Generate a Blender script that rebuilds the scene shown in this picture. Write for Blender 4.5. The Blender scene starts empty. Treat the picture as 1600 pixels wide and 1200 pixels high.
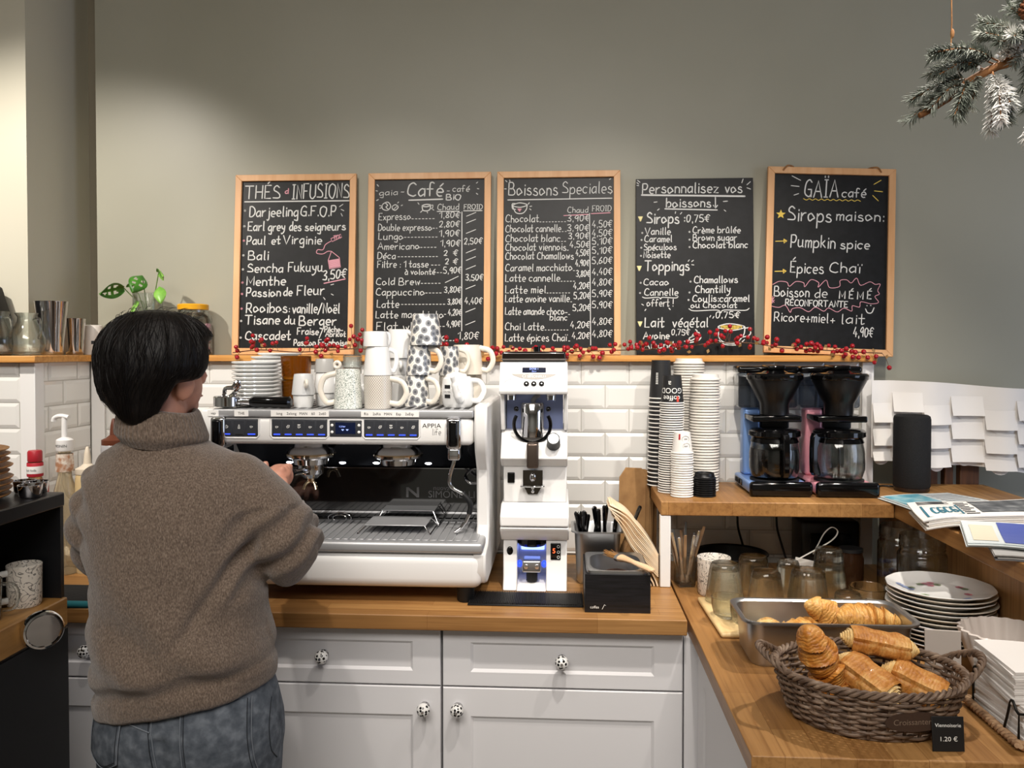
import bpy, bmesh, math, random
from mathutils import Vector, Matrix, Euler, noise
R = math.radians
PI = math.pi
rnd = random.Random(7)
sc = bpy.context.scene
col = sc.collection

# ------------------------------------------------------------------ camera
cd = bpy.data.cameras.new('camera'); cam = bpy.data.objects.new('camera', cd); col.objects.link(cam)
cam.location = (0, -2.664, 1.56)
cam.rotation_euler = (R(90 - 1.24), 0, R(3.52))
cd.sensor_width = 36.0; cd.lens = 36.0 * 1300 / 1600; cd.shift_y = -27 / 1600
cd.clip_start = 0.02
sc.camera = cam

# ------------------------------------------------------------------ world, lamps, exposure
w = bpy.data.worlds.new('world'); sc.world = w; w.use_nodes = True
w.node_tree.nodes['Background'].inputs[0].default_value = (0.62, 0.66, 0.74, 1)
w.node_tree.nodes['Background'].inputs[1].default_value = 0.25
sc.view_settings.view_transform = 'Standard'; sc.view_settings.look = 'None'
sc.view_settings.gamma = 1; sc.view_settings.use_curve_mapping = False
sc.view_settings.exposure = 0.3

def spot(name, loc, to, power, size, blend=.5, radius=.03, colr=(1, .925, .84)):
    l = bpy.data.lights.new(name, 'SPOT'); l.energy = power; l.spot_size = R(size); l.spot_blend = blend
    l.shadow_soft_size = radius; l.color = colr
    o = bpy.data.objects.new(name, l); col.objects.link(o); o.location = loc
    o.rotation_euler = (Vector(to) - Vector(loc)).to_track_quat('-Z', 'Y').to_euler()
    return o
def area(name, loc, to, power, sx, sy, colr):
    l = bpy.data.lights.new(name, 'AREA'); l.shape = 'RECTANGLE'; l.size = sx; l.size_y = sy; l.energy = power; l.color = colr
    o = bpy.data.objects.new(name, l); col.objects.link(o); o.location = loc
    o.rotation_euler = (Vector(to) - Vector(loc)).to_track_quat('-Z', 'Y').to_euler()
    return o
spot('spot_lamp', (-1.90, -1.30, 2.80), (-1.55, .1, 1.45), 105, 66, .8)
spot('spot_lamp', (-.70, -1.55, 2.95), (-.66, .0, 1.25), 66, 58, .9)
spot('spot_lamp', (.22, -1.50, 2.95), (.08, .0, 1.10), 100, 60, .9)
spot('spot_lamp', (.95, -1.25, 2.95), (.55, -.15, 1.15), 74, 58, .9)
spot('spot_lamp', (1.15, -.62, 2.70), (.66, -1.0, .9), 66, 62, .7)
area('overhead_fill', (-.3, -3.4, 3.1), (-.3, -3.0, 0), 85, 2.4, 1.2, (1, .94, .87))  # added soft fill, overhead behind the camera, brightens the front faces
area('window_daylight', (3.35, -1.6, 1.6), (.6, -.4, 1.3), 26, 1.6, 1.8, (.62, .74, 1))

# ------------------------------------------------------------------ materials
MATS = {}
def lin(h):
    h = h.lstrip('#'); c = [int(h[i:i + 2], 16) / 255 for i in (0, 2, 4)]
    return tuple(x / 12.92 if x <= .04045 else ((x + .055) / 1.055) ** 2.4 for x in c) + (1,)
def nd(nt, t, **k):
    n = nt.nodes.new(t)
    for a, b in k.items(): setattr(n, a, b)
    return n
def PM(name, hexc='#888888', rough=.5, metal=0, spec=.5, coat=0, trans=0, ior=1.45, emit=None, estr=1, bump=None, sheen=0, alpha=1):
    """bump = (scale, strength, distance)"""
    if name in MATS: return MATS[name]
    m = bpy.data.materials.new(name); m.use_nodes = True; nt = m.node_tree; b = nt.nodes['Principled BSDF']
    b.inputs['Base Color'].default_value = lin(hexc); b.inputs['Roughness'].default_value = rough
    b.inputs['Metallic'].default_value = metal; b.inputs['Specular IOR Level'].default_value = spec
    b.inputs['Coat Weight'].default_value = coat; b.inputs['Coat Roughness'].default_value = .08
    b.inputs['Transmission Weight'].default_value = trans; b.inputs['IOR'].default_value = ior
    b.inputs['Sheen Weight'].default_value = sheen; b.inputs['Alpha'].default_value = alpha
    if emit: b.inputs['Emission Color'].default_value = lin(emit); b.inputs['Emission Strength'].default_value = estr
    if bump:
        tc = nd(nt, 'ShaderNodeTexCoord'); n = nd(nt, 'ShaderNodeTexNoise'); n.inputs['Scale'].default_value = bump[0]; n.inputs['Detail'].default_value = 3
        bp = nd(nt, 'ShaderNodeBump'); bp.inputs['Strength'].default_value = bump[1]; bp.inputs['Distance'].default_value = bump[2]
        nt.links.new(tc.outputs['Object'], n.inputs['Vector']); nt.links.new(n.outputs['Fac'], bp.inputs['Height']); nt.links.new(bp.outputs['Normal'], b.inputs['Normal'])
    m.diffuse_color = lin(hexc); MATS[name] = m
    return m
def ramp(nt, stops, interp='LINEAR'):
    r = nd(nt, 'ShaderNodeValToRGB'); cr = r.color_ramp; cr.interpolation = interp
    while len(cr.elements) < len(stops): cr.elements.new(.5)
    for e, (p, c) in zip(cr.elements, stops): e.position = p; e.color = lin(c) if isinstance(c, str) else c
    return r
def noise_mat(name, stops, scale=8, rough=.5, stretch=(1, 1, 1), detail=4, bump=0, dist=.002, metal=0, spec=.5, sheen=0, dist_noise=0, coat=0, rot=(0, 0, 0)):
    if name in MATS: return MATS[name]
    m = PM(name, stops[0][1] if isinstance(stops[0][1], str) else '#888888', rough, metal, spec, coat=coat, sheen=sheen); nt = m.node_tree; b = nt.nodes['Principled BSDF']
    tc = nd(nt, 'ShaderNodeTexCoord'); mp = nd(nt, 'ShaderNodeMapping'); mp.inputs['Scale'].default_value = stretch; mp.inputs['Rotation'].default_value = rot
    n = nd(nt, 'ShaderNodeTexNoise'); n.inputs['Scale'].default_value = scale; n.inputs['Detail'].default_value = detail; n.inputs['Distortion'].default_value = dist_noise
    r = ramp(nt, stops); L = nt.links.new
    L(tc.outputs['Object'], mp.inputs['Vector']); L(mp.outputs['Vector'], n.inputs['Vector']); L(n.outputs['Fac'], r.inputs['Fac']); L(r.outputs['Color'], b.inputs['Base Color'])
    if bump:
        bp = nd(nt, 'ShaderNodeBump'); bp.inputs['Strength'].default_value = bump; bp.inputs['Distance'].default_value = dist
        L(n.outputs['Fac'], bp.inputs['Height']); L(bp.outputs['Normal'], b.inputs['Normal'])
    return m
def voro_mat(name, stops, scale=100, feature='F1', rough=.3, interp='LINEAR', stretch=(1, 1, 1), randomness=1, coat=0, bump=0):
    if name in MATS: return MATS[name]
    m = PM(name, '#cccccc', rough, coat=coat); nt = m.node_tree; b = nt.nodes['Principled BSDF']; L = nt.links.new
    tc = nd(nt, 'ShaderNodeTexCoord'); mp = nd(nt, 'ShaderNodeMapping'); mp.inputs['Scale'].default_value = stretch
    v = nd(nt, 'ShaderNodeTexVoronoi', feature=feature); v.inputs['Scale'].default_value = scale; v.inputs['Randomness'].default_value = randomness
    r = ramp(nt, stops, interp)
    L(tc.outputs['Object'], mp.inputs['Vector']); L(mp.outputs['Vector'], v.inputs['Vector']); L(v.outputs['Distance'], r.inputs['Fac']); L(r.outputs['Color'], b.inputs['Base Color'])
    return m
def block_wood(name, along, width=.042, length=.42, cols=('#ab804e', '#966b3d', '#d3a468'), rough=.42, flip=False):
    """glued-stave worktop: `along` = axis of the staves, `flip` = staves stand upright (z)"""
    if name in MATS: return MATS[name]
    m = PM(name, cols[0], rough, spec=.4); nt = m.node_tree; b = nt.nodes['Principled BSDF']; L = nt.links.new
    tc = nd(nt, 'ShaderNodeTexCoord'); sp = nd(nt, 'ShaderNodeSeparateXYZ'); cb = nd(nt, 'ShaderNodeCombineXYZ')
    L(tc.outputs['Object'], sp.inputs[0])
    a, o = {'x': ('X', 'Y'), 'y': ('Y', 'X'), 'z': ('Z', 'Y')}[along]
    L(sp.outputs[a], cb.inputs[0]); L(sp.outputs[o], cb.inputs[1])
    br = nd(nt, 'ShaderNodeTexBrick'); br.offset = .37; br.offset_frequency = 2
    br.inputs['Scale'].default_value = 1; br.inputs['Brick Width'].default_value = length; br.inputs['Row Height'].default_value = width
    br.inputs['Mortar Size'].default_value = .0004; br.inputs['Mortar Smooth'].default_value = .3; br.inputs['Bias'].default_value = -.1
    br.inputs['Color1'].default_value = lin(cols[0]); br.inputs['Color2'].default_value = lin(cols[1]); br.inputs['Mortar'].default_value = lin('#7a5027')
    L(cb.outputs[0], br.inputs['Vector'])
    mp = nd(nt, 'ShaderNodeMapping'); s = {'x': (2.2, 60, 60), 'y': (60, 2.2, 60), 'z': (60, 60, 2.2)}[along]; mp.inputs['Scale'].default_value = s
    n = nd(nt, 'ShaderNodeTexNoise'); n.inputs['Scale'].default_value = 1.6; n.inputs['Detail'].default_value = 5; n.inputs['Distortion'].default_value = .6
    L(tc.outputs['Object'], mp.inputs['Vector']); L(mp.outputs['Vector'], n.inputs['Vector'])
    r = ramp(nt, [(.3, (.62, .55, .47, 1)), (.55, (1, 1, 1, 1)), (.75, (1.12, 1.1, 1.05, 1))]); L(n.outputs['Fac'], r.inputs['Fac'])
    mx = nd(nt, 'ShaderNodeMix', data_type='RGBA', blend_type='MULTIPLY'); mx.inputs[0].default_value = .75
    L(br.outputs['Color'], mx.inputs[6]); L(r.outputs['Color'], mx.inputs[7])
    # a second, larger tone change
    n2 = nd(nt, 'ShaderNodeTexNoise'); n2.inputs['Scale'].default_value = 5; L(tc.outputs['Object'], n2.inputs['Vector'])
    r2 = ramp(nt, [(.35, (.88, .86, .82, 1)), (.65, (1.05, 1.05, 1.05, 1))]); L(n2.outputs['Fac'], r2.inputs['Fac'])
    m2 = nd(nt, 'ShaderNodeMix', data_type='RGBA', blend_type='MULTIPLY'); m2.inputs[0].default_value = 1
    L(mx.outputs[2], m2.inputs[6]); L(r2.outputs['Color'], m2.inputs[7]); L(m2.outputs[2], b.inputs['Base Color'])
    bp = nd(nt, 'ShaderNodeBump'); bp.inputs['Strength'].default_value = .12; bp.inputs['Distance'].default_value = .0006
    L(n.outputs['Fac'], bp.inputs['Height']); L(bp.outputs['Normal'], b.inputs['Normal'])
    return m

M_white = PM('white_lacquer', '#e6e5e3', .32)
M_cab = PM('white_cabinet', '#dcdbdd', .38)
M_chrome = PM('chrome', '#d8d8da', .07, 1)
M_steel = PM('brushed_steel', '#b9babb', .36, 1, bump=(300, .03, .0005))
M_black = PM('black_plastic', '#0b0b0c', .32)
M_blackgloss = PM('gloss_black', '#060607', .08)
M_blackmat = PM('matt_black', '#141415', .6)
M_rubber = PM('black_rubber', '#0c0d0f', .55)
M_china = PM('white_porcelain', '#ececea', .14, coat=.3)
M_cream = PM('cream_stoneware', '#e6dfd2', .22, coat=.2)
M_paper = PM('white_paper', '#ece8e2', .8)
def clear_mat(name, tint='#f4f7f5', refr=.35, rough=.0, gloss=1.0):
    """thin clear glass: lets light through, bends part of it, mirrors at grazing angles"""
    if name in MATS: return MATS[name]
    m = bpy.data.materials.new(name); m.use_nodes = True; nt = m.node_tree; nt.nodes.clear(); L = nt.links.new
    out = nd(nt, 'ShaderNodeOutputMaterial'); tr = nd(nt, 'ShaderNodeBsdfTransparent'); tr.inputs[0].default_value = lin(tint)
    rf = nd(nt, 'ShaderNodeBsdfRefraction'); rf.inputs['Color'].default_value = lin(tint); rf.inputs['IOR'].default_value = 1.45; rf.inputs['Roughness'].default_value = rough
    gl = nd(nt, 'ShaderNodeBsdfGlossy'); gl.inputs['Color'].default_value = (1, 1, 1, 1); gl.inputs['Roughness'].default_value = max(rough, .03)
    fr = nd(nt, 'ShaderNodeLayerWeight'); pw = nd(nt, 'ShaderNodeMath', operation='POWER'); pw.inputs[1].default_value = 3.2; mu = nd(nt, 'ShaderNodeMath', operation='MULTIPLY_ADD'); mu.inputs[1].default_value = .55 * gloss; mu.inputs[2].default_value = .045; mu.use_clamp = True
    m1 = nd(nt, 'ShaderNodeMixShader'); m1.inputs[0].default_value = refr; m2 = nd(nt, 'ShaderNodeMixShader')
    L(tr.outputs[0], m1.inputs[1]); L(rf.outputs[0], m1.inputs[2]); L(fr.outputs['Facing'], pw.inputs[0]); L(pw.outputs[0], mu.inputs[0]); L(mu.outputs[0], m2.inputs[0]); L(m1.outputs[0], m2.inputs[1]); L(gl.outputs[0], m2.inputs[2]); L(m2.outputs[0], out.inputs[0])
    MATS[name] = m; return m
M_glass = clear_mat('clear_glass', '#fafcfb', .62, 0, 1.2)

# ------------------------------------------------------------------ mesh builder
class MB:
    def __init__(s): s.v = []; s.f = []; s.mi = []; s.m = 0; s.T = None
    def add(s, vs, fs):
        o = len(s.v)
        if s.T is not None: vs = [s.T @ Vector(p) for p in vs]
        s.v += [tuple(p) for p in vs]
        for f in fs: s.f.append(tuple(i + o for i in f)); s.mi.append(s.m)
        return s
    def box(s, x0, x1, y0, y1, z0, z1):
        vs = [(x, y, z) for z in (z0, z1) for y in (y0, y1) for x in (x0, x1)]
        return s.add(vs, [(0, 2, 3, 1), (4, 5, 7, 6), (0, 1, 5, 4), (2, 6, 7, 3), (0, 4, 6, 2), (1, 3, 7, 5)])
    def rbox(s, x0, x1, y0, y1, z0, z1, r, seg=3):
        bm = bmesh.new(); bmesh.ops.create_cube(bm, size=1)
        for v in bm.verts: v.co = Vector(((x0 + x1) / 2 + v.co.x * (x1 - x0), (y0 + y1) / 2 + v.co.y * (y1 - y0), (z0 + z1) / 2 + v.co.z * (z1 - z0)))
        bmesh.ops.bevel(bm, geom=list(bm.edges), offset=min(r, .499 * min(x1 - x0, y1 - y0, z1 - z0)), segments=seg, profile=.5, affect='EDGES')
        return s.bm(bm)
    def bm(s, bm):
        bm.verts.ensure_lookup_table(); bm.verts.index_update()
        s.add([v.co.copy() for v in bm.verts], [[v.index for v in f.verts] for f in bm.faces]); bm.free(); return s
    def lathe(s, prof, c=(0, 0, 0), seg=32, wob=None):
        """prof = [(r, z)...] bottom to top (or any order); r=0 closes"""
        vs = []; fs = []; rings = []
        for r, z in prof:
            if r < 1e-6: rings.append([len(vs)]); vs.append((c[0], c[1], c[2] + z))
            else:
                ring = []
                for k in range(seg):
                    a = 2 * PI * k / seg; rr = r * (wob(a, z) if wob else 1)
                    ring.append(len(vs)); vs.append((c[0] + rr * math.cos(a), c[1] + rr * math.sin(a), c[2] + z))
                rings.append(ring)
        for A, B in zip(rings, rings[1:]):
            for k in range(seg):
                k2 = (k + 1) % seg
                if len(A) == 1 and len(B) == 1: continue
                if len(A) == 1: fs.append((A[0], B[k], B[k2]))
                elif len(B) == 1: fs.append((A[k], A[k2], B[0]))
                else: fs.append((A[k], A[k2], B[k2], B[k]))
        return s.add(vs, fs)
    def cyl(s, x, y, z0, z1, r, seg=24, r2=None):
        r2 = r if r2 is None else r2
        return s.lathe([(0, z0), (r, z0), (r2, z1), (0, z1)], (x, y, 0), seg)
    def rod(s, a, b, r, seg=10, r2=None):
        return s.tube([a, b], [r, r if r2 is None else r2], seg)
    def tube(s, pts, r, seg=8, closed=False, sq=1.0):
        pts = [Vector(p) for p in pts]; n = len(pts)
        rr = r if isinstance(r, (list, tuple)) else [r] * n
        tang = []
        for i in range(n):
            a = pts[i - 1] if (i > 0 or closed) else pts[i]; b = pts[(i + 1) % n] if (i < n - 1 or closed) else pts[i]
            t = (b - a); tang.append(t.normalized() if t.length > 1e-9 else Vector((0, 0, 1)))
        up = Vector((0, 0, 1)) if abs(tang[0].z) < .9 else Vector((1, 0, 0))
        nrm = tang[0].cross(up).normalized(); vs = []; fs = []
        for i in range(n):
            nrm = (nrm - tang[i] * nrm.dot(tang[i]))
            nrm = nrm.normalized() if nrm.length > 1e-6 else tang[i].orthogonal().normalized()
            bi = tang[i].cross(nrm)
            for k in range(seg):
                a = 2 * PI * k / seg; vs.append(pts[i] + nrm * (rr[i] * math.cos(a)) + bi * (rr[i] * sq * math.sin(a)))
        for i in range(n if closed else n - 1):
            j = (i + 1) % n
            for k in range(seg):
                k2 = (k + 1) % seg; fs.append((i * seg + k, i * seg + k2, j * seg + k2, j * seg + k))
        if not closed:
            fs.append(tuple(range(seg))[::-1]); fs.append(tuple((n - 1) * seg + k for k in range(seg)))
        return s.add(vs, fs)
    def ell(s, c, r, seg=20, rings=12, rot=None):
        prof = [(math.cos(-PI / 2 + PI * i / rings), math.sin(-PI / 2 + PI * i / rings)) for i in range(rings + 1)]
        prof[0] = (0, -1); prof[-1] = (0, 1); t = MB(); t.lathe(prof, seg=seg)
        if not hasattr(r, '__len__'): r = (r, r, r)
        Mx = Matrix.Translation(c) @ (Euler(rot).to_matrix().to_4x4() if rot else Matrix()) @ Matrix.Diagonal((r[0], r[1], r[2], 1))
        return s.add([Mx @ Vector(p) for p in t.v], t.f)
    def prism(s, poly, a0, a1, axis='y'):
        """poly 2D extruded along axis; axis y: poly=(x,z); x: (y,z); z: (x,y)"""
        f = {'y': lambda p, a: (p[0], a, p[1]), 'x': lambda p, a: (a, p[0], p[1]), 'z': lambda p, a: (p[0], p[1], a)}[axis]
        n = len(poly); vs = [f(p, a0) for p in poly] + [f(p, a1) for p in poly]
        fs = [tuple(range(n)), tuple(range(n, 2 * n))[::-1]] + [(i, (i + 1) % n, n + (i + 1) % n, n + i) for i in range(n)]
        return s.add(vs, fs)
    def loft(s, rings, cap=True, closed=True):
        n = len(rings[0]); vs = [p for r in rings for p in r]; fs = []
        for i in range(len(rings) - 1):
            for k in range(n if closed else n - 1):
                k2 = (k + 1) % n; fs.append((i * n + k, i * n + k2, (i + 1) * n + k2, (i + 1) * n + k))
        if cap and closed: fs.append(tuple(range(n))[::-1]); fs.append(tuple((len(rings) - 1) * n + k for k in range(n)))
        return s.add(vs, fs)
    def merge(s, o, T=None):
        vs = [T @ Vector(p) for p in o.v] if T is not None else o.v
        b = len(s.v); s.v += [tuple(p) for p in vs]; s.f += [tuple(i + b for i in f) for f in o.f]; s.mi += o.mi; return s
    def build(s, name, mats, parent=None, world=False, sharp=38, smooth=True, bevel=0, bseg=2, normals=True):
        me = bpy.data.meshes.new(name); off = Vector((0, 0, 0))
        if world and parent is not None:
            p = parent
            while p is not None: off += p.location; p = p.parent
        vs = [tuple(Vector(p) - off) for p in s.v] if off.length else s.v
        me.from_pydata(vs, [], s.f)
        if not isinstance(mats, (list, tuple)): mats = [mats]
        for m in mats: me.materials.append(m)
        if len(mats) > 1: me.polygons.foreach_set('material_index', s.mi)
        if normals:
            bm = bmesh.new(); bm.from_mesh(me); bmesh.ops.recalc_face_normals(bm, faces=bm.faces); bm.to_mesh(me); bm.free()
        if smooth:
            me.polygons.foreach_set('use_smooth', [True] * len(me.polygons)); me.set_sharp_from_angle(angle=R(sharp))
        o = bpy.data.objects.new(name, me); col.objects.link(o)
        if parent is not None: o.parent = parent
        if bevel:
            b = o.modifiers.new('bevel', 'BEVEL'); b.width = bevel; b.segments = bseg; b.limit_method = 'ANGLE'; b.angle_limit = R(40); b.harden_normals = False
        return o

def tag(o, label, cat, group=None, kind=None):
    o['label'] = label; o['category'] = cat
    if group: o['group'] = group
    if kind: o['kind'] = kind
    return o
def thing(name, label, cat, loc=(0, 0, 0), rz=0, group=None):
    o = bpy.data.objects.new(name, None); col.objects.link(o); o.empty_display_size = .05
    o.location = loc; o.rotation_euler = (0, 0, rz)
    return tag(o, label, cat, group)
def struct(o): o['kind'] = 'structure'; return o
def dup(root, loc, rot=None, label=None, group=None, name=None):
    r = root.copy(); col.objects.link(r); r.location = loc
    if rot is not None: r.rotation_euler = rot
    if label: r['label'] = label
    if group: r['group'] = group
    if name: r.name = name
    for ch in root.children:
        c = ch.copy(); col.objects.link(c); c.parent = r
        for g in ch.children:
            d = g.copy(); col.objects.link(d); d.parent = c
    return r
ORD = 'first second third fourth fifth sixth seventh eighth ninth tenth eleventh twelfth thirteenth fourteenth fifteenth sixteenth seventeenth eighteenth nineteenth'.split()
TENS = {2: 'twent', 3: 'thirt', 4: 'fort'}
def ordinal(n):
    if n <= 19: return ORD[n - 1]
    t, u = divmod(n, 10)
    return TENS[t] + 'ieth' if u == 0 else TENS[t] + 'y-' + ORD[u - 1]
def catmull(pts, sub=6, closed=False):
    pts = [Vector(p) for p in pts]; n = len(pts); out = []
    if n < 3 and not closed: return pts
    for i in range(n if closed else n - 1):
        p1 = pts[i]; p2 = pts[(i + 1) % n]
        p0 = pts[i - 1] if (i > 0 or closed) else p1 * 2 - p2
        p3 = pts[(i + 2) % n] if (i + 2 < n or closed) else p2 * 2 - p1
        for k in range(sub):
            t = k / sub
            out.append(.5 * ((2 * p1) + (p2 - p0) * t + (2 * p0 - 5 * p1 + 4 * p2 - p3) * t * t + (3 * p1 - p0 - 3 * p2 + p3) * t ** 3))
    if not closed: out.append(pts[-1])
    return out
def lerp(a, b, t): return a + (b - a) * t

# ------------------------------------------------------------------ lettering: a chalk-pen stroke alphabet and the plain built-in type
# each glyph: strokes of xy pairs (base 36); baseline y=6, x-height e(14), capitals k(20), descenders 0
G = {
'a': '7d4e1b183668 7e7776', 'b': '1k16 1b4e7d8a7746 16', 'c': '7d4e1c184667', 'd': '7d4e1b183668 7k7776', 'e': '1a7a7c5e2d193666', 'f': '7j5k3i36 0d6d',
'g': '7d4e1b183668 7e726021', 'h': '1k16 1b3e6d7b76', 'i': '2e26 2i2h', 'j': '4e432011 4i4h', 'k': '1k16 196e 3a76', 'l': '2k2736', 'm': '1e16 1b3e5d5b56 5b7e9d9b96',
'n': '1e16 1b3e6d7b76', 'o': '4e1c183668896c4e', 'p': '1e10 1b4e7d8a774617', 'q': '7d4e1b183668 7e7081', 'r': '1e16 1a3d5e6e', 's': '6d4e2d2b5a78663617', 't': '3k374667 0e6e',
'u': '1e183667 7e7786', 'v': '1e46 467e', 'w': '1e36 36 5c 5c76 769e', 'x': '1e76 7e16', 'y': '1e2a3968 7e642011', 'z': '-1e7e1676',
'A': '-166kb6 -3b9b', 'B': '1k16 1k6k8h6d1d 1d7da98616', 'C': '9i6k2h196697', 'D': '1k16 1k5k9g9a5616', 'E': '-8k1k1686 -1d6d', 'F': '-8k1k16 -1d6d', 'G': '9i6k2h196698 9c 9c9a96 5c9c',
'H': '-1k16 -9k96 -1d9d', 'I': '-3k36 -1k5k -1656', 'J': '5k584617', 'K': '1k16 8k1c 3d96', 'L': '-1k1676', 'M': '-161k69bkb6', 'N': '-161k868k', 'O': '5k1h196599ah5k',
'P': '1k16 1k6k8h6c1c', 'Q': '5k1h196599ah5k 6a96', 'R': '1k16 1k6k8h6c1c 4c96', 'S': '8i5k2i2f6d9a8717 18', 'T': '-0kak -5k56', 'U': '1k195699 9k9a', 'V': '-0k56ak', 'W': '-0k367ga6dk',
'X': '-1k96 -9k16', 'Y': '-0k5cak -5c56', 'Z': '-1k9k1696',
'0': '4k1h1936697h4k', '1': '-1g5k56', '2': '1h3k6k7h5b16 1676', '3': '1j5k7h3d 3d7b786617', '4': '-5k1a8a -6d66', '5': '7k2k1e 1e5e8a6617', '6': '6k2e183668896c3d1a', '7': '-1k7k36',
'8': '4k2h4d7846184d7h4k', '9': '7h5k2h1e4c7h 7h66', '€': '9i6k3h3966 97 0f7f 0b7b', ',': '2724', '.': '2627', '-': '1a6a', '/': '047k', ':': '2627 2d2c', '!': '2kac 2k2b 2627', '+': '1a7a 4e46',
"'": '2k2h', '&': '8636 1i3k5i1a 1a3668 8c', '~': '1a3b5a7b', '*': '1e76 7e16 4f45', '_': '1676'}
G['!'] = '2k2b 2627'
ACC = {'é': ('e', '4g7j'), 'è': ('e', '2j5g'), 'ê': ('e', '2g4j6g'), 'ë': ('e', '2h2i 6h6i'), 'ï': ('!i', '0h0i 4h4i'), 'à': ('a', '2j5g'), 'û': ('u', '2g4j6g'), 'ô': ('o', '2g4j6g'),
       'É': ('E', '4m7p'), 'Ï': ('I', '1m1n 5m5n')}
def glyph(ch):
    """-> (list of strokes in font units, advance)"""
    extra = ''
    if ch in ACC:
        base, extra = ACC[ch]
        code = '2e26' if base == '!i' else G[base]
    elif ch == ' ': return [], 5
    else: code = G[ch]
    strokes = []; mx = 0
    for st in (code + (' -' + extra.replace(' ', ' -') if extra else '')).split():
        straight = st[0] == '-'; st = st.lstrip('-'); st = st[:len(st) // 2 * 2]
        pts = [(int(st[i], 36), int(st[i + 1], 36) - 6) for i in range(0, len(st), 2)]
        if len(pts) < 2: continue
        mx = max(mx, max(p[0] for p in pts))
        strokes.append([Vector((a, b)) for a, b in pts] if straight else catmull([Vector((a, b)) for a, b in pts], 4))
    return strokes, mx + 2.2
def ribbon(mb, pts, wd, F, rnds=5):
    """flat pen stroke through 2D pts, width wd; F maps (u, v) -> 3D"""
    pts = [Vector(p) for p in pts]; n = len(pts); vs = []; h = wd / 2
    for i in range(n):
        t = (pts[min(i + 1, n - 1)] - pts[max(i - 1, 0)])
        t = t.normalized() if t.length > 1e-9 else Vector((1, 0))
        nn = Vector((-t.y, t.x)) * h; vs += [F(pts[i] + nn), F(pts[i] - nn)]
    mb.add(vs, [(2 * i, 2 * i + 1, 2 * i + 3, 2 * i + 2) for i in range(n - 1)])
    for e in (pts[0], pts[-1]):
        mb.add([F(e + Vector((math.cos(2 * PI * k / 7), math.sin(2 * PI * k / 7))) * h) for k in range(7)], [tuple(range(7))])
def write(mb, txt, u0, u1, v, h, wd, F, jit=.04, slope=0):
    """hand-write txt between u0 and u1 on baseline v; h = capital height"""
    s = h / 14; x = 0; items = []
    for ch in txt:
        st, ad = glyph(ch); items.append((st, x)); x += ad
    k = (u1 - u0) / max(x - 2.2, 1)
    for st, x0 in items:
        dy = rnd.uniform(-jit, jit) * h; sc_ = 1 + rnd.uniform(-jit, jit)
        for p in st:
            ribbon(mb, [(u0 + (x0 + q.x) * k + q.y * s * .04, v + dy + q.y * s * sc_ + slope * (x0 + q.x) * k) for q in p], wd, F)
def type_mesh(txt, size, align='CENTER'):
    """the built-in type as a flat mesh in the xy plane: returns verts, faces"""
    cu = bpy.data.curves.new('t', 'FONT'); cu.body = txt; cu.size = size; cu.align_x = align; cu.resolution_u = 3
    ob = bpy.data.objects.new('t', cu); me = bpy.data.meshes.new_from_object(ob)
    vs = [v.co.copy() for v in me.vertices]; fs = [tuple(p.vertices) for p in me.polygons]
    bpy.data.objects.remove(ob); bpy.data.curves.remove(cu); bpy.data.meshes.remove(me)
    return vs, fs
def type_on(mb, txt, size, T, align='CENTER', width=None):
    vs, fs = type_mesh(txt, size, align)
    if width:
        w_ = max(v.x for v in vs) - min(v.x for v in vs); vs = [Vector((v.x * width / w_, v.y, v.z)) for v in vs]
    mb.add([T @ v for v in vs], fs)
def face_T(o, right=(1, 0, 0), up=(0, 0, 1)):
    r = Vector(right).normalized(); u = Vector(up).normalized(); n = r.cross(u)
    return Matrix((( r.x, u.x, n.x, o[0]), (r.y, u.y, n.y, o[1]), (r.z, u.z, n.z, o[2]), (0, 0, 0, 1)))
M_chalk = PM('white_chalk_pen', '#d2d2cf', .8)
M_print = PM('printed_dark', '#1b1b1d', .6)
M_printw = PM('printed_white', '#eeeeea', .6)
# ================================================================== the room
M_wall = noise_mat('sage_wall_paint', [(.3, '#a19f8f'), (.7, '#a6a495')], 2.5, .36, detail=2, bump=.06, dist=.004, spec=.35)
M_walldark = noise_mat('brown_grey_wall', [(.3, '#8f8775'), (.7, '#948c7a')], 2.5, .5, detail=2)  # M_walldark: darker, browner tone for the niche wall than its neighbours
M_wallcool = PM('plain_wall', '#a9aaa4', .7)
M_ceil = PM('ceiling_white', '#d9d6cf', .8)
M_floor = noise_mat('grey_floor', [(.3, '#6d655c'), (.7, '#877e73')], 6, .45)
M_tile = PM('glazed_tile', '#e3e2de', .12, coat=.4)
M_grout = PM('grout', '#b3b0a8', .85)
M_oakx = block_wood('oak_staves_across', 'x')
M_oaky = block_wood('oak_staves_deep', 'y', .058)
M_oakz = block_wood('oak_staves_upright', 'z', .075, .9, ('#b08556', '#966d3f', '#c89a62'))
M_shelf = noise_mat('oak_shelf', [(.3, '#b67a3a'), (.6, '#d49b55')], 3, .42, (1.5, 30, 30), 5)
M_frame = noise_mat('beech_frame', [(.3, '#cf9a67'), (.65, '#deae7e')], 3, .45, (12, 12, 1.5), 4)

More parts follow.
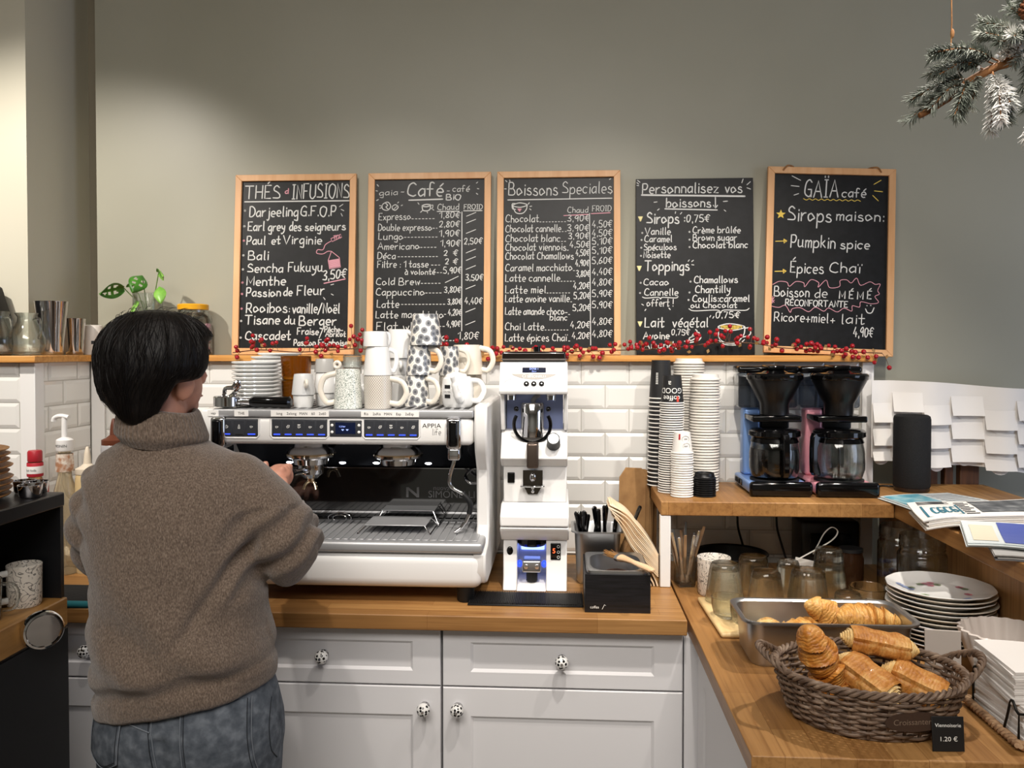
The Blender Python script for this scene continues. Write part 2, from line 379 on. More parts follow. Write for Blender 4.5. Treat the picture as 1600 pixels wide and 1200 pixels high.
struct(MB().box(-3.4, 3.6, -6, .5, -.1, 0).build('floor', M_floor))
struct(MB().box(-3.4, 3.6, -6, .5, 3.25, 3.35).build('ceiling', M_ceil))
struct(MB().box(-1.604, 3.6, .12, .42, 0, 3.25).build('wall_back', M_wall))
struct(MB().box(-3.4, -1.70, -.11, .42, 0, 3.25).build('wall_left', noise_mat('lightened_wall_paint', [(.3, '#c9c5b3'), (.7, '#cdc9b8')], 2.5, .45, detail=2)))  # wall colour lightened to carry the bright lamplight falling on it
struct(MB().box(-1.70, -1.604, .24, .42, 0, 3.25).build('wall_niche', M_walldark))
struct(MB().box(3.5, 3.6, -6, .12, 0, 3.25).build('wall_right', M_wallcool))
struct(MB().box(-3.4, 3.6, -6.1, -6, 0, 3.25).build('wall_front', M_wallcool))
struct(MB().box(-3.5, -3.4, -6, .42, 0, 3.25).build('wall_far', M_wallcool))

# glazed metro tiles: bevelled faces on a half-height wall
def tiles(mb, u0, u1, z0, z1, uo, zo, F):
    tw, th, g, bv, hh = .152, .0763, .0012, .010, .0035
    zr = int(math.floor((z0 - zo) / th))
    while zo + zr * th < z1:
        za, zb = zo + zr * th, zo + (zr + 1) * th
        k = int(math.floor((u0 - uo) / tw)) - 1
        while uo + k * tw < u1 + tw:
            ua = uo + k * tw + (zr % 2) * tw / 2; ub = ua + tw
            a, b, c, d = max(ua, u0) + g, min(ub, u1) - g, max(za, z0) + g, min(zb, z1) - g
            if b - a > .006 and d - c > .006:
                w1, w2 = min(bv, (b - a) * .4), min(bv, (d - c) * .4)
                vs = [F(a, c, 0), F(b, c, 0), F(b, d, 0), F(a, d, 0), F(a + w1, c + w2, hh), F(b - w1, c + w2, hh), F(b - w1, d - w2, hh), F(a + w1, d - w2, hh)]
                mb.add(vs, [(4, 5, 6, 7), (0, 1, 5, 4), (1, 2, 6, 5), (2, 3, 7, 6), (3, 0, 4, 7)])
            k += 1
        zr += 1
def tilewall(name, body, u0, u1, z0, z1, uo, zo, F):
    mb = MB(); mb.box(*body); mb.m = 1; tiles(mb, u0, u1, z0, z1, uo, zo, F)
    return struct(mb.build(name, [M_grout, M_tile], sharp=5))
tilewall('wall_back_tiles', (-1.56, .963, .0005, .119, 0, 1.518), -1.512, .925, .90, 1.518, .0577, 1.4447, lambda u, v, h: (u, -h, v))
tilewall('wall_left_tiles', (-3.2, -1.5605, -.30, -.111, 0, 1.518), -3.2, -1.60, .90, 1.518, -1.68, 1.40, lambda u, v, h: (u, -.3005 - h, v))
struct(MB().box(-1.70, -1.561, -.2995, .119, 0, 1.518).build('wall_side_base', M_grout))
mb = MB(); tiles(mb, -.262, -.005, .90, 1.518, -.155, 1.385, lambda u, v, h: (-1.5605 + h, u, v)); struct(mb.build('wall_side_tiles', M_tile, sharp=5))
struct(MB().box(.932, .967, -.008, .119, 0, 1.518).build('trim_1', M_white, bevel=.002))
struct(MB().box(-1.556, -1.512, -.010, 0, .90, 1.518).build('trim_2', M_white, bevel=.002))
struct(MB().box(-1.60, -1.553, -.306, -.262, .90, 1.518).build('trim_3', M_white, bevel=.002))

# ================================================================== fixed furniture
t = thing('wall_shelf', 'long oak shelf board above the white tiles carrying the chalkboards', 'shelf', (-.3, .045, 1.519))
MB().box(-1.534, .968, -.032, .119, 1.519, 1.539).build('shelf_board', M_shelf, t, world=True, bevel=.002)
t = thing('corner_shelf', 'short oak shelf at the left corner carrying shakers and glass carafes', 'shelf', (-1.7, -.2, 1.519))
MB().box(-3.2, -1.535, -.332, -.111, 1.519, 1.539).build('front_board', M_shelf, t, world=True, bevel=.002)
mb = MB(); mb.box(-1.699, -1.535, -.110, .119, 1.519, 1.539).build('side_board', M_shelf, t, world=True)

def shaker(mb, x0, x1, z0, z1, y, mx, mz, th=.02, dep=.006, bv=.007):
    """door or drawer front in the xz plane, outer face at y, with a sunk panel"""
    a0, a1, c0, c1 = x0 + mx, x1 - mx, z0 + mz, z1 - mz
    r = lambda x0, x1, z0, z1, yy: [(x0, yy, z0), (x1, yy, z0), (x1, yy, z1), (x0, yy, z1)]
    e = .0022
    vs = r(x0, x1, z0, z1, y + th) + r(x0, x1, z0, z1, y + e) + r(x0 + e, x1 - e, z0 + e, z1 - e, y) + r(a0, a1, c0, c1, y) + r(a0 + bv, a1 - bv, c0 + bv, c1 - bv, y + dep) + r(a0 + bv * 1.6, a1 - bv * 1.6, c0 + bv * 1.6, c1 - bv * 1.6, y + dep)
    fs = [(0, 1, 2, 3)]
    for k in range(5):
        for i in range(4): j = (i + 1) % 4; fs.append((4 * k + i, 4 * k + j, 4 * k + 4 + j, 4 * k + 4 + i))
    fs.append((20, 21, 22, 23)); return mb.add(vs, fs)
M_knob = voro_mat('dotted_knob', [(0, '#0a0a0a'), (.40, '#0a0a0a'), (.44, '#e4e3e0'), (1, '#e4e3e0')], 120, 'F1', .12, randomness=.55, coat=.4)
def knob(parent, x, z, y=-.60):
    k = MB(); k.ell((x, y - .026, z), (.0170, .0165, .0170), 24, 16)
    o = k.build('knob', M_knob, parent, world=True)
    MB().tube([(x, y - .0005, z), (x, y - .004, z), (x, y - .0042, z), (x, y - .014, z), (x, y - .041, z), (x, y - .0435, z)], [.012, .012, .007, .006, .0044, .003], 20).build('knob_fitting', M_chrome, parent, world=True)
CABS = [(-.303, .298, -.263, 'white drawer cabinet below the coffee grinder'), (-.904, -.306, -.347, 'white drawer cabinet below the espresso machine, just right of the person'), (-1.505, -.907, -.95, 'white drawer cabinet half hidden behind the person at the left')]
for x0, x1, kx, lab in CABS:
    t = thing('base_cabinet', lab, 'cabinet', ((x0 + x1) / 2, -.3, 0))
    MB().box(x0 + .001, x1 - .001, -.578, -.02, .08, .861).build('body', M_cab, t, world=True)
    d = shaker(MB(), x0 + .0015, x1 - .0015, .7115, .8585, -.60, .070, .036).build('drawer', M_cab, t, world=True, sharp=25)
    knob(d, (x0 + x1) / 2 if x0 > -1.4 else -1.22, .786)
    d = shaker(MB(), x0 + .0015, x1 - .0015, .10, .7075, -.60, .070, .072).build('door', M_cab, t, world=True, sharp=25)
    knob(d, kx, .659)
    MB().box(x0 + .001, x1 - .001, -.53, -.52, .0, .08).build('plinth', M_cab, t, world=True)
t = thing('side_cabinet', 'white cabinet run under the near right worktop, seen edge on', 'cabinet', (.62, -.7, 0))
MB().box(.347, .90, -1.235, -.01, .08, .846).build('body', M_cab, t, world=True)
MB().box(.300, .345, -.60, -.56, .0, .846).build('corner_filler', M_cab, t, world=True)
for a, b in ((-1.232, -.640),):
    mb = MB(); shaker(mb, a, b, .10, .843, .327, .07, .072)
    mb.v = [(y, x, z) for x, y, z in mb.v]; mb.build('door', M_cab, t, world=True, sharp=25)
MB().box(.36, .90, -1.20, -.05, 0, .08).build('plinth', M_cab, t, world=True)

t = thing('back_worktop', 'oak worktop along the tiled wall under the espresso machine', 'worktop', (-.6, -.3, .862))
MB().prism([(-3.1, -.635), (.302, -.635), (.302, -.0045), (-1.5555, -.0045), (-1.5555, -.3065), (-3.1, -.3065)], .862, .90, 'z').build('board', M_oakx, t, world=True, bevel=.0025)
t = thing('side_worktop', 'oak worktop at the right carrying the pastries and plates', 'worktop', (.6, -.6, .847))
MB().box(.313, .983, -1.276, -.0045, .847, .885).build('board', M_oaky, t, world=True, bevel=.0025)
t = thing('riser_shelf', 'raised oak shelf carrying the paper cups and coffee makers', 'shelf', (.58, -.18, .9))
MB().box(.270, .897, -.358, -.0045, 1.100, 1.139).build('board', M_oaky, t, world=True, bevel=.0025)
MB().box(.268, .297, -.356, -.330, .9005, 1.0995).build('post', M_white, t, world=True, bevel=.002)
MB().box(.268, .297, -.045, -.012, .9005, 1.0995).build('post', M_white, t, world=True, bevel=.002)
t = thing('bar_counter', 'high oak bar with newspapers running along the right edge', 'counter', (1.1, -.8, 0))
MB().box(.899, 1.30, -1.9, -.010, 1.100, 1.1395).build('bar_top', M_oaky, t, world=True, bevel=.0025)
MB().box(.985, 1.02, -1.85, -.012, .0, 1.0995).build('side_panel', M_oakz, t, world=True)

# ================================================================== chalkboards
M_slate = noise_mat('slate_black', [(.35, '#111213'), (.7, '#191a1c')], 40, .42, bump=.25, dist=.0006, detail=6, spec=.3)
M_pink = PM('pink_chalk_pen', '#d79aa6', .8); M_yel = PM('yellow_chalk_pen', '#e3c45a', .8); M_pale = PM('pale_yellow_chalk_pen', '#ece0a4', .8)
M_rope = noise_mat('twine', [(.3, '#7d5433'), (.7, '#a07448')], 60, .9, bump=.5)
def board(lab, x, w_, h, rect, fr=.0215, yb=.058, roll=0, zb=1.5395):
    th = math.asin((.104 - yb) / .6); t = thing('chalkboard', lab, 'chalkboard', (x, yb, zb)); t.rotation_euler = (-th, roll, 0)
    hw = w_ / 2; d = .016
    if fr:
        o = [(-hw, 0), (hw, 0), (hw, h), (-hw, h)]; i = [(-hw + fr, fr), (hw - fr, fr), (hw - fr, h - fr), (-hw + fr, h - fr)]
        for k in range(4):
            j = (k + 1) % 4; poly = [o[k], o[j], i[j], i[k]]
            MB().prism(poly, -d, 0, 'y').build('frame_rail', M_frame, t, bevel=.0012)
        MB().box(-hw + fr, hw - fr, -.008, -.002, fr, h - fr).build('slate', M_slate, t)
        f = fr
    else:
        MB().box(-hw, hw, -.008, -.001, 0, h).build('slate', M_slate, t, bevel=.001); f = 0
    u0, v0, u1, v1 = rect; sx = (w_ - 2 * f) / (u1 - u0); sz = (h - 2 * f) / (v1 - v0)
    def F(p): return Vector((-hw + f + (p[0] - u0) * sx, -.0086, h - f - (-p[1] - v0) * sz))
    return t, F
def W(mb, F, lines):
    for a in lines:
        txt, u0, u1, v, h = a[:5]; wd = a[5] if len(a) > 5 else 5.2
        write(mb, txt, u0, u1, -v, h, wd * .86, F, slope=(a[6] if len(a) > 6 else 0))
def line(mb, F, pts, wd=4): ribbon(mb, [Vector((a, -b)) for a, b in pts], wd, F)
def curve(mb, F, pts, wd=4, closed=False): ribbon(mb, catmull([Vector((a, -b)) for a, b in pts], 6, closed), wd, F)
def blob(mb, F, x, y, r): ribbon(mb, [Vector((x, -y)), Vector((x + .5, -y))], 2 * r, F)

# ---- teas
t, F = board('wood-framed chalkboard headed THES INFUSIONS, first from the left on the shelf', -.896, .412, .606, (112, 127, 743, 1112))
c = MB(); p = MB()
W(c, F, [('THÉS', 128, 332, 228, 78, 8), ('INFUSIONS', 402, 735, 230, 85, 8), ('Darjeeling', 155, 440, 335, 58, 8), ('G.F.O.P', 455, 660, 335, 58, 8), ('Earl', 148, 245, 420, 52, 8),
  ('grey', 268, 365, 420, 48, 8), ('des', 392, 460, 420, 52, 8), ('seigneurs', 482, 718, 420, 46, 8), ('Paul', 143, 252, 500, 50, 7.5), ('et', 288, 340, 500, 45, 7.5), ('Virginie', 358, 580, 500, 50, 7.5), ('Bali', 152, 272, 590, 52, 7.5),
  ('Sencha', 150, 358, 665, 50, 7.5), ('Fukuyu', 388, 588, 662, 55, 7.5), ('Menthe', 147, 375, 742, 50, 8), ('Passion', 147, 348, 808, 48, 8), ('de', 365, 415, 806, 46, 8), ('Fleur', 442, 600, 800, 56, 8),
  ('Rooibos', 148, 388, 902, 55, 8), (':', 394, 402, 900, 40, 7), ('vanille/Noël', 418, 690, 906, 55, 8), ('Tisane', 145, 345, 970, 52, 8.5), ('du', 372, 435, 970, 50, 8), ('Berger', 456, 672, 976, 52, 8.5),
  ('Cascadet', 147, 410, 1062, 50, 8), ('Fraise', 448, 572, 1032, 38, 7), ('/', 578, 602, 1042, 60, 6), ('Pêche-', 606, 712, 1018, 32, 6.5), ('Abricot', 612, 728, 1044, 30, 6.5), ('Passion Framboise', 430, 740, 1096, 34, 7), ('3,50€', 590, 728, 715, 52, 8, .14)])
line(c, F, [(128, 247), (740, 247)], 7)
for a in ([(682, 282), (702, 268)], [(692, 298), (708, 306)], [(692, 322), (700, 338)], [(640, 742), (656, 738)], [(598, 815), (608, 828)], [(642, 795), (655, 802)]): line(c, F, a, 4)
for y in (300, 392, 478, 565, 648, 726, 793, 880, 952, 1050): blob(c if y in (300, 392, 565, 648, 952, 1050) else p, F, 130 - (y - 300) * .012, y, 7)
W(p, F, [('d', 362, 382, 200, 30, 7), ('TEA', 650, 690, 476, 22, 4.5, .2)])
line(p, F, [(600, 733), (722, 708)], 6); line(p, F, [(636, 470), (692, 445), (698, 462), (642, 488), (636, 470)], 4)
curve(p, F, [(636, 485), (605, 505), (590, 535), (560, 535), (555, 555), (590, 560), (618, 545), (640, 545)], 4)
line(p, F, [(640, 545), (622, 598), (630, 648), (694, 638), (686, 582), (640, 545)], 4)
for k in range(9): line(p, F, [(626 + k * .6, 600 + k * 5.2), (688 + k * .5, 590 + k * 5.2)], 4.6)
c.build('white_writing', M_chalk, t); p.build('pink_writing', M_pink, t)

# ---- coffees
t, F = board('wood-framed chalkboard headed Café with prices, second from the left, behind the mugs', -.444, .410, .606, (910, 125, 1543, 1110))
c = MB()
W(c, F, [('gaia', 933, 1040, 215, 34, 4.5), ('~', 1058, 1078, 205, 22, 4.5), ('Café', 1095, 1302, 222, 76, 9), ('~', 1325, 1342, 202, 22, 4), ('café', 1358, 1455, 198, 36, 4.5), ('BiO', 1320, 1405, 246, 32, 7),
  ('Chaud', 1272, 1395, 304, 34, 4.5), ('FROID', 1424, 1530, 302, 28, 4.5), ('Expresso', 932, 1118, 360, 40), ('1,80€', 1282, 1404, 352, 34), ('Double expresso', 930, 1240, 424, 38), ('2,80€', 1282, 1402, 406, 34), ('Lungo', 932, 1075, 476, 40),
  ('1,90€', 1282, 1402, 460, 36), ('Americano', 928, 1170, 534, 38), ('1,90€', 1290, 1406, 518, 36), ('2,50€', 1426, 1532, 506, 34), ('Déca', 928, 1032, 590, 38), ('2', 1310, 1330, 572, 30), ('€', 1366, 1392, 572, 32),
  ('Filtre : 1 tasse', 928, 1222, 640, 38), ('2', 1318, 1338, 622, 30), ('€', 1366, 1392, 622, 32), ('à volonté', 1088, 1262, 682, 32), ('5,90€', 1308, 1414, 676, 36), ('Cold Brew', 922, 1175, 742, 40), ('3,50€', 1436, 1538, 718, 34),
  ('Cappuccino', 922, 1202, 802, 40), ('3,80€', 1314, 1412, 788, 34), ('Latte', 928, 1056, 874, 42), ('3,80€', 1334, 1416, 856, 32), ('4,40€', 1432, 1534, 854, 36), ('Latte macchiato', 922, 1312, 934, 40), ('4,20€', 1338, 1416, 920, 34),
  ('Flat white', 926, 1240, 1004, 44), ('4,90€', 1330, 1410, 986, 34), ('o', 1304, 1326, 1062, 40), ('1,80€', 1394, 1516, 1058, 40)])
for x0, x1, y in ((1126, 1258, 356), (1248, 1272, 412), (1084, 1274, 464), (1178, 1276, 524), (1048, 1276, 578), (1242, 1290, 628), (1274, 1300, 672), (1184, 1300, 734), (1210, 1308, 790), (1072, 1322, 856), (1318, 1334, 914), (1250, 1326, 984), (1250, 1380, 1066)):
    x = x0
    while x < x1: line(c, F, [(x, y), (min(x + 9, x1), y)], 4.5); x += 20
line(c, F, [(1108, 246), (1302, 242)], 8); line(c, F, [(1272, 314), (1398, 314)], 5); line(c, F, [(1424, 312), (1530, 312)], 5); line(c, F, [(1414, 318), (1418, 1010)], 5)
for y in (334, 374, 434, 548, 592, 644, 758, 892, 966): line(c, F, [(1440, y + 10), (1494, y - 12)], 4)
line(c, F, [(1322, 730), (1396, 694)], 4)
curve(c, F, [(955, 270), (985, 256), (1002, 280), (985, 304), (956, 296)], 5, True); curve(c, F, [(972, 262), (985, 275), (975, 285), (990, 300)], 5); curve(c, F, [(1012, 282), (1030, 272), (1046, 286), (1030, 304), (1014, 298)], 5, True); line(c, F, [(1016, 302), (1044, 276)], 4)
curve(c, F, [(1184, 282), (1190, 306), (1214, 310), (1230, 300), (1234, 276)], 6); curve(c, F, [(1184, 280), (1208, 272), (1234, 276), (1210, 286)], 6, True); curve(c, F, [(1234, 280), (1246, 276), (1244, 294), (1230, 298)], 4)
for a in ([(1160, 262), (1166, 270)], [(1176, 318), (1186, 308)], [(1216, 322), (1214, 316)], [(1252, 306), (1246, 302)], [(922, 152), (930, 162)], [(916, 188), (924, 190)], [(920, 246), (930, 240)], [(1496, 150), (1504, 144)], [(1502, 182), (1510, 184)], [(1496, 210), (1504, 216)], [(940, 292), (948, 288)], [(1064, 278), (1070, 274)], [(1048, 256), (1042, 262)], [(938, 276), (946, 278)]): line(c, F, a, 5)
c.build('white_writing', M_chalk, t)

# ---- special drinks
t, F = board('wood-framed chalkboard headed Boissons Speciales, in the middle above the coffee grinder', -.016, .404, .606, (68, 118, 710, 1118))
c = MB(); p = MB()
W(c, F, [('Boissons', 92, 382, 218, 72, 7), ('Speciales', 408, 700, 212, 66, 6), ('Chaud', 440, 560, 325, 34, 4), ('FROID', 584, 694, 318, 32, 4)])
L3 = [('Chocolat', 272, 378, '3,90€', 438, 570, 375, ''), ('Chocolat cannelle', 402, 436, '3,90€', 438, 568, 432, '4,50€'), ('Chocolat blanc', 398, 494, '3,90€', 444, 568, 480, '4,50€'), ('Chocolat viennois', 432, 546, '4,50€', 452, 570, 530, '5,10€'), ('Chocolat Chamallows', 476, 598, '4,50€', 488, 568, 578, '5,10€'),
      ('Caramel macchiato', 468, 666, '4,90€', 486, 568, 638, '5,60€'), ('Latte cannelle', 396, 728, '3,80€', 490, 572, 700, '4,40€'), ('Latte miel', 314, 796, '4,20€', 474, 570, 772, '4,80€'), ('Latte avoine vanille', 452, 848, '5,20€', 476, 574, 830, '5,90€'), ('Latte amande choco-', 440, 922, '5,20€', 470, 576, 900, '5,90€'),
      ('Chai Latte', 304, 1012, '4,20€', 456, 572, 1000, '4,80€'), ('Latte épices Chaï', 440, 1076, '4,20€', 466, 570, 1062, '4,80€')]
cold = [0, 412, 464, 512, 566, 626, 690, 752, 818, 884, 980, 1052]
for i, (a, x1, y, pr, px0, px1, py, co) in enumerate(L3):
    W(c, F, [(a, 78, x1, y, 42, 5), (pr, px0, px1, py, 36, 5)])
    if co: W(c, F, [(co, 582, 700, cold[i], 38, 4.6)])
    x = x1 + 8
    while x < px0 - 8: line(c, F, [(x, y), (x + 7, y)], 4.2); x += 18
W(c, F, [('blanc', 338, 440, 956, 36, 5)])
line(c, F, [(92, 246), (700, 242)], 6); line(c, F, [(570, 330), (576, 1100)], 4.5); line(p, F, [(420, 342), (562, 336)], 5); line(p, F, [(580, 332), (690, 328)], 5)
curve(c, F, [(120, 282), (140, 322), (178, 326), (200, 304), (206, 278)], 5); curve(c, F, [(120, 280), (160, 264), (206, 276), (166, 290)], 5, True); curve(c, F, [(136, 268), (118, 270), (120, 298), (138, 302)], 5)
for a in ([(78, 130), (86, 138)], [(102, 128), (104, 138)], [(72, 180), (82, 180)], [(212, 272), (218, 264)], [(222, 286), (232, 284)], [(220, 300), (228, 306)], [(686, 132), (694, 126)], [(686, 210), (692, 216)]): line(c, F, a, 5)
for k in range(6): line(p, F, [(150 + k * 2.2, 300 + k * 3), (172 - k * 2.0, 300 + k * 3)], 4)
c.build('white_writing', M_chalk, t); p.build('pink_writing', M_pink, t)

# ---- extras (no frame)
t, F = board('frameless black chalkboard headed Personnalisez vos boissons, fourth from the left', .426, .378, .577, (862, 118, 1546, 1160), fr=0, yb=.062)
c = MB(); p = MB()
W(c, F, [('Personnalisez', 896, 1342, 204, 60, 8), ('vos', 1380, 1480, 206, 60, 8), ('boissons', 1036, 1298, 288, 52, 8), ('Sirops', 922, 1112, 384, 62, 9), (':', 1134, 1146, 372, 44, 9), ('0,75€', 1156, 1292, 378, 42, 6.5),
  ('Vanille', 914, 1062, 450, 40, 6), ('Crème brûlée', 1192, 1468, 444, 38, 6), ('Caramel', 910, 1070, 494, 38, 6), ('Brown sugar', 1192, 1446, 488, 38, 6), ('Spéculoos', 906, 1096, 542, 36, 6), ('Chocolat blanc', 1192, 1510, 532, 38, 6.5), ('Noisette', 904, 1060, 588, 36, 6),
  ('Toppings', 912, 1170, 664, 58, 8), ('Cacao', 904, 1050, 750, 38, 6), ('Chamallows', 1198, 1450, 738, 40, 6.5), ('Cannelle', 908, 1104, 810, 40, 6), ('Chantilly', 1204, 1406, 796, 42, 6.5), ('Coulis:caramel', 1188, 1516, 848, 40, 6.5), ('ou Chocolat', 1178, 1444, 884, 32, 6),
  ('offert !', 922, 1076, 874, 42, 5.5), ('0,75€', 1322, 1462, 944, 36, 6), ('Lait', 908, 1022, 996, 56, 8), ('végétal', 1070, 1276, 996, 54, 7), ('Avoine', 900, 1052, 1066, 40, 7), ('0,75€', 1066, 1172, 1044, 34, 5.5), ('Amande', 900, 1106, 1122, 40, 7)])
line(c, F, [(896, 214), (1496, 228)], 10); line(c, F, [(1032, 298), (1336, 308)], 7); line(c, F, [(1326, 232), (1326, 296), (1314, 280)], 6); line(c, F, [(1326, 296), (1338, 280)], 6)
curve(c, F, [(898, 820), (920, 826), (990, 822), (1004, 832), (1016, 822), (1090, 826), (1106, 818)], 5); curve(c, F, [(1168, 890), (1200, 902), (1330, 898), (1352, 914), (1372, 898), (1490, 900), (1516, 888)], 5)
for x, y in ((898, 440), (894, 482), (892, 528), (890, 576), (1174, 436), (1174, 482), (1174, 526), (888, 736), (884, 796), (1178, 730), (1172, 794), (1166, 838)): blob(c, F, x, y, 6)
for a in ([(868, 140), (878, 148)], [(872, 126), (886, 138)], [(868, 156), (878, 158)], [(1480, 148), (1488, 126)], [(1510, 160), (1530, 142)], [(1510, 178), (1530, 186)], [(968, 258), (986, 256)], [(1372, 258), (1396, 256)], [(988, 306), (998, 298)], [(1376, 308), (1386, 316)], [(1092, 326), (1094, 316)], [(1122, 330), (1130, 320)], [(1166, 610), (1172, 602)], [(1186, 612), (1196, 604)], [(1186, 630), (1198, 632)], [(894, 862), (904, 868)], [(912, 900), (918, 892)], [(1052, 886), (1060, 894)], [(1288, 940), (1294, 930)], [(1306, 946), (1312, 936)]): line(c, F, a, 5)
curve(c, F, [(1338, 1000), (1342, 1060), (1370, 1086), (1420, 1094), (1452, 1080), (1484, 1040), (1490, 1000)], 6); curve(c, F, [(1336, 998), (1400, 978), (1490, 996), (1420, 1016)], 6, True); curve(c, F, [(1490, 1004), (1520, 1004), (1518, 1042), (1472, 1058)], 6); curve(c, F, [(1340, 1076), (1380, 1100), (1450, 1100), (1488, 1070)], 5)
curve(c, F, [(1142, 1080), (1170, 1088), (1220, 1076), (1236, 1056), (1210, 1046), (1170, 1062), (1180, 1076), (1220, 1050), (1226, 1030), (1196, 1036), (1186, 1054), (1214, 1024), (1206, 1012)], 6)
for x, y in ((888, 354), (880, 648), (884, 976)):
    for k in range(6): line(p, F, [(x - 12 + k * 2, y - 10 + k * 5), (x + 12 - k * 2, y - 10 + k * 5)], 5)
p2 = MB()
for k in range(7): curve(p2, F, [(1350 + k * 20, 988), (1356 + k * 19, 1000), (1364 + k * 17, 1010)], 3.5)
for k in range(4): line(p2, F, [(1352 + k * 6, 990 + k * 6), (1476 - k * 8, 990 + k * 6)], 3.5)
c.build('white_writing', M_chalk, t); p.build('cream_hearts', M_pale, t); p2.build('yellow_drawing', M_yel, t)

# ---- house specials, hung with twine
t, F = board('wood-framed chalkboard with twine loops and a yellow star, rightmost on the shelf', .842, .404, .604, (105, 112, 790, 1165), roll=R(2.1), zb=1.5403)
c = MB(); y_ = MB(); p = MB()
W(c, F, [('GAÏA', 286, 490, 250, 104, 9), ('café', 512, 655, 246, 56, 7.5), ('Sirops', 188, 452, 400, 84, 9), ('maison:', 480, 765, 388, 60, 8), ('Pumpkin', 210, 478, 560, 74, 8), ('spice', 508, 682, 560, 56, 8), ('Épices', 212, 412, 716, 66, 7.5), ('Chaï', 446, 640, 706, 60, 7.5),
  ('Boisson', 118, 330, 862, 58, 7), ('de', 362, 436, 862, 54, 6), ('M É M É', 508, 700, 862, 46, 7.5), ('RÉCONFORTANTE', 188, 560, 916, 36, 7), ('Ricore+miel', 122, 446, 1012, 56, 6.5), ('+', 458, 486, 1012, 44, 6), ('lait', 520, 662, 1014, 58, 6.5), ('4,90€', 596, 716, 1090, 56, 7)])
for a in ([(212, 124), (264, 150)], [(208, 184), (256, 188)], [(226, 242), (254, 232)]): line(c, F, a, 5)
for a in ([(704, 164), (746, 138)], [(708, 204), (756, 208)], [(698, 232), (732, 264)]): line(y_, F, a, 5)
curve(y_, F, [(284 + k * 18, 262 + (k % 2) * 8) for k in range(20)], 4)
for y in (528, 712): line(y_, F, [(122, y), (188, y - 4)], 5); line(y_, F, [(172, y - 14), (190, y - 4), (174, y + 10), (172, y - 14)], 6)
st = [(150 + r_ * math.sin(PI * k / 5), 362 - r_ * math.cos(PI * k / 5)) for k in range(10) for r_ in [30 if k % 2 == 0 else 13]]
F3 = lambda q: F((q[0], -q[1])); y_.add([F3((150, 362))] + [F3(q) for q in st], [(0, k + 1, (k + 1) % 10 + 1) for k in range(10)])
top = [(112, 792), (150, 772), (196, 776), (212, 800), (250, 770), (296, 776), (304, 800), (340, 756), (386, 772), (384, 800), (430, 756), (452, 800), (510, 792), (514, 756), (552, 750), (580, 768), (612, 738), (636, 780), (690, 758), (722, 772), (752, 770), (738, 808), (748, 830), (722, 846), (744, 880), (700, 890), (640, 880), (632, 912), (590, 906), (586, 938), (540, 922), (500, 946), (448, 924), (420, 944), (370, 922), (330, 950), (280, 928), (232, 936), (220, 958), (190, 916), (150, 930), (100, 918), (124, 886)]
curve(p, F, top, 3.5); W(p, F, [('*', 98, 122, 900, 60, 4)])
curve(c, F, [(668, 922), (680, 944), (704, 944), (718, 914)], 6); blob(c, F, 676, 902, 4); blob(c, F, 698, 900, 4)
c.build('white_writing', M_chalk, t); y_.build('yellow_writing', M_yel, t); p.build('pink_cloud', M_pink, t)
for x in (-.135, .135):
    s = 1 if x < 0 else -1
    mb = MB(); mb.tube(catmull([(x - s * .02, -.017, .592), (x - s * .008, -.019, .606), (x + s * .01, -.010, .6075), (x + s * .02, .0, .605)], 5), .0028, 7); mb.build('twine_loop', M_rope, t)
# ================================================================== espresso machine
M_led = PM('blue_led', '#2038ff', .4, emit='#3350ff', estr=1.3)
M_ledw = PM('white_led', '#ffffff', .4, emit='#f2f6ff', estr=9)
M_panel = PM('black_mirror_panel', '#0a0a0b', .04, 0, .9, coat=1)
M_key = PM('keypad_dark', '#33353a', .35)
M_lcd = PM('lcd_screen', '#0a0d18', .15, emit='#1c2b55', estr=.25)
M_lcdtxt = PM('lcd_text', '#8fa6ff', .5, emit='#9fb4ff', estr=1.0)
M_sticker = PM('white_sticker', '#eceae6', .5)
M_grid = PM('satin_steel', '#b4b5b7', .42, .55)
M_gold = PM('warm_chrome', '#d9c2a0', .08, 1)
em = thing('espresso_machine', 'white two-group espresso machine the person is working at', 'espresso machine', (-.583, -.28, .90))
def E_(mb, n, m, p=em, **k): return mb.build(n, m, p, world=True, **k)
def side(SH): return [(-.50, SH), (-.512, 1.34), (-.490, 1.285), (-.447, 1.235), (-.440, 1.085), (-.470, 1.045), (-.545, 1.034), (-.548, .985), (-.530, .953), (-.49, .943), (-.05, .943), (-.03, 1.0), (-.03, SH)]
E_(MB().prism(side(1.412), -.232, -.198, 'x'), 'side_panel', M_white, bevel=.006)
E_(MB().prism(side(1.3985), -.967, -.934, 'x'), 'side_panel', M_white, bevel=.006)
E_(MB().box(-.933, -.233, -.20, -.04, .95, 1.36), 'body', M_blackmat)
E_(MB().rbox(-.932, -.234, -.503, -.40, 1.306, 1.378, .014), 'front_fascia', M_white)
mb = MB(); mb.rbox(-.932, -.234, -.505, -.045, 1.3785, 1.399, .004); E_(mb, 'cup_tray', M_grid)
mb = MB()
for k in range(26): mb.box(-.92 + k * .0262, -.905 + k * .0262, -.47, -.08, 1.3991, 1.3996)
E_(mb, 'cup_tray_slots', M_blackmat)
E_(MB().rbox(-.955, -.206, -.552, -.05, .940, 1.0335, .028, 5), 'base_shell', M_white)
E_(MB().rbox(-.955, -.205, -.556, -.27, 1.034, 1.0615, .008), 'drip_tray', M_grid)
mb = MB()
for k in range(34): mb.rbox(-.938 + k * .0212, -.9205 + k * .0212, -.535, -.30, 1.0618, 1.0645, .001, 1)
E_(mb, 'drip_grid', M_grid)
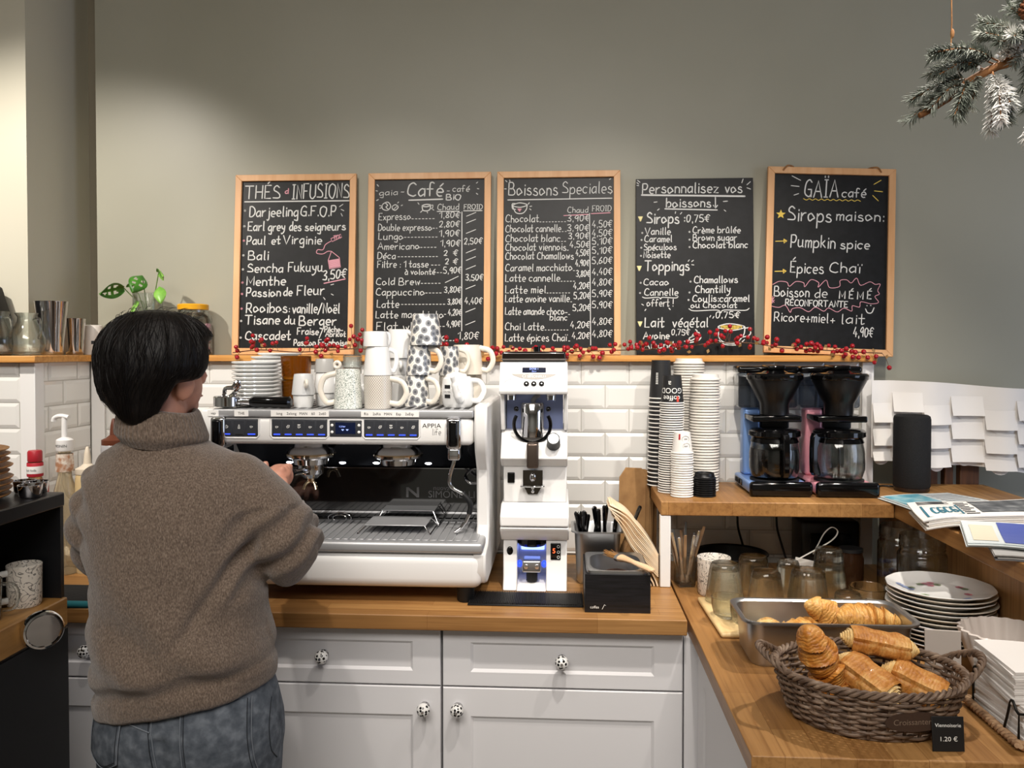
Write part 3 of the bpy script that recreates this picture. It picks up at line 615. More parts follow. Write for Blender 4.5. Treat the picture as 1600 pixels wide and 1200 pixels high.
for x in (-.90, -.254):
    for y in (-.508, -.09): E_(MB().lathe([(0, .9), (.020, .9), (.023, .905), (.023, .945), (0, .945)], (x, y, 0), 20), 'foot', M_rubber)
E_(MB().box(-.933, -.233, -.276, -.21, 1.088, 1.212), 'back_panel', M_panel)
mb = MB(); mb.box(-.933, -.233, -.281, -.21, 1.082, 1.088); mb.box(-.933, -.233, -.290, -.21, 1.046, 1.052); mb.box(-.933, -.233, -.281, -.21, 1.2125, 1.2145); E_(mb, 'chrome_trim', M_chrome)
E_(MB().box(-.933, -.233, -.276, -.21, 1.0525, 1.0815), 'lower_band', M_panel)
mb = MB(); mb.prism([(-.276, 1.215), (-.36, 1.306), (-.21, 1.306), (-.21, 1.215)], -.933, -.233, 'x'); E_(mb, 'upper_hood', PM('dark_hood', '#1a1c22', .22, .6))
for x in (-.796, -.639, -.540, -.388): E_(MB().ell((x, -.288, 1.231), (.011, .004, .006), 16, 8), 'work_light', M_ledw)
mb = MB(); mb.tube([(-.65 + .034 * math.cos(a), -.283, 1.066 + .016 * math.sin(a)) for a in [2 * PI * k / 28 for k in range(28)]], .0016, 6, closed=True); mb.tube([(-.65 + .02 * math.cos(a), -.283, 1.066 + .010 * math.sin(a)) for a in [2 * PI * k / 28 for k in range(28)]], .0016, 6, closed=True); E_(mb, 'reflection_rings', M_chrome)  # chrome rings put in for a round reflection in the lower band
mb = MB(); T = face_T((-.352, -.2768, 1.150)); type_on(mb, 'nuova', .020, T); T = face_T((-.322, -.2768, 1.128)); type_on(mb, 'SIMONELLI', .029, T, width=.135)
s_ = [(-.455, 1.128), (-.455, 1.158), (-.448, 1.158), (-.424, 1.138), (-.424, 1.158), (-.417, 1.158), (-.417, 1.128), (-.424, 1.128), (-.448, 1.149), (-.448, 1.128)]
mb.add([(x, -.2768, z) for x, z in s_], [(0, 1, 2, 9), (2, 3, 7, 8), (4, 5, 6, 7), (3, 4, 7)])
E_(mb, 'maker_lettering', PM('etched_grey', '#6c6c6e', .3, .5), smooth=False)
# groups
for i, x in enumerate((-.703, -.457)):
    mb = MB(); mb.lathe([(0, 1.312), (.046, 1.312), (.050, 1.290), (.064, 1.279), (.069, 1.268), (.067, 1.260), (.050, 1.254), (.047, 1.240), (.040, 1.238), (0, 1.238)], (x, -.385, 0), 40)
    g = E_(mb, 'group_head', M_chrome)
    mb = MB(); mb.lathe([(.0675, 1.2635), (.0695, 1.2675), (.0695, 1.2695), (.0675, 1.2715)], (x, -.385, 0), 40); E_(mb, 'group_ring', M_gold, g)
# keypads
ICON = ['-06364430100106 -4656655444', '-06364430100106 -4656655444 -28587856', '-1737 -27 -0343323000 0003', '-0616352212 0606 4555', '-0848624020 08 -48796a4a -6a8a7c5c']
def icon(mb, k, x, z, s=.0012):
    F = lambda p: Vector((x + (p[0] - 3.5) * s, -.5052, z + (p[1] - 4) * s))
    pts = [[(0, 5), (5, 5), (4, 2), (1, 2), (0, 5)], [(5, 4.5), (6.5, 4.5), (5.5, 3)]]
    if k == 1 or k == 4: pts += [[(2, 7.5), (7, 7.5), (6.6, 5.5)], [(2, 7.5), (2, 6)]]
    if k == 2: pts += [[(0, 9), (6, 9)], [(0, 8), (6, 8)]]
    if k == 5: pts = [[(3.5 + 3 * math.sin(a), 4 - 3 * math.cos(a)) for a in [R(200) + R(320) * j / 14 - R(20) for j in range(15)]], [(3.5, 4.5), (3.5, 8)]]
    if k == 6: pts = [[(1, 2), (6, 2), (4.5, 5), (4.5, 8), (2.5, 8), (2.5, 5), (1, 2)], [(1, 0), (6, 0)]]
    for q in pts: ribbon(mb, [Vector(p) for p in q], 1.0, F)
def keypad(x0, x1, icons, lit):
    k = E_(MB().rbox(x0, x1, -.5045, -.500, 1.326, 1.3735, .002), 'keypad', M_key)
    mb = MB(); b = .0035; z0, z1 = 1.3225, 1.3735
    mb.tube([(x0 - b, -.503, z1), (x0 - b, -.503, z0 + .008), (x0 + .004, -.503, z0), (x1 - .004, -.503, z0), (x1 + b, -.503, z0 + .008), (x1 + b, -.503, z1)], .0022, 6); E_(mb, 'keypad_rim', M_white, k)
    w_ = (x1 - x0) / len(icons)
    for i, ic in enumerate(icons):
        x = x0 + w_ * (i + .5); b = E_(MB().rbox(x - w_ * .44, x + w_ * .44, -.5050, -.5035, 1.3295, 1.3705, .0007, 1), 'button', M_key, k)
        mb = MB(); icon(mb, ic, x, 1.353); E_(mb, 'icon', M_printw, b)
        E_(MB().rbox(x - w_ * .30, x + w_ * .30, -.5064, -.5048, 1.3315, 1.3345, .0006, 1), 'light_bar', M_led if lit[i] else M_blackmat, b)
keypad(-.911, -.809, [5, 6, 0], [1, 0, 1])
keypad(-.772, -.622, [0, 1, 2, 3, 4], [1] * 5)
keypad(-.524, -.378, [0, 1, 2, 3, 4], [1] * 5)
k = E_(MB().rbox(-.616, -.530, -.5045, -.500, 1.327, 1.3715, .006), 'display_panel', M_key)
E_(MB().rbox(-.600, -.546, -.5058, -.5040, 1.335, 1.366, .001, 1), 'screen', M_lcd, k)
mb = MB(); T = face_T((-.590, -.5061, 1.353)); type_on(mb, '1.2 bar', .0062, T, 'LEFT'); mb.add([(-.580 + a, -.5061, 1.3435 + b) for a, b in [(0, 0), (-.004, .004), (.004, .004)]], [(0, 1, 2)]); mb.add([(-.568 + a, -.5061, 1.3435 + b) for a, b in [(0, 0), (-.004, .004), (.004, .004)]], [(0, 1, 2)]); E_(mb, 'screen_text', M_lcdtxt, k, smooth=False)
for x in (-.609, -.537):
    for z in (1.340, 1.358): E_(MB().ell((x, -.5045, z), (.004, .0015, .004), 12, 6), 'round_button', M_printw, k)
# labels stuck along the tray rim
def sticker(x0, x1, words):
    s = E_(MB().box(x0, x1, -.5062, -.5050, 1.3805, 1.3965), 'label_strip', M_sticker)
    mb = MB()
    for tx, x in words: type_on(mb, tx, .0098, face_T((x, -.5066, 1.3853)))
    E_(mb, 'label_text', M_print, s, smooth=False)
sticker(-.945, -.915, [('vap', -.929)]); sticker(-.872, -.834, [('THE', -.853)])
sticker(-.773, -.617, [('long', -.750), ('2xlong', -.717), ('MAN', -.685), ('60', -.659), ('2x60', -.634)])
sticker(-.531, -.377, [('Ris', -.517), ('2xRis', -.489), ('MAN', -.459), ('Esp', -.431), ('2xEsp', -.402)])
mb = MB(); type_on(mb, 'APPIA', .0165, face_T((-.344, -.5035, 1.3525)), width=.050); write(mb, 'life', -.343, -.320, 1.334, .016, .0010, lambda p: Vector((p[0], -.5035, p[1])), 0); E_(mb, 'model_lettering', M_print, smooth=False)
# steam taps and wands
for x in (-.285, -.9145):
    mb = MB(); mb.rbox(x - .020, x + .020, -.519, -.498, 1.298, 1.3795, .008); mb.rbox(x - .016, x + .016, -.514, -.44, 1.268, 1.300, .006); tap = E_(mb, 'steam_tap', M_chrome)
    E_(MB().rbox(x - .0125, x + .0125, -.530, -.514, 1.304, 1.374, .0115, 5), 'tap_lever', M_blackgloss, tap)
mb = MB(); wp = catmull([(-.290, -.445, 1.276), (-.292, -.45, 1.258), (-.304, -.45, 1.215), (-.300, -.45, 1.190), (-.272, -.45, 1.172), (-.250, -.45, 1.148), (-.250, -.45, 1.122), (-.268, -.455, 1.085), (-.288, -.46, 1.0685)], 6); mb.tube(wp, .0052, 10); mb.ell((-.288, -.445, 1.272), .011)
wand = E_(mb, 'steam_wand', M_chrome)
E_(MB().tube(wp[25:38], .0075, 10), 'rubber_grip', M_rubber, wand)
mb = MB(); mb.tube(catmull([(-.90, -.445, 1.276), (-.905, -.45, 1.25), (-.885, -.45, 1.20), (-.892, -.455, 1.12), (-.90, -.46, 1.0685)], 6), .0052, 10); E_(mb, 'steam_wand', M_chrome)
mb = MB(); mb.tube(catmull([(-.262, -.30, 1.215), (-.275, -.33, 1.20), (-.262, -.35, 1.185), (-.24, -.34, 1.182)], 6), .0048, 10); E_(mb, 'water_spout', M_chrome)
# wire cup stands on the drip tray
for x0, x1, y0, y1, z in ((-.514, -.362, -.345, -.21, 1.104), (-.534, -.366, -.468, -.352, 1.088)):
    st = thing('cup_stand', 'low wire cup stand with a steel top, ' + ('nearer the front of the drip tray' if z < 1.1 else 'further back on the drip tray'), 'cup stand', ((x0 + x1) / 2, (y0 + y1) / 2, 1.0648))
    E_(MB().rbox(x0, x1, y0, y1, z - .003, z, .001, 1), 'top_plate', M_grid, st)
    for x in (x0 + .004, x1 - .004):
        s = -1 if x < (x0 + x1) / 2 else 1
        mb = MB(); mb.tube([(x, y0 + .003, z - .003), (x + s * .018, y0 - .012, 1.067), (x + s * .018, y1 + .0, 1.067), (x, y1 - .003, z - .003)], .0018, 6); E_(mb, 'wire_leg', M_chrome, st)
# portafilter locked in the left group
pf = thing('portafilter', 'portafilter with black handle locked into the left group, held by the person', 'portafilter', (-.703, -.385, 1.16))
E_(MB().lathe([(0, 1.200), (.020, 1.200), (.034, 1.212), (.0365, 1.225), (.0365, 1.2375), (0, 1.2375)], (-.703, -.385, 0), 32), 'basket_holder', M_chrome, pf)
E_(MB().tube([(-.704, -.415, 1.224), (-.712, -.47, 1.228), (-.716, -.505, 1.231)], [.008, .009, .011], 12), 'neck', M_chrome, pf)
E_(MB().tube([(-.716, -.50, 1.231), (-.719, -.53, 1.232), (-.725, -.60, 1.234), (-.727, -.635, 1.235), (-.727, -.643, 1.235)], [.011, .0145, .0155, .013, .006], 16), 'handle', M_blackgloss, pf)
mb = MB(); mb.tube([(-.703, -.385, 1.201), (-.703, -.385, 1.190)], [.012, .010], 14)
for s in (-1, 1): mb.tube(catmull([(-.703, -.387, 1.193), (-.703 + s * .012, -.39, 1.185), (-.703 + s * .018, -.395, 1.168)], 5), [.0062] * 11, 10, sq=.8)
E_(mb, 'double_spout', M_gold, pf)

# ================================================================== crockery kept warm on top of the machine
TZ = 1.3997
def cyl_voro(name, stops, r, scale, feature='F1', randomness=1, rot=0, stretch=(1, 1)):
    m = voro_mat(name, stops, scale, feature, .25, randomness=randomness, coat=.2); nt = m.node_tree; L = nt.links.new
    tc = next(n for n in nt.nodes if n.type == 'TEX_COORD'); mp = next(n for n in nt.nodes if n.type == 'MAPPING'); v = next(n for n in nt.nodes if n.type == 'TEX_VORONOI'); v.voronoi_dimensions = '2D'
    sp = nd(nt, 'ShaderNodeSeparateXYZ'); at = nd(nt, 'ShaderNodeMath', operation='ARCTAN2'); mu = nd(nt, 'ShaderNodeMath', operation='MULTIPLY'); mu.inputs[1].default_value = r; cb = nd(nt, 'ShaderNodeCombineXYZ')
    L(tc.outputs['Object'], sp.inputs[0]); L(sp.outputs['Y'], at.inputs[0]); L(sp.outputs['X'], at.inputs[1]); L(at.outputs[0], mu.inputs[0]); L(mu.outputs[0], cb.inputs[0]); L(sp.outputs['Z'], cb.inputs[1]); L(cb.outputs[0], mp.inputs['Vector'])
    mp.inputs['Rotation'].default_value = (0, 0, rot); mp.inputs['Scale'].default_value = (*stretch, 1)
    return m
M_ginkgo = cyl_voro('fan_leaf_glaze', [(0, '#34373c'), (.30, '#85878b'), (.42, '#8f9195'), (.46, '#ece8df'), (.64, '#efebe3'), (.68, '#bdb9b2'), (.72, '#efebe3')], .034, 58, 'F1', .75, .5, (1, .85))
M_hexmug = cyl_voro('net_pattern_glaze', [(0, '#6f6a64'), (.07, '#8f8a83'), (.13, '#e2dbd0'), (1, '#e6dfd4')], .037, 230, 'DISTANCE_TO_EDGE', 0, R(45), (1, .8))
M_speck = noise_mat('speckled_glaze', [(.36, '#6d7d74'), (.43, '#b4beb5'), (.48, '#e8e9e3'), (1, '#eceee8')], 420, .22, (1, 1, 1), 1, coat=.2)
M_amber = PM('amber_glass', '#a8650c', .05, trans=.75, ior=1.45)
def ring_prof(rb, rt, h, th=.003, inv=True):
    """closed pot profile; inv = mouth down"""
    if inv: return [(rb - th, 0), (rb, 0), (rb, .004), (lerp(rb, rt, .9), h * .9), (rt * .97, h * .985), (rt * .90, h), (rt * .82, h), (rt * .78, h - .003), (0, h - .003)]
    return [(0, .003), (rb * .78, .003), (rb * .82, 0), (rb * .92, 0), (rb, .006), (lerp(rb, rt, .9), h * .9), (rt, h - .001), (rt - th * .5, h), (rt - th, h - .002), (rb - th, .008), (0, .008)]
def mug(lab, x, y, z, rb, rt, h, m, ang=0, hs=.5, hr=.0055, inv=True, name='mug', cat='mug', grp='mugs and cups on top of the espresso machine', flat=False, pr=0):
    t = thing(name, lab, cat, (x, y, z), 0, grp)
    MB().lathe(ring_prof(rb, rt, h, inv=inv), seg=40).build('cup_body', m, t)
    if hs:
        a = R(ang); c, s = math.cos(a), math.sin(a); r0 = (rb + rt) / 2; b = MB(); ex = hs * h
        if flat:
            b.tube([((r0 + .010 + .0085 * math.cos(q)) * c, (r0 + .010 + .0085 * math.cos(q)) * s, h * .55 + .0085 * math.sin(q)) for q in [2 * PI * k / 20 for k in range(20)]], .0048, 8, closed=True)
        else:
            pts = [(lerp(rb, rt, .16) - .002, .16), (r0 + ex * .55, .14), (r0 + ex * .92, .34), (r0 + ex, .55), (r0 + ex * .70, .80), (lerp(rb, rt, .88) - .002, .90)]
            if pr: pts = [(q, 1 - w_) for q, w_ in pts][::-1]
            b.tube(catmull([(q * c, q * s, w_ * h) for q, w_ in pts], 6), hr, 9, sq=1.25)
        b.build('handle', M_china if m is M_china else (M_cream if m is not M_amber else m), t)
    return t
SAU = [(0, .0015), (.020, .0), (.024, .0015), (.040, .0045), (.0595, .0125), (.0625, .0140), (.0632, .0160), (.0622, .0180), (.0590, .0180), (.038, .0078), (.024, .0056), (0, .0056)]
s0 = None; sgrp = 'white saucers stacked on the espresso machine'
for (x, y, n, dz, k0, desc) in ((-.862, -.372, 11, .0107, 1.06, 'front saucer stack behind the portafilter'), (-.902, -.125, 13, .0108, 1.08, 'rear saucer stack nearer the wall')):
    for i in range(n):
        lab = 'white saucer, %s from the top of the %s' % (ordinal(n - i), desc)
        ox = rnd.uniform(-.0012, .0012) + (.022 if (y > -.2 and i == n - 1) else 0); oy = rnd.uniform(-.0012, .0012)
        loc = (x + ox, y + oy, TZ + i * dz)
        if s0 is None: s0 = MB().lathe([(r * 1.06, z) for r, z in SAU], seg=40).build('saucer', M_china); s0.location = loc; tag(s0, lab, 'saucer', sgrp)
        else: dup(s0, loc, label=lab, group=sgrp)
def knobbly(a, z): return 1 + .018 * math.cos(12 * a) * math.cos(z * 260)
for i in range(2):
    t = tag(MB().lathe([(0, .004), (.034, 0), (.040, .002), (.042, .020), (.0435, .068), (.0415, .0695), (.039, .066), (.037, .010), (0, .009)], seg=48, wob=knobbly).build('tumbler', M_amber), 'amber pressed-glass tumbler, %s of the two stacked beside the saucers' % ('lower' if i == 0 else 'upper'), 'glass', 'amber tumblers on the espresso machine'); t.location = (-.771, -.30, TZ + i * .0702)
mug('short white espresso cup under another, beside the amber tumblers', -.712, -.42, TZ, .0265, .0285, .034, M_china, 0, 0, inv=False, name='espresso_cup', cat='cup')
mug('grey-white espresso cup with round handle facing front, stacked on a short cup', -.712, -.42, TZ + .0345, .0315, .0255, .057, PM('grey_porcelain', '#d5d6d6', .2, coat=.2), -62, .4, flat=True, name='espresso_cup', cat='cup')
mug('short white espresso cup, lowest of the column next to the speckled mug', -.672, -.352, TZ, .0245, .0270, .036, M_china, 0, 0, inv=False, name='espresso_cup', cat='cup')
c2 = mug('white espresso cup with a red mark, middle of the column beside the speckled mug', -.672, -.352, TZ + .0365, .0300, .0255, .057, M_china, 5, .4, flat=True, name='espresso_cup', cat='cup')
MB().box(.0105, .0155, -.0312, -.0268, .047, .052).build('red_mark', PM('red_print', '#a8202a', .4), c2)
mug('grey glazed espresso cup, top of the column beside the speckled mug', -.672, -.352, TZ + .094, .0285, .0250, .038, PM('grey_band', '#b4b3b0', .25, coat=.2), -4, .45, flat=True, name='espresso_cup', cat='cup')
mug('cream mug with green speckles and a big handle on its left', -.581, -.445, TZ, .0385, .0325, .105, M_speck, 188, .36, .0062)
mug('plain white mug behind the speckled mug, carrying a clear glass', -.610, -.275, TZ, .034, .031, .087, M_china, -20, .4, flat=True)
t = tag(MB().lathe([(.024, 0), (.0262, 0), (.0285, .02), (.0275, .052), (.022, .0565), (0, .0565), (0, .050), (.021, .050), (.025, .02)], seg=32).build('tumbler', M_glass), 'clear glass upside down on the white mug behind the speckled mug', 'glass'); t.location = (-.612, -.275, TZ + .0872)
mug('cream mug with a dark net pattern and a looped handle', -.499, -.445, TZ, .0365, .0385, .089, M_hexmug, -12, .50, .0062)
mug('pale grey-white cup upside down on the net-patterned mug', -.500, -.445, TZ + .0893, .0385, .0305, .077, M_china, 20, .22, .005, name='cup', cat='cup')
mug('pale grey-white cup, topmost above the net-patterned mug', -.505, -.445, TZ + .1666, .0335, .0305, .0405, M_china, 35, .2, .004, name='cup', cat='cup')
mug('white mug behind the net-patterned mug, lowest of its column', -.472, -.262, TZ, .036, .033, .085, M_china, 0, 0)
mug('white cup with a ring handle, second in the column behind the net-patterned mug', -.476, -.262, TZ + .0852, .032, .029, .048, M_china, -75, .4, flat=True, name='cup', cat='cup')
mug('tall white cup topping the column behind the net-patterned mug', -.476, -.262, TZ + .1336, .036, .033, .083, M_china, -30, .22, .005, name='cup', cat='cup')
mug('mug with grey fan leaves, lowest of its three-mug tower', -.410, -.352, TZ, .0365, .0310, .087, M_ginkgo, -25, .44, .0062)
mug('mug with grey fan leaves, middle of its three-mug tower', -.403, -.352, TZ + .0872, .0360, .0305, .083, M_ginkgo, -18, .42, .0062)
mug('mug with grey fan leaves, top of its three-mug tower', -.384, -.352, TZ + .1704, .0450, .0355, .087, M_ginkgo, 100, .3, .0062)
mug('narrow patterned mug behind the fan-leaf tower, lower of two', -.330, -.268, TZ, .0300, .0280, .083, M_hexmug, 20, .35, .005)
mug('narrow patterned mug behind the fan-leaf tower, upper of two', -.330, -.268, TZ + .0832, .0300, .0280, .084, M_ginkgo, 20, .35, .005)
mug('plain cream mug hidden low behind the white teapot', -.286, -.150, TZ, .045, .040, .084, M_cream, 60, .3)
mug('large plain cream mug with handle at right, above the teapot', -.288, -.185, TZ + .0842, .0490, .0410, .088, M_cream, -8, .40, .0065)
tp = thing('teapot', 'small white teapot at the right end of the machine top', 'teapot', (-.290, -.385, TZ))
MB().lathe([(0, .002), (.034, .002), (.037, 0), (.043, .010), (.0445, .05), (.041, .078), (.034, .0845), (0, .0845)], seg=40).build('pot_body', M_china, tp)
MB().lathe([(0, .0850), (.031, .0850), (.027, .091), (.012, .0945), (.006, .0965), (.0085, .102), (.0075, .108), (0, .110)], (-.004, 0, 0), 28).build('lid', M_china, tp)
MB().tube(catmull([(.038, -.008, .074), (.062, -.012, .070), (.074, -.014, .045), (.060, -.012, .020), (.040, -.008, .018)], 6), .0055, 9, sq=1.3).build('handle', M_china, tp)
MB().tube(catmull([(.012, -.040, .020), (.004, -.056, .040), (-.002, -.066, .070), (-.006, -.074, .086)], 6), [.011] * 6 + [.009] * 6 + [.0065] * 7, 12).build('spout', M_china, tp)
mb = MB()
for z0, z1, f in ((.052, .062, 1), (.026, .036, -1)):
    vs = [(-.0445 * math.sin(R(a)) - .0006 * math.sin(R(a)), -.0451 * math.cos(R(a)), z) for z in (z0, z1) for a in range(20, 46, 5)]
    mb.add(vs, [(i, i + 1, i + 7, i + 6) for i in range(5)])
T = Matrix.Translation((-.0243, -.0390, .041)) @ Matrix.Rotation(R(-32), 4, 'Z') @ face_T((0, 0, 0)); type_on(mb, 'ON TEA', .0065, T)
mb.build('round_emblem', M_print, tp, smooth=False)
sp = thing('portafilter', 'spare portafilter with black handle lying on the machine top in front of saucers', 'portafilter', (-.85, -.465, TZ))
mb = MB(); mb.lathe([(.031, .004), (.036, .006), (.036, .030), (.034, .032), (.031, .028), (.029, .010), (0, .008), (0, .002), (.022, .002)], (-.058, 0, 0), 32); mb.build('basket_holder', M_chrome, sp)
MB().tube(catmull([(-.072, .012, .030), (-.062, .0, .052), (-.040, -.004, .056), (-.030, .0, .072), (-.026, .004, .064), (-.034, .0, .044), (-.05, 0, .030)], 5), .006, 9).build('spout', M_chrome, sp)
MB().tube([(-.024, 0, .018), (.012, -.003, .018)], [.010, .011], 12).build('neck', M_chrome, sp)
MB().tube([(.008, -.002, .018), (.02, -.004, .0175), (.09, -.010, .0165), (.118, -.012, .0165), (.124, -.0125, .0165)], [.011, .0150, .0150, .0165, .009], 16).build('handle', M_blackgloss, sp)

# ================================================================== coffee grinder and its tamper
gt = thing('coffee_tamper', 'white automatic tamper with blue glow under the coffee grinder', 'coffee tamper', (-.078, -.28, .90))
ck = [(-.415, .9005), (-.390, .935), (-.383, 1.033), (-.15, 1.033), (-.15, .9005)]
E_(MB().prism(ck, -.164, -.126, 'x'), 'side_cheek', M_white, gt, bevel=.003); E_(MB().prism(ck, -.046, .011, 'x'), 'side_cheek', M_white, gt, bevel=.003)
E_(MB().box(-.1255, -.0465, -.29, -.15, .9005, 1.032), 'back_wall', PM('pale_blue_white', '#cfd6ea', .3), gt)
E_(MB().prism([(-.415, .9005), (-.375, .912), (-.291, .916), (-.291, .9005)], -.1255, -.0465, 'x'), 'base_tongue', M_white, gt)
E_(MB().lathe([(0, 1.012), (.036, 1.012), (.043, 1.020), (.043, 1.033), (0, 1.033)], (-.086, -.345, 0), 32), 'press_head', M_blackgloss, gt)
E_(MB().rbox(-.119, -.053, -.296, -.291, .985, 1.004, .002, 1), 'led_strip', PM('pale_blue_led', '#9fb2ff', .4, emit='#8fa6ff', estr=2.2), gt)
cl = E_(MB().rbox(-.112, -.060, -.395, -.335, .945, .978, .005), 'clamp', M_steel, gt)
for x in (-.101, -.071): E_(MB().tube([(x, -.395, .962), (x, -.399, .962)], [.007, .006], 14), 'screw', M_chrome, cl)
for x in (-.120, -.052): E_(MB().ell((x, -.362, .962), (.007, .012, .010)), 'clamp_knob_glow', M_led, cl)  # clamp's side knobs; the blue light on them is put in as glow
E_(MB().tube([(-.086, -.365, .948), (-.086, -.365, .917)], .016, 14), 'clamp_post', M_blackmat, gt)
E_(MB().ell((-.146, -.385, 1.003), (.009, .004, .012)), 'power_button', M_blackgloss, gt)
dp = E_(MB().rbox(-.034, -.006, -.389, -.383, .980, 1.026, .002), 'display', M_blackgloss, gt)
mb = MB(); type_on(mb, '5', .019, face_T((-.0245, -.3898, .999))); E_(mb, 'display_digit', PM('red_digit', '#ff5a2a', .5, emit='#ff5a30', estr=2.5), dp, smooth=False)
for z in (.988, 1.002, 1.017): E_(MB().tube([(-.0125 + .0035 * math.cos(a), -.3897, z + .0035 * math.sin(a)) for a in [2 * PI * k / 14 for k in range(14)]], .0006, 5, closed=True), 'touch_ring', M_printw, dp)
gr = thing('coffee_grinder', 'tall white coffee grinder between the espresso machine and the cutlery bin', 'coffee grinder', (-.078, -.28, 1.034))
E_(MB().prism([(-.388, 1.0345), (-.428, 1.066), (-.432, 1.0765), (-.14, 1.0765), (-.14, 1.0345)], -.170, .016, 'x'), 'lower_housing', M_white, gr, bevel=.003)
E_(MB().prism([(-.432, 1.0795), (-.432, 1.108), (-.385, 1.136), (-.14, 1.136), (-.14, 1.0795)], -.170, .016, 'x'), 'drawer_housing', M_white, gr, bevel=.004)
E_(MB().box(-.164, .010, -.378, -.14, 1.1365, 1.236), 'motor_body', M_white, gr, bevel=.003)
E_(MB().prism([(-.380, 1.2365), (-.420, 1.262), (-.375, 1.325), (-.345, 1.335), (-.14, 1.335), (-.14, 1.2365)], -.170, .012, 'x'), 'chute_shelf', M_white, gr, bevel=.003)
E_(MB().box(-.158, .0, -.33, -.14, 1.3355, 1.4355), 'cavity_back', PM('steel_blue_reflection', '#93a0cc', .3, .3), gr)  # blue tint stands in for what the shiny cavity reflects
for a, b in ((-.171, -.160), (.002, .013)): E_(MB().prism([(-.372, 1.3355), (-.385, 1.36), (-.40, 1.4355), (-.14, 1.4355), (-.14, 1.3355)], a, b, 'x'), 'side_cheek', M_white, gr, bevel=.002)
E_(MB().lathe([(0, 1.318), (.031, 1.318), (.033, 1.330), (.033, 1.408), (.030, 1.412), (0, 1.412)], (-.084, -.375, 0), 36), 'burr_chamber', M_chrome, gr)
E_(MB().tube([(-.084 + .050 * math.cos(a), -.392 - .010 * math.sin(a) - .004, 1.352 + .050 * math.sin(a)) for a in [R(150) + R(240) * k / 26 for k in range(27)]], .005, 9), 'black_ring', M_blackgloss, gr)
for x in (-.128, -.040): E_(MB().ell((x, -.392, 1.395), .007), 'ring_screw', M_blackgloss, gr)
E_(MB().tube(catmull([(-.084, -.36, 1.412), (-.078, -.36, 1.424), (-.066, -.355, 1.432)], 5), .007, 10), 'feed_hose', PM('braided_hose', '#9a9a9c', .35, .6), gr)
E_(MB().rbox(-.098, -.066, -.440, -.385, 1.238, 1.306, .006), 'chute', PM('bronze_chute', '#5c5048', .3, .7), gr)
fk = E_(MB().prism([(-.110, 1.226), (-.056, 1.226), (-.056, 1.186), (-.070, 1.160), (-.096, 1.160), (-.110, 1.186)], -.386, -.379, 'y'), 'holder_plate', PM('dark_chrome', '#6a625a', .12, 1), gr)
E_(MB().rbox(-.116, -.050, -.412, -.386, 1.183, 1.187, .001, 1), 'holder_fork', M_chrome, fk)
E_(MB().ell((-.083, -.388, 1.207), (.009, .006, .013)), 'sensor', M_chrome, fk)
for z in (1.178, 1.168): E_(MB().ell((-.083, -.388, z), (.0045, .003, .0045)), 'screw', M_chrome, fk)
E_(MB().rbox(-.153, -.133, -.382, -.377, 1.190, 1.219, .002), 'power_switch', M_blackgloss, gr)
d = E_(MB().tube([(-.026, -.392, 1.297), (-.026, -.432, 1.318)], [.019, .0175], 24), 'grind_dial', M_rubber, gr)
E_(MB().tube([(-.026, -.4315, 1.3177), (-.026, -.4335, 1.3188)], .0145, 24), 'dial_face', M_steel, d); E_(MB().tube([(-.026, -.388, 1.295), (-.026, -.394, 1.298)], .0245, 24), 'dial_ring', M_steel, d)
for x in (-.141, -.033): E_(MB().tube([(x, -.395, 1.4365), (x, -.400, 1.418)], [.014, .012], 18), 'chrome_cap', M_chrome, gr)
E_(MB().prism([(-.405, 1.436), (-.428, 1.437), (-.432, 1.446), (-.388, 1.523), (-.14, 1.523), (-.14, 1.436)], -.173, .012, 'x'), 'control_head', M_white, gr, bevel=.003)
upv = Vector((0, .044, .077)).normalized(); FT = lambda u, v, o=.0006: Matrix.Translation(Vector((u, 0, 0)) + Vector((0, -.432, 1.446)) + upv * v + Vector((0, -upv.z, upv.y)) * o) @ face_T((0, 0, 0), up=upv)
def plate(u0, u1, v0, v1, o=.0012): b = MB(); T = FT(0, 0, o); b.add([T @ Vector((u, v, 0)) for u, v in ((u0, v0), (u1, v0), (u1, v1), (u0, v1))], [(0, 1, 2, 3)]); return b
lc = E_(MB().merge((lambda b: b.rbox(-.032, .032, -.008, .008, 0, .002, .0008, 1))(MB()), FT(-.079, .064, -.0005)), 'screen', M_lcd, gr)
mb = MB(); type_on(mb, 'DOSE 1', .0075, FT(-.079, .0648, .0018)); type_on(mb, '2.6 s', .0065, FT(-.079, .0575, .0018)); E_(mb, 'screen_text', M_lcdtxt, lc, smooth=False)
mb = MB(); T = FT(-.079, .052, .0008); n = 16; mb.add([T @ Vector((-.062 + .124 * k / n, 0, 0)) for k in range(n + 1)] + [T @ Vector((-.062 + .124 * k / n, -.0165 * math.sin(PI * k / n) ** .7, 0)) for k in range(n + 1)], [(k, k + 1, n + 2 + k, n + 1 + k) for k in range(n)])
bd = E_(mb, 'name_plate', PM('taupe_plate', '#a09a92', .4), gr, smooth=False)
mb = MB(); type_on(mb, 'SIMONELLI', .0105, FT(-.072, .0405, .0014), width=.050); type_on(mb, 'nuova', .0045, FT(-.088, .0485, .0014)); T = FT(-.106, .044, .0014); mb.tube([T @ Vector((.0045 * math.cos(a), .0045 * math.sin(a), 0)) for a in [2 * PI * k / 16 for k in range(16)]], .0008, 5, closed=True); E_(mb, 'name_lettering', M_printw, bd, smooth=False)
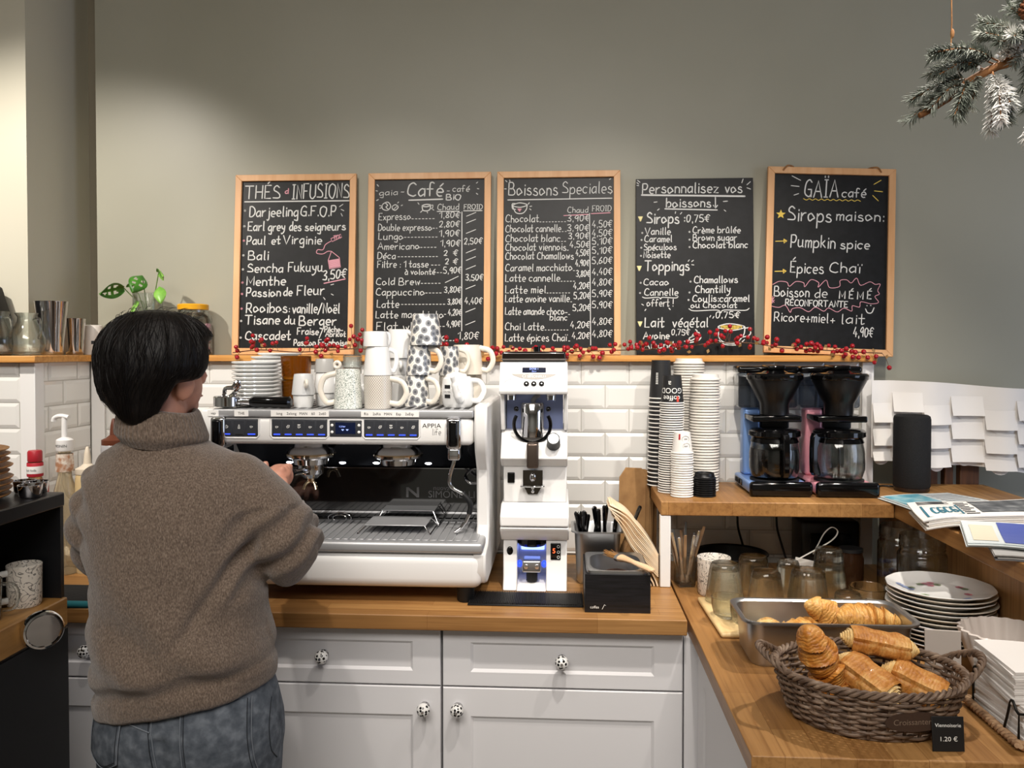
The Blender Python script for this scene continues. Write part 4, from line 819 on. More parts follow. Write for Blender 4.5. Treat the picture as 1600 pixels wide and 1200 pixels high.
for x in (-.099, -.079, -.058): b_ = MB(); T = FT(x, .0215); b_.merge(MB().lathe([(0, 0), (.0075, 0), (.0068, .003), (0, .0035)], seg=20), T); k = E_(b_, 'push_button', M_blackgloss, gr); b2 = MB(); b2.merge(MB().lathe([(0, 0), (.0026, 0), (0, .0006)], seg=5), FT(x, .0215, .0040)); E_(b2, 'button_icon', M_printw, k)
mb = MB(); type_on(mb, 'II', .008, FT(-.004, .020, .0012)); T = FT(0, 0, .001); mb.add([T @ Vector(q) for q in ((-.030, .0215, 0), (-.011, .0215, 0), (-.011, .0225, 0), (-.030, .0225, 0))], [(0, 1, 2, 3)]); T = FT(0, 0, .001)
for a, b in (([(-.168, .012), (-.155, .030), (-.140, .037)], 1), ([(-.018, .044), (.0, .040), (.010, .050)], 1)): ribbon(mb, catmull([Vector(q) for q in a], 5), .0009, lambda p: T @ Vector((p[0], p[1], 0)))
E_(mb, 'model_print', PM('print_grey', '#a9a5a8', .5), gr, smooth=False)
hp = E_(MB().rbox(-.168, .007, -.384, -.15, 1.5235, 1.552, .006), 'hopper_lid', PM('smoked_lid', '#17100d', .08, coat=.6), gr)
E_(MB().rbox(-.171, .010, -.388, -.146, 1.5285, 1.5325, .002, 1), 'lid_rim', PM('smoked_rim', '#6b6460', .15), hp)
E_(MB().cyl(-.075, -.28, 1.552, 1.566, .010, 16), 'lid_knob', M_blackgloss, hp)
# ================================================================== between grinder and riser: mat, knock box, cutlery, bags
def Wd(mb, n, m, p, **k): return mb.build(n, m, p, world=True, **k)
mb = MB(); mb.rbox(-.245, .053, -.552, -.438, .9005, .9045, .002, 1)
for k in range(64): mb.box(-.241 + k * .0046, -.2388 + k * .0046, -.549, -.441, .9045, .9085)
tag(mb.build('bar_mat', M_rubber), 'long ribbed black rubber mat in front of the coffee grinder', 'mat')
M_blackwood = noise_mat('black_stained_wood', [(.35, '#0b0b0c'), (.65, '#17161a')], 6, .45, (2, 30, 30), 4, bump=.3, dist=.001)
kb = thing('knock_box', 'black wooden knock box with a steel rim and coffee grounds inside', 'knock box', (.136, -.48, .90))
mb = MB(); mb.box(.055, .218, -.588, -.576, .9005, .996); mb.box(.055, .218, -.392, -.380, .9005, .996); mb.box(.055, .067, -.576, -.392, .9005, .996); mb.box(.206, .218, -.576, -.392, .9005, .996); mb.box(.067, .206, -.576, -.392, .9005, .907)
Wd(mb, 'box', M_blackwood, kb)
def oval(cx, cy, a, b, n=40, e=2.0): return [(cx + a * math.copysign(abs(math.cos(q)) ** (2 / e), math.cos(q)), cy + b * math.copysign(abs(math.sin(q)) ** (2 / e), math.sin(q))) for q in [2 * PI * k / n for k in range(n)]]
mb = MB(); o = oval(.1365, -.484, .077, .099, 48, 12); i = oval(.1365, -.484, .066, .086, 48, 3.4)
mb.loft([[(x, y, .9965) for x, y in o], [(x, y, 1.0035) for x, y in o], [(x, y, 1.0045) for x, y in oval(.1365, -.484, .074, .096, 48, 10)], [(x, y, 1.002) for x, y in i], [(x, y, .985) for x, y in i], [(x, y, .93) for x, y in oval(.1365, -.484, .060, .078, 48, 3)]], cap=False)
Wd(mb, 'steel_rim', M_steel, kb)
mb = MB(); mb.ell((.140, -.49, .955), (.052, .070, .026), 28, 14)
Wd(mb, 'coffee_grounds', noise_mat('coffee_grounds', [(.35, '#1d100a'), (.7, '#4a2a1a')], 300, .9, bump=.8, dist=.002), kb)
mb = MB(); type_on(mb, 'coffea', .0095, face_T((.079, -.5885, .911))); ribbon(mb, [Vector((0, 0)), Vector((.006, .012)), Vector((.009, .009))], .0012, lambda p: Vector((.098 + p[0], -.5885, .909 + p[1]))); Wd(mb, 'box_lettering', M_printw, kb, smooth=False)
br = thing('grounds_brush', 'wooden grounds brush lying across the black knock box', 'brush', (.175, -.53, 1.0065))
pth = [Vector((.150, -.490, 1.014)), Vector((.163, -.507, 1.0145)), Vector((.180, -.535, 1.0145)), Vector((.205, -.578, 1.0135)), Vector((.219, -.603, 1.0125)), Vector((.222, -.608, 1.0125))]
Wd(MB().tube(pth, [.016, .012, .0085, .0115, .010, .004], 14, sq=.62), 'handle', noise_mat('pale_wood', [(.3, '#c9a27a'), (.7, '#dfbd98')], 12, .5), br)
Wd(MB().tube([(.146, -.484, 1.0135), (.152, -.493, 1.0140)], [.0175, .0168], 14, sq=.6), 'ferrule', M_steel, br)
mb = MB()
for k in range(90):
    a = rnd.uniform(-1, 1); b = rnd.uniform(-.5, .5); s = Vector((.147 + a * .012, -.486 + a * -.0095, 1.0135 + b * .012)); e = s + Vector((-.020 + rnd.uniform(-.005, .003) + a * .006, .030 + rnd.uniform(-.006, .004) - a * .005, rnd.uniform(-.002, .008)))
    mb.tube([s, e], [.0011, .0005], 4)
b_ = Wd(mb, 'bristles', PM('tan_bristle', '#a87a45', .8), br); b_['kind'] = 'stuff'
def gn_pan(mb, cx, cy, w_, d, z0, z1, rim=.012, rc=.03, rz=0, th=.0012):
    """rounded steel pan with rolled rim"""
    def rr(a, b, z, r):
        pts = []
        for sx, sy, q in ((1, 1, 0), (-1, 1, 90), (-1, -1, 180), (1, -1, 270)):
            for k in range(7): t = R(q + 15 * k); pts.append((sx * (a - r) + r * math.cos(t), sy * (b - r) + r * math.sin(t), z))
        return pts
    a, b = w_ / 2, d / 2; t = .012
    rings = [rr(a - t, b - t, z0, rc * .8), rr(a - t * .5, b - t * .5, z0 + .01, rc), rr(a, b, z1 - .004, rc), rr(a + rim * .3, b + rim * .3, z1, rc), rr(a + rim, b + rim, z1 + .0005, rc + .006), rr(a + rim, b + rim, z1 - .004, rc + .006), rr(a + rim - .001, b + rim - .001, z1 - .004, rc + .006), rr(a + .001, b + .001, z1 - .003, rc)]
    sub = MB(); sub.loft(rings[:7], cap=False); sub.add(rings[0], [tuple(range(28))])
    return mb.merge(sub, Matrix.Translation((cx, cy, 0)) @ Matrix.Rotation(rz, 4, 'Z'))
t = thing('steel_pan', 'deep steel pan holding cutlery beside the coffee grinder', 'pan', (.095, -.28, .9))
Wd(gn_pan(MB(), .097, -.283, .128, .142, .9008, 1.052, .010, .022), 'pan_body', M_steel, t)
# cutlery standing in it
M_knifeblade = PM('polished_steel', '#c3c3c5', .16, 1)
ku = None
UT = [(.045, -.325, -8, 3, .185, 'k'), (.060, -.30, 12, -12, .21, 'k'), (.062, -.34, -14, 6, .19, 'f'), (.085, -.33, 6, -10, .195, 'k'), (.080, -.27, 16, -14, .205, 'f'), (.108, -.335, -2, -4, .20, 'k'), (.104, -.26, 10, 6, .21, 'k'), (.122, -.30, 3, -2, .208, 'k'), (.128, -.34, -6, 4, .20, 'f'), (.140, -.27, 2, 22, .215, 'k'), (.118, -.24, 14, 3, .205, 'f')]
cnt = {'k': 0, 'f': 0}
for x, y, ax, ay, L, kind in UT:
    cnt[kind] += 1; nm = 'knife' if kind == 'k' else 'fork'
    o = thing('table_' + nm, 'black-handled %s, %s from the left in the steel pan' % (nm, ordinal(cnt[kind])), nm, (x, y, .906), 0, 'cutlery standing in the steel pan'); o.rotation_euler = (R(ax), R(ay), R(rnd.uniform(-60, 60)))
    MB().rbox(-.0085, .0085, -.0008, .0008, 0, L * .62, .0006, 1).build('blade', M_knifeblade, o)
    MB().tube([(0, 0, L * .60), (0, 0, L * .64), (0, 0, L * .95), (0, 0, L), (0, 0, L + .004)], [.005, .0075, .0085, .0085, .005], 10, sq=.65).build('handle', M_blackgloss, o)
# folded paper sleeves leaning over
M_sleeve = noise_mat('cream_bag_paper', [(.3, '#e7c79c'), (.65, '#f2e2c8')], 14, .75, detail=2)
def slab(name, path, width, th, m, parent=None, yc=0, tilt=0, fold=0):
    """a bent flat bag: path of (x, z) swept along y"""
    mb = MB(); P_ = catmull([Vector((a, b)) for a, b in path], 6); rings = []
    for i, p in enumerate(P_):
        t = (P_[min(i + 1, len(P_) - 1)] - P_[max(i - 1, 0)]).normalized(); n = Vector((-t.y, t.x)); f = i / (len(P_) - 1); ww = width * (1 - fold * (1 - f))
        dy = yc + tilt * f
        q = lambda s, u: (p.x + n.x * s, dy + u, p.y + n.y * s)
        rings.append([q(-th / 2, -ww / 2), q(-th / 2, 0), q(-th / 2, ww / 2), q(th / 2, ww / 2), q(th * .5 + th * .3 * math.sin(f * 9), 0), q(th / 2, -ww / 2)])
    mb.loft(rings); return mb.build(name, m, parent, sharp=50)
NB = 13
for k in range(NB):
    f = k / (NB - 1)
    o = slab('pastry_bag', [(.263, lerp(.990, .930, f)), (.238 - .004 * f, lerp(1.030, .962, f)), (.205 - .012 * f, lerp(1.072, 1.008, f)), (.172 - .006 * f, lerp(1.108, 1.058, f)), (.128 + .014 * f + .006 * math.sin(k * 2.3), lerp(1.132, 1.098, f) + .003 * math.sin(k * 1.7))], .115, .0026, M_sleeve, None, -.300, -.02 + .03 * math.sin(k * 2.1) * .3)
    tag(o, 'cream paper pastry bag, %s from the top of the sheaf beside the cutlery' % ordinal(k + 1), 'paper bag', 'cream paper bags by the riser')
for k in range(3):
    o = slab('pastry_bag', [(.262 - .009 * k, .9015), (.258 - .010 * k, .915), (.248 - .016 * k, .936)], .10, .004, M_sleeve, None, -.300); tag(o, 'short cream paper bag upright under the sheaf, %s from the white post' % ordinal(k + 1), 'paper bag', 'cream paper bags by the riser')
M_kraft = noise_mat('kraft_paper', [(.3, '#84613c'), (.7, '#a37d50')], 20, .8, detail=4, bump=.15, dist=.002)
for k in range(4):
    mb = MB(); h = .298 - .006 * k; wv = .094
    mb.prism([(-wv / 2, 0), (wv / 2, 0), (wv / 2, h - .022), (wv / 2 - .016, h), (-wv / 2 + .022, h), (-wv / 2, h - .03)], -.0025, .0025, 'y')
    o = mb.build('kraft_bag', M_kraft, bevel=.0012); o.location = (.205 + .014 * k, -.155 + .021 * k, .902); o.rotation_euler = (R(-7), R(5.5), R(28))
    tag(o, 'flat brown kraft bag, %s of the leaning bundle left of the riser' % ['front', 'second', 'third', 'rear'][k], 'paper bag', 'brown kraft bags leaning by the riser')

# ================================================================== paper cups and lids on the riser
RZ = 1.1395
M_cupb = PM('black_paper_cup', '#1c1c1d', .55); M_cupw = PM('white_paper_cup', '#e9e6e0', .55); M_lidw = PM('white_lid_plastic', '#e6e1d8', .4); M_lidb = PM('black_lid_plastic', '#0d0d0e', .35)
def cup_mesh(name, R0, r1, h, mw):
    """upside-down paper cup: rolled rim at the bottom, closed foot on top"""
    mb = MB(); mb.lathe([(R0 - .0016, .0012), (R0 - .0008, 0), (R0 + .0012, .0008), (R0 + .0016, .0022), (R0 + .0006, .0038), (R0 - .0012, .0040)], seg=32)
    mb.m = 1; mb.lathe([(R0 - .0012, .0030), (r1, h), (r1 - .0014, h + .0005), (r1 - .002, h - .006), (0, h - .006)], seg=32)
    return mb.build(name, [M_cupw, mw], sharp=60)
def stack(name, proto, n, x, y, dz, lean, lab, cat, grp, z0=RZ):
    for i in range(n):
        loc = (x + lean[0] * i / n + rnd.uniform(-.0007, .0007), y + lean[1] * i / n + rnd.uniform(-.0007, .0007), z0 + dz * i)
        lb = lab % ordinal(n - i); rz = rnd.uniform(0, 6.28)
        if i == 0: proto.location = loc; proto.rotation_euler = (0, 0, rz); tag(proto, lb, cat, grp); last = proto
        else: last = dup(proto, loc, (0, 0, rz), lb, grp)
    return last
def wrap_text(par, items, m, r_at, name='cup_print'):
    """type around an upside-down cup: items = (text, size, z, angle, flip)"""
    mb = MB()
    for tx, sz, z, ang, flip in items:
        vs, fs = type_mesh(tx, sz)
        def M_(v):
            u, w_ = (-v.x, -v.y) if flip else (v.x, v.y)
            zz = z + w_; rr = r_at(zz) + .0005; a = R(ang) + u / rr
            return (rr * math.cos(a), rr * math.sin(a), zz)
        mb.add([M_(v) for v in vs], fs)
    return mb.build(name, m, par, smooth=False)
g = 'black paper cups stacked on the riser'
last = stack('paper_cup', cup_mesh('paper_cup', .0365, .0285, .118, M_cupb), 22, .296, -.078, .0127, (.006, .004), 'large black paper cup, %s from the top of the tall rear stack', 'paper cup', g)
last.rotation_euler = (0, 0, 0)
ra = lambda z: lerp(.0355, .0285, z / .118)
mb = MB()
for k in range(7):
    for a0, a1 in ((-124, -121), (-120, -116), (-115, -112)): mb.add([((ra(z) + .0005) * math.cos(R(q)), (ra(z) + .0005) * math.sin(R(q)), z) for z in (.046 + .0052 * k, .0488 + .0052 * k) for q in (a0, a1)], [(0, 1, 3, 2)])
mb.build('small_print', M_printw, last, smooth=False); wrap_text(last, [('1', .015, .072, -48, True)], M_printw, ra, 'cup_number')
last = stack('paper_cup', cup_mesh('paper_cup', .0345, .0262, .081, M_cupb), 39, .314, -.202, .00685, (.006, .004), 'black paper cup with white rim, %s from the top of the middle stack', 'paper cup', g)
last.rotation_euler = (0, 0, 0); ra2 = lambda z: lerp(.0333, .0262, z / .081)
wrap_text(last, [('a', .022, .066, -112, True), ('GOOD', .0225, .046, -102, True), ('coffee', .022, .024, -100, True)], M_printw, ra2)
mb = MB(); vs = [((ra2(z) + .0006) * math.cos(R(a)), (ra2(z) + .0006) * math.sin(R(a)), z) for z in (.006, .022) for a in (-74, -70, -66, -62)]; mb.add(vs, [(0, 1, 5, 4), (1, 2, 6, 5), (2, 3, 7, 6)]); mb.build('red_mark', PM('orange_red_print', '#d8452e', .5), last)
last = stack('paper_cup', cup_mesh('paper_cup', .0308, .0228, .060, M_cupw), 19, .339, -.272, .00685, (0, 0), 'small white printed paper cup, %s from the top of the front stack', 'paper cup', 'small white paper cups on the riser')
last.rotation_euler = (0, 0, 0); ra3 = lambda z: lerp(.0296, .0228, z / .060)
mb = MB()
for cz, ca in ((.042, -76), (.022, -72)):
    rr = ra3(cz) + .0006; mb.tube([(rr * math.cos(R(ca) + .0105 * math.cos(q) / rr), rr * math.sin(R(ca) + .0105 * math.cos(q) / rr), cz + .0088 * math.sin(q)) for q in [2 * PI * k / 24 for k in range(24)]], .00035, 4, closed=True)
mb.build('ring_print', M_print, last); mb = MB()
for z in (.0405, .0425, .0205, .0225): mb.add([((ra3(z) + .0006) * math.cos(R(q)), (ra3(z) + .0006) * math.sin(R(q)), z + h_) for h_ in (0, .0009) for q in (-86, -74, -64)], [(0, 1, 4, 3), (1, 2, 5, 4)])
mb.build('small_print', M_print, last, smooth=False)
mb = MB(); vs = [((ra3(z) + .0006) * math.cos(R(a)), (ra3(z) + .0006) * math.sin(R(a)), z) for z in (.040, .056) for a in (-122, -116, -110)]; mb.add(vs, [(0, 1, 4, 3), (1, 2, 5, 4)]); mb.build('red_mark', PM('red_print', '#b5242a', .5), last)
def lid_mesh(name, r, m): return MB().lathe([(r, 0), (r + .0014, .0012), (r + .0012, .0040), (r - .0015, .0054), (r * .90, .0072), (r * .86, .0162), (r * .80, .0172), (r * .77, .0135), (0, .0135)], seg=36).build(name, m)
g = 'white lids stacked on the riser'
stack('drink_cover', lid_mesh('drink_cover', .0430, M_lidw), 40, .417, -.166, .0084, (.004, 0), 'white plastic cup lid, %s from the top of the front white stack', 'cup lid', g)
stack('drink_cover', lid_mesh('drink_cover', .0465, M_lidw), 46, .387, -.057, .0083, (.002, 0), 'wide white plastic lid, %s from the top of the rear white stack', 'cup lid', g)
stack('drink_cover', lid_mesh('drink_cover', .0315, M_lidb), 9, .404, -.262, .0062, (0, 0), 'small black cup lid, %s from the top of the low black stack', 'lid', 'black lids stacked on the riser')

# ================================================================== filter coffee makers
M_tank = clear_mat('clear_plastic_tank', '#c4cad2', .15, .05, 1.6)
M_coffee = PM('brewed_coffee', '#070302', .35, spec=.15)
def coffee_maker(lab, x, m, rot_h, coffee, lab2):
    t = thing('coffee_maker', lab, 'coffee maker', (x, -.150, RZ), 0, 'filter coffee makers on the riser')
    MB().rbox(-.084, .084, -.118, .118, .004, .036, .008).build('base', m, t)
    MB().rbox(-.088, .088, -.128, -.104, .0005, .043, .011, 4).build('front_bumper', M_blackgloss, t)
    MB().cyl(0, -.040, .0362, .0425, .069, 40).build('hotplate', M_blackmat, t)
    b = MB().rbox(-.0862, -.0838, .0, .10, .012, .030, .001, 1).build('switch_panel', M_blackgloss, t)
    for y in (.025, .06): MB().rbox(-.0885, -.0860, y, y + .022, .0145, .0275, .001, 1).build('switch', M_blackmat, b)
    MB().rbox(-.070, -.018, .052, .108, .036, .240, .010).build('column', m, t)
    MB().rbox(-.016, .070, .062, .108, .036, .240, .006).build('column_rear', M_black, t)
    gn = MB(); gn.rbox(-.088, .088, .035, .118, .241, .346, .010); gn.build('water_tank', M_tank, t)
    for xx in (-.03, .03): MB().cyl(xx, .076, .243, .340, .006, 12).build('tank_tube', PM('grey_tube', '#8b8d92', .3), t)
    l = MB().rbox(-.091, .091, .032, .121, .3465, .368, .008).build('tank_lid', M_blackgloss, t)
    MB().rbox(-.02, .03, -.05, .05, .3585, .372, .005).build('water_arm', M_blackgloss, t)
    c0 = -.035
    mb = MB(); mb.lathe([(0, .228), (.040, .228), (.042, .262), (.050, .275), (.077, .330), (.077, .336), (.073, .336), (0, .334)], (0, c0, 0), 40); mb.build('brew_basket', M_black, t)
    MB().lathe([(.079, .330), (.081, .333), (.081, .344), (.076, .349), (.040, .351), (.030, .356), (0, .357)], (0, c0, 0), 40).build('basket_lid', M_blackgloss, t)
    MB().rbox(-.070, .070, -.072, .045, .208, .226, .004).build('drip_stop_arm', M_blackgloss, t)
    c = thing('coffee_carafe', lab2, 'carafe', (x, -.190, RZ + .0428), 0, 'glass carafes of the coffee makers')
    MB().lathe([(0, .0015), (.052, .001), (.064, .006), (.0715, .030), (.0715, .075), (.066, .105), (.060, .117), (.060, .121), (.0585, .121), (.0585, .116), (.0645, .104), (.0700, .074), (.0700, .031), (.063, .008), (.051, .003), (0, .0035)], seg=48).build('glass_body', M_glass, c)
    MB().lathe([(0, .1215), (.070, .1215), (.0735, .125), (.0735, .138), (.066, .144), (.03, .147), (0, .147)], seg=40).build('lid', M_blackgloss, c)
    MB().lathe([(.0675, .106), (.0690, .107), (.0640, .1195), (.0620, .1195)], seg=40).build('collar', M_blackgloss, c)
    a = R(rot_h); d = Vector((math.cos(a), math.sin(a), 0)); s = Vector((-d.y, d.x, 0))
    hb = MB(); hb.loft([[tuple(d * r + s * q + Vector((0, 0, z))) for r, q in ((r0, -.009), (r1, -.009), (r1, .009), (r0, .009))] for r0, r1, z in ((.0725, .092, .012), (.0725, .100, .022), (.084, .102, .055), (.084, .102, .095), (.068, .100, .124), (.066, .094, .136))]); hb.build('handle', M_blackgloss, c, bevel=.003)
    if coffee: MB().lathe([(0, .0042), (.050, .0040), (.0625, .009), (.0692, .031), (.0692, .074), (.0672, .088), (0, .088)], seg=40).build('coffee', M_coffee, c)
    else: MB().tube([(0, 0, .122), (.001, 0, .05), (.0, 0, .012)], .0032, 8).build('inner_tube', M_black, c)
    return t
M_blue = PM('sky_blue_enamel', '#7fa3dc', .28, .2); M_pinkm = PM('pink_enamel', '#e39aa6', .28, .1)
coffee_maker('sky blue filter coffee maker on the riser, next to the cup stacks', .618, M_blue, -84, True, 'glass carafe full of black coffee in the blue coffee maker')
coffee_maker('pink filter coffee maker on the riser, near the black speaker', .803, M_pinkm, 205, False, 'empty glass carafe in the pink coffee maker')
sp = thing('speaker', 'black cylindrical loudspeaker standing on the bar in front of the paper screen', 'speaker', (1.030, -.140, 1.1398))
MB().lathe([(0, .0), (.046, .0), (.0485, .004), (.0485, .012), (0, .012)], seg=48).build('base_ring', PM('dark_brown_plastic', '#2a1f18', .4), sp)
MB().lathe([(.0490, .0122), (.0512, .016), (.0512, .212), (.049, .221), (.043, .225), (.040, .223), (.034, .218), (0, .218)], seg=56).build('grille', noise_mat('speaker_fabric', [(.4, '#0c0c0d'), (.6, '#1a1a1b')], 600, .85, bump=.3, dist=.0006), sp)
mb = MB(); mb.tube(catmull([(.894, -.175, 1.1425), (.915, -.13, 1.1425), (.955, -.08, 1.1425), (.985, -.075, 1.1425), (1.005, -.088, 1.1425)], 8), .0024, 8); tag(mb.build('power_cable', M_black), 'thin black cable running from the pink coffee maker to the speaker', 'cable')

# ================================================================== white paper screen with cut flaps
sc_t = thing('paper_screen', 'wavy white paper screen with rows of cut flaps on wooden legs, right of the tiles', 'screen', (1.22, .03, 0))
def sy(x): return -.058 + .016 * math.sin((x - .95) * 2 * PI / .235 + .6)
M_scr = PM('white_card', '#e9e5e0', .75)
def cap(x): return lerp(1.463, 1.440, (x - .95) / .5) + .004 * math.sin((x - .95) * 11)
def bot(x): return lerp(1.226, 1.178, (x - .95) / .5) - .006 * math.sin((x - .95) * 14)
xs = [.945 + .012 * k for k in range(52)]
mb = MB(); mb.loft([[(x, sy(x), bot(x)), (x, sy(x), cap(x)), (x, sy(x) + .0012, cap(x)), (x, sy(x) + .0012, bot(x))] for x in xs]); Wd(mb, 'sheet', M_scr, sc_t)
cols = [(.948, 1.004, .018), (1.008, 1.086, -.016), (1.090, 1.176, .018), (1.180, 1.272, -.016), (1.276, 1.360, .018), (1.364, 1.452, -.016), (1.456, 1.540, .018)]
for x0, x1, off in cols:
    for r_ in range(3):
        zt = cap((x0 + x1) / 2) - .052 - off - r_ * .0705; n = 8; rings = []
        zb_ = max(zt - .058, bot((x0 + x1) / 2) - .004)
        for j in range(5):
            f = j / 4; z = lerp(zt, zb_, f); o = .0022 + .017 * f ** 1.3
            rings.append([(x, sy(x) - o - .003 * math.sin(PI * i / n), z) for i, x in enumerate([lerp(x0, x1, i / n) for i in range(n + 1)])] + [(x, sy(x) - o + .0008 - .003 * math.sin(PI * i / n), z) for i, x in list(enumerate([lerp(x0, x1, i / n) for i in range(n + 1)]))[::-1]])
        Wd(MB().loft(rings), 'flap', M_scr, sc_t)
        xm = (x0 + x1) / 2; z = zb_ - .001
        mb = MB(); mb.add([(xm, sy(xm) - .002, z + .006)] + [(xm + .024 * math.cos(a), sy(xm + .024 * math.cos(a)) - .0022, z + .006 + .019 * math.sin(a)) for a in [PI + PI * k / 12 for k in range(13)]], [(0, k + 1, k + 2) for k in range(12)]); Wd(mb, 'tongue', M_scr, sc_t)
M_legs = noise_mat('dark_oak_leg', [(.3, '#4a2f1d'), (.7, '#6a4429')], 4, .5, (20, 20, 1.5))
for x0, x1 in ((1.115, 1.165), (1.185, 1.212), (1.232, 1.290)): Wd(MB().box(x0, x1, -.005, .025, 0.0, 1.30), 'wooden_leg', M_legs, sc_t, bevel=.003)

# ================================================================== newspapers and magazines on the bar
def paper_pile(name, lab, cat, cs, z, layers, dz, m, edge=.905, sag=.02, jig=.006, group=None):
    """layers of bent sheets; the part beyond the bar edge droops"""
    t = thing(name, lab, cat, (sum(c[0] for c in cs) / 4, sum(c[1] for c in cs) / 4, z), 0, group)
    def pt(u, v, k, ox=0, oy=0):
        a = Vector(cs[0]).lerp(Vector(cs[1]), u); b = Vector(cs[3]).lerp(Vector(cs[2]), u); p = a.lerp(b, v) + Vector((ox, oy))
        zz = z + k * dz - sag * max(0, (edge - p.x) / .1) ** 1.6 + .003 * math.sin(u * 5 + k) * math.sin(v * 4) * (k / max(layers, 1))
        return p.x, p.y, max(zz, -9)
    for k in range(layers):
        ox, oy = rnd.uniform(-jig, jig), rnd.uniform(-jig, jig); nu, nv = 14, 8; h = dz * .82; rings = []
        for i in range(nu + 1):
            u = i / nu; lo = [pt(u, j / nv, k, ox, oy) for j in range(nv + 1)]
            rings.append([(x, y, q + .0004) for x, y, q in lo] + [(x, y, q + h) for x, y, q in lo[::-1]])
        Wd(MB().loft(rings), 'page_section', m[min(k, len(m) - 1)], t)
    top = layers - 1
    def F(p): x, y, q = pt(p[0], p[1], top, ox, oy); return Vector((x, y, q + h + .0009))
    return t, F
def patch(mb, F, u0, u1, v0, v1, n=6):
    vs = [F((lerp(u0, u1, i / n), lerp(v0, v1, j / n))) for j in range(n + 1) for i in range(n + 1)]
    mb.add(vs, [(j * (n + 1) + i, j * (n + 1) + i + 1, (j + 1) * (n + 1) + i + 1, (j + 1) * (n + 1) + i) for j in range(n) for i in range(n)])
M_news = PM('newsprint', '#d9d2c8', .85); M_newsw = PM('newsprint_white', '#e8e4de', .8); M_gloss = PM('magazine_page', '#cfd6d6', .35)
M_ink = PM('ink_grey', '#3f4143', .7); M_photo = noise_mat('press_photo', [(.3, '#33363a'), (.55, '#55585b'), (.75, '#8a8c8c')], 30, .6)
M_teal = noise_mat('teal_cover', [(.3, '#4a93ac'), (.5, '#78b8c8'), (.7, '#bcd7d8')], 22, .3); M_bluec = PM('blue_cover', '#33489c', .3); M_logo = PM('teal_ink', '#2f6f82', .6)
t, F = paper_pile('magazine', 'teal-covered magazine lying on the bar nearest the speaker', 'magazine', [(.905, -.500), (1.17, -.42), (1.10, -.205), (.880, -.285)], 1.1402, 4, .0018, [M_gloss], sag=.01)
mb = MB(); patch(mb, F, .02, .52, .05, .95); Wd(mb, 'cover_picture', M_teal, t, smooth=False)
mb = MB()
for k in range(6): patch(mb, F, .10 + .02 * k, .36 + .02 * (k % 3), .16 + .085 * k, .20 + .085 * k, 2)
Wd(mb, 'cover_print', PM('lime_print', '#c4cf6c', .5), t, smooth=False)
mb = MB()
for k in range(9): patch(mb, F, .58, .94, .12 + .09 * k, .155 + .09 * k, 2)
Wd(mb, 'body_print', PM('pale_grey_print', '#a4a6a8', .7), t, smooth=False)
t, F = paper_pile('newspaper', 'thick folded newspaper with dark photo hanging over the bar edge', 'newspaper', [(.835, -.705), (1.165, -.655), (1.215, -.450), (.872, -.520)], 1.1484, 6, .0042, [M_news, M_newsw, M_news, M_newsw, M_news, M_newsw], sag=.014, jig=.008)
mb = MB(); patch(mb, F, .46, .98, .18, .95); Wd(mb, 'front_photo', M_photo, t, smooth=False)
mb = MB()
for k in range(8): patch(mb, F, .34, .44 - .02 * (k % 3), .12 + .10 * k, .165 + .10 * k, 2)
for k in range(4): patch(mb, F, .06, .30 - .03 * (k % 2), .80 + .045 * k, .825 + .045 * k, 2)
Wd(mb, 'body_print', M_ink, t, smooth=False)
mb = MB()
for k in range(4):
    u = .125 + .048 * k; ribbon(mb, catmull([Vector(q) for q in ((u + .034, .56), (u + .012, .60), (u, .42), (u + .012, .26), (u + .034, .32))] + ([Vector((u + .02, .44))] if k % 2 else []), 5), .020, F)
ribbon(mb, [Vector(q) for q in ((.06, .14), (.32, .14), (.33, .72), (.07, .72), (.06, .14))], .018, F); Wd(mb, 'masthead', M_logo, t, smooth=False)
t, F = paper_pile('magazine', 'dark grey magazines edge lying under the blue one at the right', 'magazine', [(.862, -.955), (1.06, -1.05), (1.16, -.82), (.93, -.76)], 1.1402, 4, .003, [PM('grey_pages', '#6d6d6f', .6), PM('grey_pages2', '#a5a3a0', .6)], sag=.012)
t, F = paper_pile('magazine', 'glossy magazine with a blue cover over the right bar edge', 'magazine', [(.835, -.895), (1.06, -.985), (1.16, -.755), (.915, -.69)], 1.1528, 4, .0026, [M_gloss, M_newsw, M_gloss], sag=.008)
mb = MB(); patch(mb, F, .28, .98, .04, .96); Wd(mb, 'cover_picture', M_bluec, t, smooth=False)
mb = MB(); patch(mb, F, .05, .24, .10, .80); Wd(mb, 'cover_strip', PM('sand_print', '#d6cbb4', .5), t, smooth=False)
mb = MB()
for k in range(3): patch(mb, F, .34 + .2 * k, .47 + .2 * k, .05, .12, 2)
Wd(mb, 'cover_marks', PM('rose_print', '#cf6f83', .5), t, smooth=False)
mb = MB()
for k in range(3): ribbon(mb, catmull([Vector((.66 + .09 * k, .70)), Vector((.69 + .09 * k, .90)), Vector((.72 + .09 * k, .72)), Vector((.735 + .09 * k, .88))], 4), .022, F)
Wd(mb, 'cover_title', PM('lime_print', '#c4cf6c', .5), t, smooth=False)
# ================================================================== right worktop: glasses, jars, pan, pastries, plates, napkins
WZ = .8853
